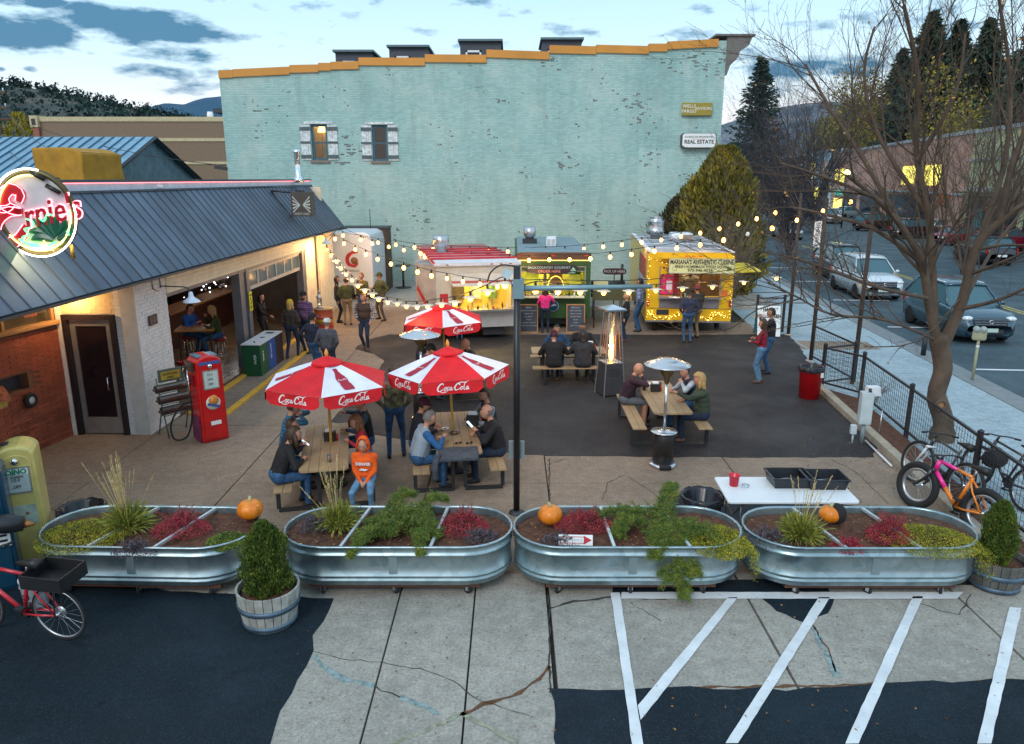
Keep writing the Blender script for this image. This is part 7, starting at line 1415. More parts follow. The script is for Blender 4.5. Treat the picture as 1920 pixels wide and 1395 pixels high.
def seat(T,Tr,side,along):return(T[0]+side*math.cos(Tr)-along*math.sin(Tr),T[1]+side*math.sin(Tr)+along*math.cos(Tr))
dg_=math.degrees
cNV=cloth('navy',(.012,.018,.04));cBK=cloth('black',(.010,.009,.011));cGY=cloth('grey',(.06,.065,.08));cOL=cloth('olive',(.05,.06,.02));cMR=cloth('maroon',(.06,.008,.02))
A_=dg_(TAr);B_=dg_(TBr)
person('man in blue plaid shirt eating at the far left of the left front table',*seat(TA,TAr,-.70,.72),A_-90,sit=.45,top=plaid('plaid_blue',(.012,.06,.13),(.03,.16,.26)),hair='short',hm=HB,LH='face',RH='face',lean=.22,bulk=1.08,pitch=-.2)
person('boy in navy shirt between the plaid man and the woman with a phone',*seat(TA,TAr,-.68,.02),A_-80,h=1.45,sit=.45,top=cNV,hair='short',hm=HB,LH='table',RH='table',lean=.25,hs=1.08,pitch=-.5)
person('brown haired woman in black jacket at the near left of the left front table',*seat(TA,TAr,-.72,-.72),A_-72,sit=.45,top=cBK,fem=True,hair='long',hm=HB,LH=(-.1,.42,.95),RH='table',lean=.42,pitch=-.35,bulk=1.05)
person('woman in dark vest with a drink at the far right of the left front table',*seat(TA,TAr,.70,.72),A_+90,sit=.45,top=cBK,sleeve=cloth('slate',(.05,.07,.10)),fem=True,hair='bun',hm=HB,LH='table',RH=(.2,.38,1.0),lean=.12,yaw=.5)
person('girl with curly blond hair in red jacket at the left front table',*seat(TA,TAr,.66,.12),A_+96,h=1.38,sit=.45,top=cloth('red',(.40,.02,.035)),pants=GREY,shoe=SHB,fem=True,hair='curly',hm=HA,lean=.25,LF=(-.25,.1,.12),RF=(.35,-.12,.2),LH='table',RH=(.28,.15,.62),hs=1.1)
cOR=cloth('orange',(.80,.10,.005))
t_=person('child in bright orange hoodie sitting on the bench end facing the camera',*seat(TA,TAr,.62,-1.02),176,h=1.36,sit=.45,top=cOR,pants=JEAL,skin=SKIN,hair=None,hat='hood',hatm=cOR,LH=(-.05,.20,.66),RH=(.05,.20,.66),lean=.08,hs=1.12,LF=(-.17,.32,.085),RF=(.17,.32,.085),pitch=.15)
text('DENVER',mat('hoodie_print',(.75,.75,.8),.7),t_,(0,.128,.80),.062,rot=(R(84),0,R(180)),bold=.002)
mb=MB();mb.add([(.07,.132,.70),(.03,.136,.735),(-.02,.137,.73),(-.08,.13,.715),(-.03,.136,.695),(.03,.136,.70)],[(0,1,2,3,4,5)]);mb.build('horse_head_print',mat('hoodie_print'),t_)
# table B
person('bearded man in maroon cap and black jacket at the left of the lamp post table',*seat(TB,TBr,-.70,.10),B_-90,sit=.45,top=cloth('darknavy',(.012,.012,.02)),hair='short',hm=HD,hat='cap',hatm=cMR,beard=HB,LH='table',RH='table',lean=.2,bulk=1.1)
rg_=cloth('royal',(.02,.10,.26))
person('grey haired man in blue and grey raglan shirt seen from behind',*seat(TB,TBr,-.68,-.66),B_-78,sit=.45,top=stripes('heather',(.26,.31,.37),(.30,.36,.42),30),sleeve=rg_,hair='short',hm=HG,LH='table',RH=(.1,.42,.86),lean=.3,bulk=1.12)
person('balding man in black jacket with a phone at the right of the lamp post table',*seat(TB,TBr,.70,-.42),B_+92,sit=.45,top=cBK,pants=DJ,hair='balding',hm=HG,LH=(-.12,.38,.9),RH='table',lean=.25,bulk=1.25,pitch=-.4)
person('bearded man in dark hooded jacket at the far right of the lamp post table',*seat(TB,TBr,.68,.55),B_+105,sit=.45,top=cNV,sleeve=cloth('palegrey',(.22,.27,.32)),hair='short',hm=HB,beard=HB,LH='table',RH='table',lean=.15,yaw=.3)
# table D
person('bald man in maroon fleece and grey shorts at the heater table',*seat(TD,0,-.68,.48),-95,sit=.45,top=cloth('plum',(.035,.012,.022)),pants=GREY,shin=SKIN,skin=SKIN,shoe=SHOE,hair=None,glasses=False,LH='table',RH='face',lean=.35,bulk=1.12,pitch=-.2)
person('smiling woman in dark vest with grey sleeves behind the mushroom heater',*seat(TD,0,.66,.22),105,sit=.45,top=cNV,sleeve=cloth('lightgrey',(.40,.43,.46)),fem=True,hair='bun',hm=HD,LH=(-.1,.3,1.0),RH='table',lean=.25,yaw=.35)
person('blond person in green quilted puffer jacket at the heater table',*seat(TD,0,.70,-.58),84,sit=.45,top=stripes('quilt_green',(.028,.042,.025),(.04,.06,.038),9,-.6),pants=DJ,shoe=SHB,hair='curly',hm=HBL,LH=(-.05,.50,.95),RH='table',lean=.12,bulk=1.2)
# table E
person('man in dark cap with his back to the camera under the rear parasol',*seat(TE,.15,-.64,-.30),-80,sit=.45,top=cGY,hair='short',hm=HD,hat='cap',hatm=cBK,LH='table',RH='table',lean=.35)
person('brown haired woman under the rear parasol beside the dark cap man',*seat(TE,.15,-.60,.42),-60,sit=.45,top=cNV,fem=True,hair='bob',hm=HB,LH='table',RH='table',lean=.1,yaw=.4)
person('bald man in dark green jacket resting his chin at the rear parasol table',*seat(TE,.15,.70,.12),100,sit=.45,top=cloth('bottle',(.012,.022,.02)),hair=None,LH='table',RH='face',lean=.3,bulk=1.1)
# table C
person('man in blue jacket with white collar facing the camera at the far table',1.17,19.52,180,sit=.45,top=cloth('blue',(.015,.05,.12)),hair='short',hm=HD,LH='table',RH='table',lean=.35,pitch=-.4,skin=SKD)
person('man with glasses and black sweater facing the camera at the far table',1.86,19.52,176,sit=.45,top=cBK,hair='short',hm=HD,beard=HD,glasses=True,LH='table',RH='table',lean=.15,bulk=1.15,skin=SKD)
person('person in maroon beanie and black coat seen from behind at the far table',1.05,18.2,2,sit=.45,top=cBK,pants=cBK,shoe=SHB,hair='short',hm=HD,hat='beanie',hatm=cMR,LH='table',RH='table',lean=.3,bulk=1.2)
person('dark haired person in long charcoal coat seen from behind at the far table',1.76,18.2,-4,sit=.45,top=cloth('charcoal',(.022,.024,.03)),pants=cBK,hair='bob',hm=HD,LH='table',RH='table',lean=.22,bulk=1.3,coat=True,fem=True)
# standing
person('dark haired woman in black dress jacket standing inside the open garage',-7.55,22.4,-100,h=1.64,top=cBK,pants=cBK,fem=True,hair='long',hm=HD,RH=(.12,.35,1.05),z=.03)
person('blond woman in yellow beanie seen from behind by the recycling bins',-6.30,21.1,-8,h=1.68,top=cloth('darkbrown',(.045,.03,.025)),pants=DJ,fem=True,hair='long',hm=HBL,hat='beanie',hatm=cloth('mustard',(.55,.33,.02)),LF=(-.1,-.18,.1),RF=(.1,.12,.085),LH='pocket',RH='pocket')
person('tall man in purple plaid shirt and black cap by the cream wall',-6.05,21.75,150,h=1.84,top=plaid('plaid_purple',(.05,.012,.05),(.18,.10,.22)),pants=DJ,hair='short',hm=HD,hat='cap',hatm=cBK,beard=HB,bulk=1.08,yaw=.5)
person('man in black cap with blue brim and navy jacket, hand on hip',-5.12,18.95,-38,h=1.68,top=cNV,hair='short',hm=HD,hat='cap',hatm=cBK,brim=cloth('capblue',(.02,.08,.35)),LH='hip',bulk=1.1)
person('man in white cap and grey jacket seen from behind',-4.62,18.45,-12,h=1.64,top=cGY,pants=DJ,hair='short',hm=HG,hat='cap',hatm=cloth('whitecap',(.62,.62,.62)),bulk=1.15,LH='pocket',RH='pocket')
person('dark haired woman in long navy jacket by the white swirl trailer',-6.22,26.6,-75,h=1.66,top=cNV,pants=DJ,fem=True,hair='long',hm=HD,LH='pocket')
person('man in green jacket and khaki trousers by the white swirl trailer',-5.78,26.15,12,h=1.68,top=cOL,pants=KHA,shoe=SHOE,hair='short',hm=HB,bulk=1.15,LH='pocket',RH=(.1,.3,1.05))
person('man in dark vest with checked sleeves walking towards the camera',-4.40,22.1,176,h=1.72,top=cloth('vest',(.05,.028,.02)),sleeve=plaid('check_white',(.02,.02,.05),(.45,.4,.42),s=14),pants=DJ,shoe=SHB,hair='short',hm=HA,LH=(-.22,.08,.92),RH='pocket',LF=(-.09,.05,.1),RF=(.07,-.12,.13),bulk=1.1)
person('person in olive hooded jacket standing behind the vested man',-5.45,27.3,150,h=1.70,top=cloth('olive2',(.10,.08,.015)),hair='short',hm=HA,beard=None,bulk=1.1)
person('broad man in dark green jacket and cap with legs apart near the festoon lights',-4.75,27.1,125,h=1.74,top=cOL,pants=mat('dark_khaki',(.09,.06,.04),.85),hair='short',hm=HD,hat='cap',hatm=cOL,bulk=1.3,LF=(-.22,0,.085),RF=(.2,0,.085),LH='hip',RH=(.05,.3,1.2))
person('child in jeans standing behind the rear parasol',-1.68,23.65,0,h=1.22,top=cNV,hair='short',hm=HD,hs=1.12)
person('woman in bright pink jacket ordering at the green trailer',1.10,24.7,-2,h=1.52,top=cloth('pink',(.85,.03,.22)),pants=DJ,shoe=SHOE,fem=True,hair='long',hm=HB,RH=(.25,.3,1.35),LH=(-.2,.3,1.0))
person('cook inside the lit hatch of the green trailer',1.5,26.4,170,h=1.66,top=cloth('cook',(.15,.12,.05)),hair='short',hm=HB,LH=(-.15,.3,1.1),RH=(.15,.3,1.1),z=.4)
person('girl with blond ponytail in black top standing behind the flame heater',3.60,23.4,70,h=1.54,top=cBK,pants=DJ,shoe=SHB,fem=True,hair='pony',hm=HBL)
person('tall man in blue and white plaid shirt beside the yellow trailer',4.28,24.95,62,h=1.80,top=plaid('plaid_sky',(.32,.38,.52),(.05,.08,.2)),shoe=SHOE,hair='short',hm=HD,skin=SKD,LH='pocket',RH='pocket')
person('man in navy sweater and dark cap seen from behind at the yellow trailer',5.50,23.15,4,h=1.70,top=cloth('navy2',(.028,.032,.07)),hair='short',hm=HB,hat='cap',hatm=cBK,LH='pocket',RH='pocket')
person('man in dark jacket and khaki trousers behind the man in navy at the yellow trailer',5.93,23.9,25,h=1.72,top=cloth('darkolive',(.03,.028,.02)),pants=KHA,hair='short',hm=HD,hat='beanie',hatm=cloth('redgrey',(.20,.03,.03)),RH=(.15,.3,1.15),bulk=1.1)
person('worker with raised arm inside the yellow trailer',6.05,25.75,170,h=1.70,top=cloth('workgrey',(.16,.16,.17)),hair='short',hm=HD,hat='cap',hatm=cloth('capgrey',(.2,.2,.22)),skin=SKD,LH=(-.3,.3,1.55),z=.4)
person('man in black jacket drinking beside the woman in red plaid',6.78,19.35,80,h=1.74,top=cBK,hair='short',hm=HD,LH=(-.05,.3,1.48),skin=SKD)
person('woman in red plaid shirt and light jeans with a phone near the gate',6.26,18.4,60,h=1.62,top=plaid('plaid_red',(.40,.008,.025),(.05,.004,.012)),pants=JEAL,shoe=SHB,fem=True,hair='bob',hm=HB,LH=(-.12,.26,1.12),RH=(.12,.22,1.18))
person('person in camouflage jacket and jeans standing between the two front tables',-2.15,13.15,8,h=1.72,top=mat('camouflage',(.14,.13,.07),.9,var=.75,vs=11),hair='short',hm=HB,LF=(-.12,-.05,.085),RF=(.14,.04,.085),LH='pocket',RH='pocket')
# inside the bar
person('person in bright blue shirt seated at the bar table inside',-9.05,20.6,-100,sit=.72,top=cloth('brightblue',(.01,.08,.38)),hair='short',hm=HD,LH=(-.1,.35,1.1),RH=(.1,.35,1.1),z=.03,lean=.2,LF=(-.12,.32,.35),RF=(.12,.32,.35))
person('blond woman in olive jacket seated at the bar table inside',-8.05,20.3,110,sit=.72,top=cOL,fem=True,hair='long',hm=HBL,LH=(-.1,.35,1.1),RH=(.1,.3,1.3),z=.03,lean=.15,LF=(-.12,.32,.35),RF=(.12,.32,.35))
finish_people()
bt_=thing('bar_table','high wooden bar table inside the open garage','table',(-8.55,20.2,.03),R(10));MB().box(-.55,.45,-.4,.4,1.0,1.05).build('tabletop',mat('honey_wood',(.42,.2,.05),.4),bt_)
for a in(-.45,.35):
    for b in(-.32,.32):MB().box(a-.02,a+.02,b-.02,b+.02,0,1.0).build('leg',DI,bt_)
for(x,y,l) in((-9.05,20.6,'bar stool under the person in the bright blue shirt'),(-8.05,20.3,'bar stool under the blond woman inside'),(-7.9,17.6,'empty chrome bar stool just inside the first garage opening')):
    q=thing('bar_stool',l,'stool',(x,y,.03),0,'chrome bar stools inside the garage');MB().lathe([(.17,.66),(.18,.70),(.17,.73),(.001,.73)],18).build('seat',mat('stool_red',(.3,.01,.02),.3),q);MB().torus((0,0,.25),.16,.011,20,6).build('foot_ring',CHR,q)
    for k in range(4):a=R(45+90*k);MB().tube([(.1*math.cos(a),.1*math.sin(a),.66),(.19*math.cos(a),.19*math.sin(a),0)],.012,6).build('leg',CHR,q)
jk=thing('grey_jacket','dark grey jacket draped over the near end of the lamp post table','jacket',(*seat(TB,TBr,.0,-.98),0),TBr);mb=MB();n,m_=14,12;vs_=[]
for i in range(n+1):
    for j in range(m_+1):
        u_,v_=-.42+.72*i/n,-.22+.36*j/m_;x_=u_;z_=.765+.012*noise.noise(Vector((u_*9,v_*9,2)))
        if u_<-.37:x_=-.37-.04*noise.noise(Vector((v_*8,1,1)))
        if v_<-.15 or u_<-.36:z_=.76-max((-.15-v_)*1.5,(-.36-u_)*2.5,0)
        vs_.append((x_,v_,z_))
mb.sm=True;mb.add(vs_,[(i*(m_+1)+j,(i+1)*(m_+1)+j,(i+1)*(m_+1)+j+1,i*(m_+1)+j+1) for i in range(n) for j in range(m_)]);o=mb.build('cloth',cGY,jk);q=o.modifiers.new('thick','SOLIDIFY');q.thickness=.012
MB().tube(smooth_path([(-.34,-.15,.77),(-.40,-.22,.6),(-.40,-.2,.35)],4),[.05]*9,8).build('sleeve',cGY,jk)
for k,(a,b) in enumerate(((-.0,-.72),(.18,-.74))):
    q=thing('sunglasses',['left pair of dark glasses on the draped jacket','right pair of dark glasses on the draped jacket'][k],'sunglasses',(*seat(TB,TBr,a,b),.79),TBr+.3);MB().ball((-.035,0,.0),.03,8,(1,.5,.7)).build('lens',mat('black_gloss',(.01,.01,.012),.08),q);MB().ball((.035,0,.0),.03,8,(1,.5,.7)).build('lens',mat('black_gloss'),q);MB().tube([(-.06,0,0),(.06,0,0)],.004,4).build('frame',mat('black_gloss'),q)
def phone(loc,rot,label):q=thing('phone',label,'phone',loc);q.rotation_euler=rot;MB().box(-.037,.037,-.004,.004,-.075,.075).build('phone_body',mat('black_gloss'),q);MB().box(-.033,.033,-.0055,-.0045,-.068,.068).build('screen',mat('screen',(.5,.6,.65),.2,emit=.9,ecol=(.6,.75,.85)),q)
phone((*seat(TA,TAr,-.28,-.55),1.0),(R(-50),0,TAr+R(80)),'lit phone held by the woman in black jacket at the left table');phone((*seat(TB,TBr,.22,-.35),.98),(R(-50),0,R(60)),'lit phone held by the balding man in black')
# ================================================================ plants
nr=np.random.RandomState(3)
def leafmesh(name,C,Dr,ln,wd,m,parent=None,kind='stuff',label=None,cup_=0.):
    """many diamond leaves: centres C, long axes Dr, lengths ln, widths wd"""
    C=np.asarray(C,float);Dr=np.asarray(Dr,float);n=len(C);Dr/=np.linalg.norm(Dr,axis=1)[:,None]+1e-9;q=nr.normal(size=(n,3));S=np.cross(Dr,q);S/=np.linalg.norm(S,axis=1)[:,None]+1e-9
    ln=np.broadcast_to(ln,n)[:,None];wd=np.broadcast_to(wd,n)[:,None];V=np.empty((n,4,3));V[:,0]=C-Dr*ln/2;V[:,1]=C+S*wd/2+Dr*ln*.05;V[:,2]=C+Dr*ln/2;V[:,3]=C-S*wd/2+Dr*ln*.05
    me=bpy.data.meshes.new(name);me.vertices.add(4*n);me.vertices.foreach_set('co',V.ravel());me.loops.add(4*n);me.loops.foreach_set('vertex_index',np.arange(4*n));me.polygons.add(n);me.polygons.foreach_set('loop_start',np.arange(n)*4);me.polygons.foreach_set('loop_total',np.full(n,4));me.materials.append(m);me.update();me.validate()
    o=linkmesh(name,me,parent);
    if kind:o['kind']=kind
    return o
def leafmat(key,a,b,c,s_=8.,r_=.7):
    if key in MATS:return MATS[key]
    m,x=newmat(key,r_);g=x.n('NewGeometry');h=x.n('HueSaturation');x.l(x.ramp(x.noise(s_,4,x.coord(),.7),[(.3,a),(.5,b),(.7,c)]),h.inputs['Color'])
    x.l(x.math('ADD',x.math('MULTIPLY',g.outputs['Random Per Island'],.9),.55),h.inputs['Value']);x.col(h.outputs[0]);return m
LG=leafmat('conifer_green',(.025,.055,.006),(.075,.125,.012),(.17,.18,.02),12);LY=leafmat('creeper_green',(.08,.12,.01),(.24,.24,.015),(.46,.38,.02),7);LR=leafmat('barberry_red',(.14,.01,.03),(.36,.025,.05),(.52,.08,.06),9);LSp=leafmat('spruce_bough',(.04,.09,.012),(.11,.17,.02),(.25,.26,.03),10)
LGr=leafmat('grass_blade',(.06,.11,.01),(.20,.23,.03),(.45,.32,.06),12);LPl=leafmat('grass_plume',(.45,.33,.12),(.60,.46,.2),(.7,.6,.3),20);LPu=leafmat('grey_purple_twig',(.05,.03,.045),(.10,.08,.10),(.16,.15,.17),14);TW=mat('twig_brown',(.12,.075,.05),.9,var=.3);BARK=mat('grey_bark',(.10,.070,.048),.9,var=.35,vs=3,bump=.9,bs=22)
def plantat(name,label,cat,loc,group=None):return thing(name,label,cat,loc,0,group)
def dome(n,rx,ry,h,p=.6):a=nr.uniform(0,6.283,n);q=nr.uniform(0,1,n)**.5;z=nr.uniform(0,1,n)**p*(1-q*.8);return np.stack([rx*q*np.cos(a),ry*q*np.sin(a),z*h],1)
def grass(x,y,z,h,label,plumes=26,lean=0.,R_=.3):
    t=plantat('grass_tuft',label,'grass',(x,y,z),'ornamental grasses in the planters');C,Dd,Ln=[],[],[]
    for i in range(900):
        a=nr.uniform(0,6.283);tl=nr.uniform(.1,1.15);L=h*nr.uniform(.28,.5);d=np.array([math.cos(a)*math.sin(tl),math.sin(a)*math.sin(tl),math.cos(tl)]);p=np.array([nr.normal(0,.05),nr.normal(0,.05),0])
        for k in range(3):dd=d+np.array([0,0,-.35*k*tl]);dd/=np.linalg.norm(dd);C.append(p+dd*L/6);Dd.append(dd);Ln.append(L/3*1.08);p=p+dd*L/3
    leafmesh('blades',C,Dd,np.array(Ln),.013,LGr,t);C,Dd,mb=[],[],MB()
    for i in range(plumes):
        a=nr.uniform(0,6.283);tl=abs(nr.normal(0,.28));L=h*nr.uniform(.8,1.25);d=Vector((math.cos(a)*math.sin(tl)+lean,math.sin(a)*math.sin(tl),math.cos(tl))).normalized();e_=d*L;mb.tube([(0,0,0),tuple(e_)],.0022,3,cap=False)
        for k in range(26):s_=L*(.72+.28*k/26);C.append(np.array(d*s_)+nr.normal(0,.004,3));Dd.append(np.array(d)+nr.normal(0,.25,3))
    leafmesh('plumes',C,Dd,.03,.007,LPl,t);mb.build('stalks',LPl,t,kind='stuff')
def shrub(x,y,z,rx,ry,h,label,m,n=1500,ls=.022,twigs=46,name='shrub',spiky=True,group=None):
    t=plantat(name,label,'shrub',(x,y,z),group);n=int(n*2.1);C=dome(n,rx*1.15,ry*1.2,h*1.35);Dd=nr.normal(size=(n,3))+[0,0,.4];mb=MB();e=[]
    for i in range(twigs):
        a=nr.uniform(0,6.283);q=nr.uniform(.2,1.0);L=h*nr.uniform(.8,1.6);p=[Vector((0,0,0))];p.append(Vector((rx*q*.4*math.cos(a),ry*q*.4*math.sin(a),L*.5)));p.append(Vector((rx*q*.8*math.cos(a)+nr.normal(0,.03),ry*q*.8*math.sin(a),L)));mb.tube(smooth_path([tuple(k) for k in p],3),.0035,3,cap=False)
        if spiky:
            for k in range(34):s_=nr.uniform(.3,1);r_=p[1].lerp(p[2],s_);e.append(np.array(r_)+nr.normal(0,.012,3))
    if e:C=np.vstack([C,e]);Dd=np.vstack([Dd,nr.normal(size=(len(e),3))])
    leafmesh('leaves',C,Dd,ls,ls*.55,m,t);mb.build('stems',TW,t,kind='stuff');return t
def bough(t,p0,p1,w_,m=LSp,droop=.1,n=1500):
    p0,p1=Vector(p0),Vector(p1);d=p1-p0;L=d.length;side=d.cross(Vector((0,0,1)));side=side.normalized() if side.length>1e-3 else Vector((1,0,0));mb=MB();pm_=p0.lerp(p1,.5)+Vector((0,0,droop));ax=smooth_path([tuple(p0),tuple(pm_),tuple(p1)],5);mb.tube(ax,[.012]*4+[.006]*(len(ax)-4),5);C,Dd=[],[]
    for i,q in enumerate(ax):
        s_=i/(len(ax)-1);q=Vector(q)
        for sg in(-1,1):
            for k in range(3):
                sl=w_*(1-s_*.6)*nr.uniform(.6,1.1);e_=side*sg*sl+d.normalized()*sl*.7+Vector((0,0,nr.uniform(-.7,.55)*sl))+Vector((nr.normal(0,.15),nr.normal(0,.15),0))*sl;mb.tube([tuple(q),tuple(q+e_)],.003,3,cap=False)
                for j in range(int(n*4.2/len(ax)/4)):u_=nr.uniform(.0,1);C.append(np.array(q+e_*u_)+nr.normal(0,.018,3));Dd.append(np.array(e_.normalized())*.9+nr.normal(0,.6,3))
    mb.build('twigs',TW,t,kind='stuff');leafmesh('needles',C,Dd,.036,.0055,m,t)
Z_=.62
G7=lambda u,v:G(u,v,.68)
x,y=G7(240,985);grass(x,y,Z_,.84,'ornamental grass with pale plumes in the leftmost planter',34,-.1);x,y=G7(632,980);grass(x,y,Z_,.76,'ornamental grass with pale plumes in front of the child in orange',16,-.12);x,y=G7(1502,1000);grass(x,y,Z_,.74,'ornamental grass with straw plumes in the rightmost planter',15,.08)
GS='red leaved shrubs in the planters';GC='yellow green creepers in the planters';GP_='purple grey twiggy plants in the planters'
for u,v,rx,ry,h,l in((340,990,.33,.22,.22,'deep red shrub in the middle of the leftmost planter'),(868,985,.30,.24,.20,'red feathery shrub at the right end of the second planter'),(1095,982,.34,.22,.20,'crimson shrub beside the pumpkin in the third planter'),(1668,1003,.26,.22,.24,'red shrub beside the black wrapped pumpkin in the rightmost planter')):x,y=G7(u,v);shrub(x,y,Z_,rx,ry,h,l,LR,1500,.02,30,group=GS)
for u,v,rx,ry,h,l in((155,1000,.48,.42,.16,'yellow green creeper filling the left end of the leftmost planter'),(1345,1010,.34,.40,.15,'yellow green creeper at the right end of the third planter'),(1745,1010,.50,.38,.17,'yellow green creeper at the right end of the rightmost planter'),(425,1010,.22,.20,.12,'green tufted plant at the right end of the leftmost planter')):
    x,y=G7(u,v);t=shrub(x,y,Z_,rx,ry,h,l,LY if u!=425 else LSp,3400,.022,14,name='creeper',spiky=False,group=GC)
    if u in(1345,1745):
        C=[]
        for k in range(14):
            a0=nr.uniform(.1,rx*1.1);b0=-nr.uniform(.1,ry) if u==1345 else nr.uniform(-ry,.1);L=nr.uniform(.15,.5)
            for j in range(60):s_=nr.uniform(0,1);C.append([rx*.9+.12*s_**.5+nr.normal(0,.02),b0+nr.normal(0,.03),.10-L*s_+nr.normal(0,.015)])
        leafmesh('trailing_stems',C,nr.normal(size=(len(C),3)),.02,.011,LY,t)
for u,v,rx,ry,h,l in((250,1030,.24,.12,.12,'grey twiggy plant hanging over the front of the leftmost planter'),(590,985,.20,.14,.12,'purple grey twigs at the left end of the second planter'),(905,1005,.22,.16,.10,'blue grey low plant at the right end of the second planter'),(1050,1012,.26,.13,.10,'dark purple twigs left of the entrance sign'),(1440,1005,.24,.22,.10,'grey purple twigs at the left end of the rightmost planter'),(1590,1020,.2,.15,.08,'sparse red stems in the middle of the rightmost planter')):x,y=G7(u,v);shrub(x,y,Z_,rx,ry,h,l,LPu if u!=1590 else LR,420,.022,30,name='twig_plant',group=GP_)
tb2=plantat('cut_boughs','heap of cut spruce boughs filling the second planter','branches',(-1.45,8.86,.66))
for p0,p1,w_ in(((-.35,.2,.05),(.35,.3,.06),.2),((.1,0,.1),(-.45,-.35,.02),.22),((.0,.1,.12),(.5,-.25,.05),.22),((-.2,.35,.1),(.1,.62,.2),.14),((.2,.3,.1),(.55,.50,.18),.14),((-.2,-.2,.1),(-.50,-.62,-.05),.12),((.3,-.2,.08),(.35,-.62,-.02),.12),((-.4,.1,.05),(-.05,-.3,.08),.2),((.45,.1,.05),(.05,.1,.14),.2)):bough(tb2,p0,p1,w_,n=900)
tb3=plantat('cut_boughs','long cut spruce boughs drooping over the front of the third planter','branches',(1.95,8.86,.66))
for p0,p1,w_ in(((.05,.1,.12),(-.85,.25,.06),.22),((-.3,.1,.12),(-.62,-.2,.02),.2),((0,.1,.15),(.22,.62,.32),.15),((.1,0,.14),(-.05,-.72,-.32),.26),((.15,-.1,.12),(.25,-.66,-.28),.22),((0,-.1,.1),(-.22,-.64,-.05),.22),((.2,0,.1),(.62,-.55,-.02),.18),((.1,-.3,.1),(.12,-.78,-.50),.18)):bough(tb3,p0,p1,w_,n=1300)
def conifer(x,y,z,h,r_,label,n=16000,m=LG,group='small conifers in half barrels'):
    t=plantat('conifer',label,'conifer',(x,y,z),group);MB().tube([(0,0,0),(0,0,h*.8)],[.03,.008],6).build('trunk',BARK,t);zz=nr.uniform(.0,1,n)**1.15;a=nr.uniform(0,6.283,n);lob=1+.16*np.sin(a*3+zz*9)+.14*np.sin(a*7-zz*15)+nr.normal(0,.05,n);R2=r_*np.minimum(1,(1.02-zz)*3.0)**.6*np.minimum(1,.78+zz*1.2)*(1-.22*zz)*lob*nr.uniform(.25,1,n)**.35
    C=np.stack([R2*np.cos(a),R2*np.sin(a),zz*h],1);Dd=np.stack([np.cos(a)*.5,np.sin(a)*.5,np.full(n,1.)],1)+nr.normal(0,.35,(n,3));leafmesh('foliage',C,Dd,h*.05,h*.015,m,t);return t
conifer(-2.82,7.80,.40,.86,.27,'bushy conifer in the weathered half barrel');conifer(6.10,8.62,.34,.80,.20,'young conifer in the dark half barrel by the bicycles')
conifer(9.0,33.2,0,6.3,1.75,'big golden green juniper against the right end of the green wall',26000,leafmat('juniper',(.03,.045,.005),(.12,.11,.008),(.32,.24,.02),.9),group=None);conifer(7.4,34.2,0,4.2,1.3,'smaller dark juniper leaning beside the big juniper',9000,leafmat('juniper2',(.015,.022,.005),(.05,.04,.01),(.10,.07,.015),1.1),group=None)
# ---------------------------------------------------------------- bare trees
def limbs(mb,pts,radii,depth,rg,tips,spread=.75,grav=.0,ns=6,dens=1.0):
    P_=[Vector(p) for p in smooth_path(pts,3)];n=len(P_);rr=[radii[0]+(radii[1]-radii[0])*(i/(n-1))**.8 for i in range(n)];mb.tube(P_,rr,ns if depth>2 else 3,cap=False)
    if depth==0:tips.append(P_[-1]);return
    L=sum((P_[i+1]-P_[i]).length for i in range(n-1));k=max(2,int(L*dens*(2.6 if depth>2 else 4.8)))
    for i in range(k):
        s_=rg.uniform(.2,1.) if i else 1.;j=min(n-2,int(s_*(n-1)));p=P_[j].lerp(P_[j+1],rg.random());d=(P_[j+1]-P_[j]).normalized();v=Vector((rg.gauss(0,1),rg.gauss(0,1),rg.gauss(0,1)));v=(v-d*v.dot(d)).normalized();e_=(d+v*rg.uniform(.4,1.1)*spread+Vector((0,0,.18-grav))).normalized();l2=L*rg.uniform(.3,.62) if depth>1 else rg.uniform(.18,.5);r0=rr[j]*.5
        q=[p];c=p;nn=3
        for a in range(nn):e_=(e_+Vector((rg.gauss(0,.16),rg.gauss(0,.16),rg.gauss(0,.16)-grav*.2))).normalized();c=c+e_*l2/nn;q.append(c)
        limbs(mb,[tuple(a) for a in q],(max(r0,.0035),max(r0*.35,.0022)),depth-1,rg,tips,spread,grav,ns,dens)
def PX(l):return[(D(u,v,Y)[0],Y,D(u,v,Y)[1]) for u,v,Y in l]
bt2=thing('bare_tree','big bare street tree with forked trunk and sawn limb scar behind the fence','tree',(0,0,0));tr_=MB();br_=MB();rg=random.Random(21);tips=[]
x0,y0=G(1765,825);ty=y0
MB().tube(smooth_path([(x0,y0,-.1),(x0-.02,y0,.4),(D(1756,740,ty)[0],ty,D(1756,740,ty)[1]),(D(1768,690,ty)[0],ty,D(1768,690,ty)[1]),(D(1758,630,ty)[0],ty,D(1758,630,ty)[1])],5),[.23]*4+[.185]*6+[.165]*5+[.17]*6,14).build('trunk',BARK,bt2)
sx2,sz2=D(1764,760,ty-.2);sk=MB();Ms=Matrix.Translation((sx2,ty-.20,sz2))@Matrix.Rotation(R(90),4,'X');sk.M=Ms;sk.torus((0,0,0),.095,.035,20,8);sk.build('knot_rim',BARK,bt2);sk=MB();sk.M=Ms;sk.lathe([(.09,.0),(.05,.01),(.001,.0)],16);sk.build('sawn_face',mat('sawn_wood',(.30,.15,.06),.8,var=.4,vs=20),bt2)
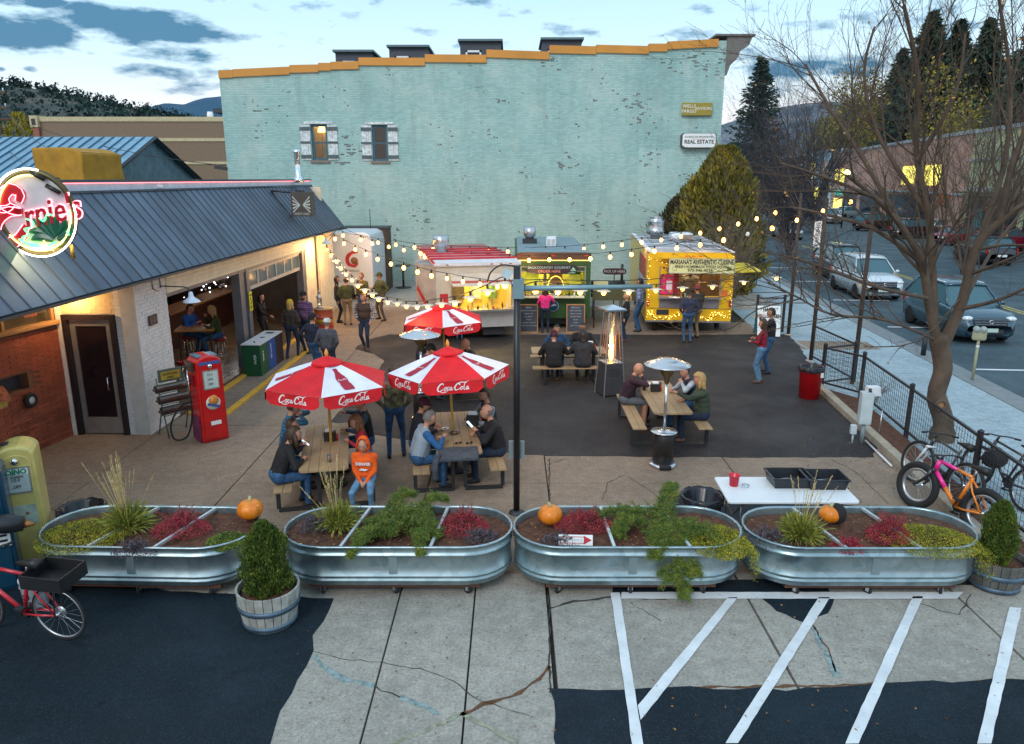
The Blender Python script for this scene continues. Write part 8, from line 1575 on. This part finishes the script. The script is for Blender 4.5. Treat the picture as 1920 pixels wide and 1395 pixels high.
main=[([(1758,650,ty),(1742,570,ty),(1728,490,ty-.1),(1690,425,ty-.3),(1640,370,ty-.6),(1590,330,ty-.8)],.10,4),([(1752,620,ty),(1748,500,ty+.2),(1740,400,ty+.3),(1718,280,ty+.2),(1722,150,ty),(1695,10,ty-.2)],.085,4),([(1768,650,ty),(1806,560,ty),(1828,470,ty-.2),(1875,415,ty-.5),(1950,365,ty-.8),(2060,300,ty-1)],.115,4),([(1829,470,ty-.2),(1880,320,ty+.2),(1895,160,ty+.5),(1870,-20,ty+.6)],.07,4),
    ([(1725,490,ty),(1640,430,ty+.6),(1540,400,ty+1.2),(1480,388,ty+1.8)],.055,3),([(1745,560,ty),(1650,540,ty-.6),(1540,500,ty-1),(1465,478,ty-1.2)],.045,3),([(1690,425,ty-.3),(1620,300,ty),(1560,210,ty+.2),(1510,120,ty+.3)],.06,3),([(1740,400,ty+.3),(1650,260,ty+.8),(1620,140,ty+1),(1640,50,ty+1)],.055,3),([(1800,580,ty),(1880,560,ty-.8),(1960,520,ty-1.4)],.05,3),([(1760,640,ty),(1660,600,ty-.8),(1560,590,ty-1.2),(1500,560,ty-1.4),(1440,530,ty-1.5)],.035,2),([(1500,560,ty-1.4),(1420,580,ty-1.6),(1370,615,ty-1.7),(1300,622,ty-1.8),(1262,612,ty-1.8)],.016,1),
    ([(1720,300,ty+.2),(1790,180,ty-.3),(1810,60,ty-.4)],.05,3),([(1875,415,ty-.5),(1900,300,ty-.8),(1960,150,ty-1)],.06,3),([(1640,370,ty-.6),(1540,330,ty-1),(1460,305,ty-1.2)],.04,3),([(1800,560,ty),(1720,640,ty-.9),(1620,650,ty-1.3)],.02,1),([(1790,600,ty),(1860,470,ty+.8),(1930,380,ty+1.2)],.05,3)]
for l,r_,dp in main:limbs(br_ if dp<4 else tr_,PX(l),(r_,r_*.3+.004),dp-(1 if dp>3 else 0),rg,tips,dens=.95 if dp>2 else 1.4)
tr_.build('limbs',BARK,bt2,kind='stuff');br_.build('branches',mat('grey_twig',(.105,.072,.052),.9,var=.3),bt2,kind='stuff')
tp2=np.array([list(t) for t in tips]);ii=nr.choice(len(tp2),min(260,len(tp2)),False);leafmesh('last_leaves',tp2[ii],nr.normal(size=(len(ii),3)),.07,.035,leafmat('dry_leaf',(.3,.10,.02),(.5,.22,.04),(.55,.4,.06),2),bt2)
def baretree(label,loc,h,n=7,dp=3,r_=.07,seed=1,spread=.8,m=None,name='bare_tree',cat='tree',dens=1.):
    t=thing(name,label,cat,loc);mb=MB();rg=random.Random(seed);tips=[]
    for k in range(n):a=6.283*k/n+rg.uniform(-.3,.3);e_=h*rg.uniform(.75,1.05);q=rg.uniform(.15,.5)*h;limbs(mb,[(0,0,0),(q*.3*math.cos(a),q*.3*math.sin(a),e_*.4),(q*math.cos(a),q*math.sin(a),e_)],(r_,r_*.25),dp,rg,tips,spread,dens=dens)
    mb.build('branches',m or mat('grey_twig'),t,kind='stuff');return t
baretree('pale bare shrub in front of the big juniper',(8.7,30.0,0),3.0,9,2,.03,4,.8,mat('pale_twig',(.24,.19,.15),.9),'bare_shrub','shrub',dens=1.3)
baretree('bare tree beyond the junipers at the street corner',(22,62,0),9,8,3,.10,6,.8,mat('dark_twig',(.045,.04,.05),.9),dens=.55);baretree('bare sapling beside the street lamp across the street',(40.5,76,0),8,7,2,.07,17,.8,mat('dark_twig'),dens=.9);baretree('bare sapling in front of the cream green shop',(30,47.5,0),7.5,7,2,.07,18,.8,mat('grey_twig'),dens=.9);baretree('dark bare tree left of the far spruce',(17.5,48,0),8.5,8,3,.07,8,.8,mat('dark_twig'),dens=.6);baretree('bare tree over the white house roof',(36,92,0),14,8,3,.14,12,.8,mat('dark_twig'),dens=.4)
baretree('bare tree in front of the salmon shopfront',(24.5,41,0),8.5,6,3,.09,15,.8,mat('grey_twig'),dens=.6)
def spruce(label,loc,h,r_,n,m,group='tall spruces behind the shops',sparse=.0):
    t=thing('spruce',label,'tree',loc,0,group);MB().tube([(0,0,0),(0,0,h)],[h*.018,.02],6).build('trunk',BARK,t);C,Dd=[],[];W=int(h*3.2);mb=MB()
    for i in range(W):
        s_=i/W;z=h*(.08+.9*s_);L=r_*(1-s_)**.85+.15
        for k in range(9):
            a=nr.uniform(0,6.283);l2=L*nr.uniform(.7,1.1);u_=np.linspace(.12,1,n);tipz=-.18*l2+.25*l2*u_**2;C.append(np.stack([l2*u_*math.cos(a),l2*u_*math.sin(a),z+tipz*u_],1)+nr.normal(0,.05*r_/3,(n,3)));q=np.array([math.cos(a),math.sin(a),-.1]);Dd.append(np.tile(q,(n,1))+nr.normal(0,.45,(n,3)))
            mb.tube([(0,0,z),(l2*.95*math.cos(a),l2*.95*math.sin(a),z-.02*l2)],[.02,.008],3,cap=False)
    leafmesh('needles',np.vstack(C),np.vstack(Dd),.42*r_/3,.13*r_/3,m,t);mb.build('boughs',BARK,t,kind='stuff');return t
SPM=leafmat('spruce_dark',(.006,.025,.018),(.012,.045,.03),(.03,.07,.035),.6)
def atY(u,Y):return D(u,335,Y)[0]
for u,v,Y,r_,n,l in((1411,98,88,5.2,10,'lone dark spruce right of the green building'),(1712,15,150,11,14,'tallest of the spruces behind the salmon shop'),(1762,30,152,10,14,'spruce just right of the tallest spruce'),(1815,28,140,10,14,'third spruce in the row, left of the big edge pine'),(1665,85,165,9,12,'small spruce left of the tallest spruce'),(1925,-60,100,9,20,'big dark pine at the right edge of the photo')):spruce(l,(atY(u,Y),Y,0),D(u,v,Y)[1],r_,n,SPM)
LYT=leafmat('autumn_yellow',(.07,.08,.01),(.26,.21,.015),(.45,.34,.03),.25)
for u,v,Y,r_,h,l in((1600,120,170,10,0,'yellow green autumn tree above the salmon shop roof'),(1655,110,160,9,0,'golden autumn tree behind the small spruce'),(1800,140,125,9,0,'olive autumn tree right of the spruces'),(1570,170,185,9,0,'low yellow tree above the white house')):
    t=thing('autumn_tree',l,'tree',(atY(u,Y),Y,0),0,'autumn trees behind the shops');H_=D(u,v,Y)[1];MB().tube([(0,0,0),(0,0,H_*.7)],[.25,.1],6).build('trunk',BARK,t);n=5200;C=nr.normal(size=(n,3));C/=np.linalg.norm(C,axis=1)[:,None];cl2=nr.normal(size=(14,3))*[.5,.5,.35];C=C*nr.uniform(.5,1,(n,1))*.5+cl2[nr.randint(0,14,n)];leafmesh('crown',C*[r_,r_,H_*.42]+[0,0,H_*.56],nr.normal(size=(n,3)),.6,.4,LYT,t)
t=thing('thicket','dark bare thicket right of the green building','shrub',(24.0,74,0));C=dome(9000,6,3,8.5,.7)*[1,1,1.4];leafmesh('twigs',C,nr.normal(size=(9000,3))+[0,0,1],.9,.035,mat('dark_twig'),t)
# fallen leaves, bed litter
C=[]
for i in range(900):
    k=nr.randint(0,3)
    if k==0:s_=nr.uniform(0,1);C.append([7.45-.85*s_+nr.normal(.1,.16),17.6-8.6*s_,.062])
    elif k==1:a,b=G(nr.uniform(1500,1700),nr.uniform(760,1120));C.append([a,b,.012])
    else:a,b=G(nr.uniform(540,1900),nr.uniform(1120,1390));C.append([a,b,.02]) if nr.uniform()<.45 else None
for i in range(1100):C.append([nr.uniform(-5.8,5.6),nr.uniform(8.45,9.25),.632])
Dd=nr.normal(size=(len(C),3))*[1,1,.12];o=leafmesh('fallen_leaves',C,Dd,.035,.02,leafmat('litter',(.10,.04,.015),(.20,.09,.03),(.32,.2,.06),5));tag(o,'small dry leaves scattered over the pavement and planting bed','leaves')
baretree('leafless bush in the planting bed against the fence',(7.62,15.4,.04),.75,10,1,.006,31,.9,TW,'bare_shrub','shrub',dens=3)
# ================================================================ street: shops and cars
FA,FB=Vector((36.8,54.5)),Vector((56.0,150.0))
def fpt(u):k=(u-960)/FPX;d=FB-FA;t_=(k*(FA.y*CP+HC*SP)-FA.x)/(d.x-k*d.y*CP);return FA+d*t_
def shop(label,u0,u1,v_top,wallm,feats,depth=14):
    a,b=fpt(u1),fpt(u0);L=(b-a).length;zt=D(u1,v_top,a.y)[1];t=thing('shop',label,'building',(a.x,a.y,0),math.atan2(b.y-a.y,b.x-a.x),'shops across the street')
    MB().box(0,L,-depth,0,0,zt).build('wall',wallm,t);MB().box(-.1,L+.1,-depth,.12,zt+.003,zt+.3).build('parapet',mat('shop_parapet',(.30,.33,.35),.7),t)
    for nm,f0,f1,h0,h1,m_,pr_ in feats:MB().box(f0*L,f1*L,.01+pr_*.2,.04+pr_,h0*zt,h1*zt).build(nm,m_,t)
    return t
LIT=mat('lit_window',(.9,.8,.2),emit=1.3,ecol=(1,.82,.14));DG=mat('dark_glass');TLS=mat('teal_shop_sign',(.02,.3,.22),.5,emit=.3,ecol=(.1,.8,.6));SAL=mat('salmon_stucco',(.62,.33,.24),.9,var=.15,vs=.6);CRG=mat('cream_green_stucco',(.58,.56,.32),.9,var=.12,vs=.5);BWH=mat('pale_blue_clapboard',(.48,.62,.68),.8,var=.1)
# local x runs from the near (right) end to the far (left) end; wall front is at local y > 0
shop('cream green corner shop with a wide upper band at the right edge',1800,2080,205,CRG,[('window',.55,.78,.05,.42,DG,.02),('window',.80,.97,.05,.42,DG,.02),('window',.1,.5,.05,.42,DG,.02),('band',0,1,.46,.50,mat('shop_parapet'),.1),('band',0,1,.74,.76,mat('shop_parapet'),.1),('awning',.5,1,.44,.455,mat('awning_green',(.12,.14,.06),.8),.9),('sign',.82,.9,.12,.3,mat('poster_teal',(.02,.25,.25),.5),.05)])
shop('salmon stucco shop with two lit yellow upper windows',1556,1797,250,SAL,[('window',.12,.21,.50,.72,LIT,.03),('window',.26,.34,.50,.72,LIT,.03),('window',.86,.91,.50,.74,LIT,.03),('window',.93,.975,.50,.74,LIT,.03),('window',.16,.42,.05,.38,DG,.02),('window',.48,.66,.05,.38,DG,.02),('window',.70,.82,.05,.36,DG,.02),('window',.86,.96,.04,.24,LIT,.02),('sign',.86,.95,.3,.38,TLS,.1),('ledge',0,1,.41,.43,mat('shop_parapet'),.15),('sign',.06,.10,.3,.42,mat('orange_round_sign',(.6,.14,.02),.5),.25)])
shop('narrow pale blue two storey house left of the salmon shop',1502,1555,282,BWH,[('window',.15,.38,.55,.85,DG,.03),('window',.6,.85,.55,.85,LIT,.03),('window',.1,.3,.05,.38,DG,.03),('window',.4,.55,.05,.38,LIT,.03),('window',.65,.9,.05,.38,DG,.03),('ledge',0,1,.45,.48,mat('white_trim'),.4),('pilaster',0,.05,0,.95,mat('white_trim'),.1),('pilaster',.95,1,0,.95,mat('white_trim'),.1)])
shop('low dark brown house beyond the pale blue house',1425,1501,292,mat('brown_house',(.07,.055,.05),.9),[('window',.2,.35,.2,.6,DG,.03),('window',.6,.75,.2,.6,DG,.03),('ledge',0,1,.8,.84,mat('shop_parapet'),.6)])
sl=thing('street_lamp','lit globe street lamp in front of the salmon shop','street lamp',(atY(1587,80)-.0,80,0));zl=D(1587,324,80)[1];MB().tube([(0,0,0),(0,0,zl-.3)],.08,6).build('post',DI,sl);MB().ball((0,0,zl),.32,10).build('lamp_globe',mat('lamp_globe',(1,.9,.4),emit=6,ecol=(1,.82,.25)),sl)
GL=mat('car_glass',(.05,.12,.15),.05,var=.05);HL=mat('headlight',(.7,.75,.8),.1,.2);TYR=RUB
def car(pos,ang,paint,label,kind='suv',L=4.5,group='cars parked and passing on the street',grille=False,front_to=1):
    """front at local +y"""
    t=thing('parked_car',label,'car',(pos[0],pos[1],-.045),ang,group);W=.92 if kind=='suv' else.87;sv=kind=='suv';H_=1.66 if sv else 1.42;hd=1.02 if sv else.88;bl=1.10 if sv else.95
    pm_=mat('paint_%d_%d_%d'%tuple(int(c*100) for c in paint),paint,.25,.3,var=.04,clear=.8);h=L/2
    st=[(h,.32,.62,.74),(h-.06,.26,.80,.84),(h-.3,.2,hd-.06,.95),(h-.8,.2,hd,1),(h-1.25,.2,bl-.02,1),(0,.2,bl,1),(-h+.9,.2,bl+.02,1),(-h+.2,.22,bl-(.0 if sv else.05),.97),(-h+.03,.3,bl-.15,.9),(-h,.36,.7,.84)];V,n=[],12
    for y,zb,zt,k in st:w_=W*k;V+=[(-w_*.85,y,zb),(-w_*.97,y,zb+.08),(-w_,y,zb+(zt-zb)*.45),(-w_*.97,y,zt-.1),(-w_*.90,y,zt-.02),(-w_*.5,y,zt+.02),(w_*.5,y,zt+.02),(w_*.90,y,zt-.02),(w_*.97,y,zt-.1),(w_,y,zb+(zt-zb)*.45),(w_*.97,y,zb+.08),(w_*.85,y,zb)]
    F=[(i*n+j,i*n+(j+1)%n,(i+1)*n+(j+1)%n,(i+1)*n+j) for i in range(len(st)-1) for j in range(n)]+[tuple(range(n)),tuple(range((len(st)-1)*n,len(st)*n))[::-1]];mb=MB();mb.sm=True;mb.add(V,F);mb.build('body',pm_,t)
    y0,y1,y2,y3=h-1.2,h-1.85,(-h+.55 if sv else-h+1.2),(-h+.12 if sv else-h+.55);wb2,wt=W*.90,W*.68
    MB().add([(-wb2,y0,bl-.03),(wb2,y0,bl-.03),(-wt,y1,H_-.04),(wt,y1,H_-.04),(-wt,y2,H_-.04),(wt,y2,H_-.04),(-wb2,y3,bl-.03),(wb2,y3,bl-.03)],[(0,1,3,2),(2,3,5,4),(4,5,7,6),(0,2,4,6),(1,7,5,3),(0,6,7,1)]).build('window_glass',GL,t)
    mb=MB();mb.sm=True;nn=6;vv=[]
    for y,dz in((y1+.04,-.02),(y1-.2,.02),((y1+y2)/2,.035),(y2+.2,.02),(y2-.06,-.02)):vv+=[(x_*wt*1.03,y,H_+dz-.035*abs(x_)**3) for x_ in np.linspace(-1,1,nn)]
    mb.add(vv,[(i*nn+j,i*nn+j+1,(i+1)*nn+j+1,(i+1)*nn+j) for i in range(4) for j in range(nn-1)]);o=mb.build('roof',pm_,t);q=o.modifiers.new('thick','SOLIDIFY');q.thickness=.05;q.offset=-1
    for s_ in(-1,1):
        MB().tube([(s_*wb2,y0+.02,bl),(s_*wt,y1+.02,H_-.03)],.03,5).build('pillar',pm_,t);MB().tube([(s_*wb2,y3,bl),(s_*wt,y2,H_-.03)],.045,5).build('pillar',pm_,t);MB().tube([(s_*(wb2+.01),(y1+y2)/2,bl),(s_*(wt+.01),(y1+y2)/2,H_-.03)],.03,5).build('pillar',pm_,t)
        MB().ball((s_*(W+.10),y0-.25,bl+.03),.10,8,(1,.6,.75)).build('mirror',pm_,t);MB().ball((s_*W*.70,h-.13,hd-.20),.15,10,(1.15,.8,.55)).build('headlight',HL,t);MB().box(s_*W*.93-.06,s_*W*.93+.02,-h+.02,-h+.12,bl-.35,bl-.05).build('tail_light',mat('tail_red',(.45,.01,.01),.2),t)
        for yy in(h-.85,-h+.85):wheel(t,s_*(W-.10),yy,.34 if sv else.31,.21)
        if sv:MB().tube([(s_*wt*.95,y1-.1,H_+.05),(s_*wt*.95,y2+.1,H_+.05)],.018,5).build('roof_rail',CHR if grille else DI,t)
    MB().box(-.42,.42,h-.03,h+.012,.36,.50).build('lower_grille',DI,t);MB().box(-.26,.26,-h-.02,-h+.02,.55,.68).build('number_plate',mat('sign_white'),t)
    if grille:
        MB().box(-.50,.50,h-.1,h+.005,.62,.84).build('grille',DI,t)
        for k in range(3):MB().box(-.52+k*.03,.52-k*.03,h+.006,h+.025,.80-k*.075,.83-k*.075).build('grille_bar',CHR,t)
        MB().torus((0,h+.03,.74),.055,.012,16,5,M=Matrix.Rotation(R(90),4,'X')).build('badge',CHR,t);MB().box(-.24,.24,h+.014,h+.03,.42,.54).build('number_plate',mat('plate_pale',(.45,.6,.55),.5),t)
    return t
sd=math.atan2(-SD.x,SD.y)  # heading along the street
FR=sd+math.pi  # facing the camera
def at(u,v):return G(u,v,-.045)
x_,y_=at(1852,648);fx=Vector((x_,y_));c_=fx+Vector((SD.x,SD.y))*2.3;car(c_,FR,(.04,.09,.13),'dark grey compact suv with chrome grille parked nearest the big tree',L=4.55,grille=True)
x_,y_=at(1655,566);c_=Vector((x_,y_))+Vector((SD.x,SD.y))*2.3;car(c_,FR,(.62,.66,.70),'white suv with roof rails parked second along the near kerb',L=4.6,grille=True)
for u,v,c,k,l,hdg in((1575,520,(.03,.03,.035),'suv','black suv parked behind the white suv',FR),(1475,447,(.45,.50,.54),'sedan','silver grey sedan parked farther up the near kerb',FR),(1460,388,(.62,.66,.68),'suv','white car at the far end of the street',FR),(1492,385,(.5,.55,.6),'sedan','silver car beside the far white car',FR),(1525,404,(.5,.55,.58),'sedan','pale car parked before the pale blue house',sd-1.1),(1590,408,(.35,.45,.5),'sedan','blue grey sedan parked by the street lamp',sd-1.1),
        (1665,410,(.45,.52,.56),'suv','silver suv parked at the salmon shop',sd-1.1),(1640,432,(.03,.02,.02),'suv','dark van parked left of the crimson car',sd-1.1),(1715,446,(.05,.02,.03),'suv','dark maroon suv parked at the salmon shop',sd-1.1),(1800,458,(.28,.02,.05),'sedan','crimson sedan parked opposite',sd-1.1),(1880,470,(.32,.02,.06),'suv','red suv parked at the right edge across the street',sd-1.1),(1445,352,(.3,.4,.5),'sedan','tiny blue car crossing at the far junction',1.5),(1840,492,(.03,.03,.04),'suv','black suv driving away in the far lane at right',sd),(1555,418,(.5,.5,.5),'suv','grey suv driving in the middle of the street',FR),(1420,372,(.5,.55,.6),'sedan','pale sedan at the left end of the far row',FR),(1760,440,(.5,.5,.52),'sedan','light grey sedan parked between the maroon and crimson cars',sd-1.1)):
    car(at(u,v),hdg,c,l,k)
# utility pole with wires
up_=thing('utility_pole','wooden utility pole with crossarms at the left edge','utility pole',(atY(12,55),55,0));zt=D(5,165,55)[1];MB().tube([(.2,0,0),(0,0,zt)],[.17,.12],8).build('pole',mat('pole_brown',(.11,.05,.03),.9),up_)
for dz in(.25,1.25,2.0):MB().box(-1.1,.9,-.06,.06,zt-dz-.12,zt-dz).build('crossarm',mat('pole_brown'),up_)
for dz in(.2,1.2):
    for x_ in(-.9,.75):MB().tube([(x_,0,zt-dz),(x_,0,zt-dz+.2)],.04,6).build('insulator',mat('white_plastic'),up_)
pw=thing('power_lines','thin black overhead wires crossing behind the restaurant','wires',(0,0,0),kind=None);bx,by=atY(12,55),55
for z_,e_ in((zt-.3,(D(110,290,30)[0],30,D(110,290,30)[1])),(zt-1.6,(-13.6,37,5.6)),(zt-3.2,(D(120,390,20)[0],20,D(40,335,20)[1]))):a=Vector((bx,by,z_));b=Vector(e_);pts=[tuple(a.lerp(b,s_)-Vector((0,0,1.0*s_*(1-s_)*4*.5))) for s_ in np.linspace(0,1,14)];MB().tube(pts,.018,4).build('wire',WIRE,pw)
conifer(atY(52,110),110,0,D(52,212,110)[1],3.2,'round yellow green tree beside the utility pole',2600,LYT,group=None)
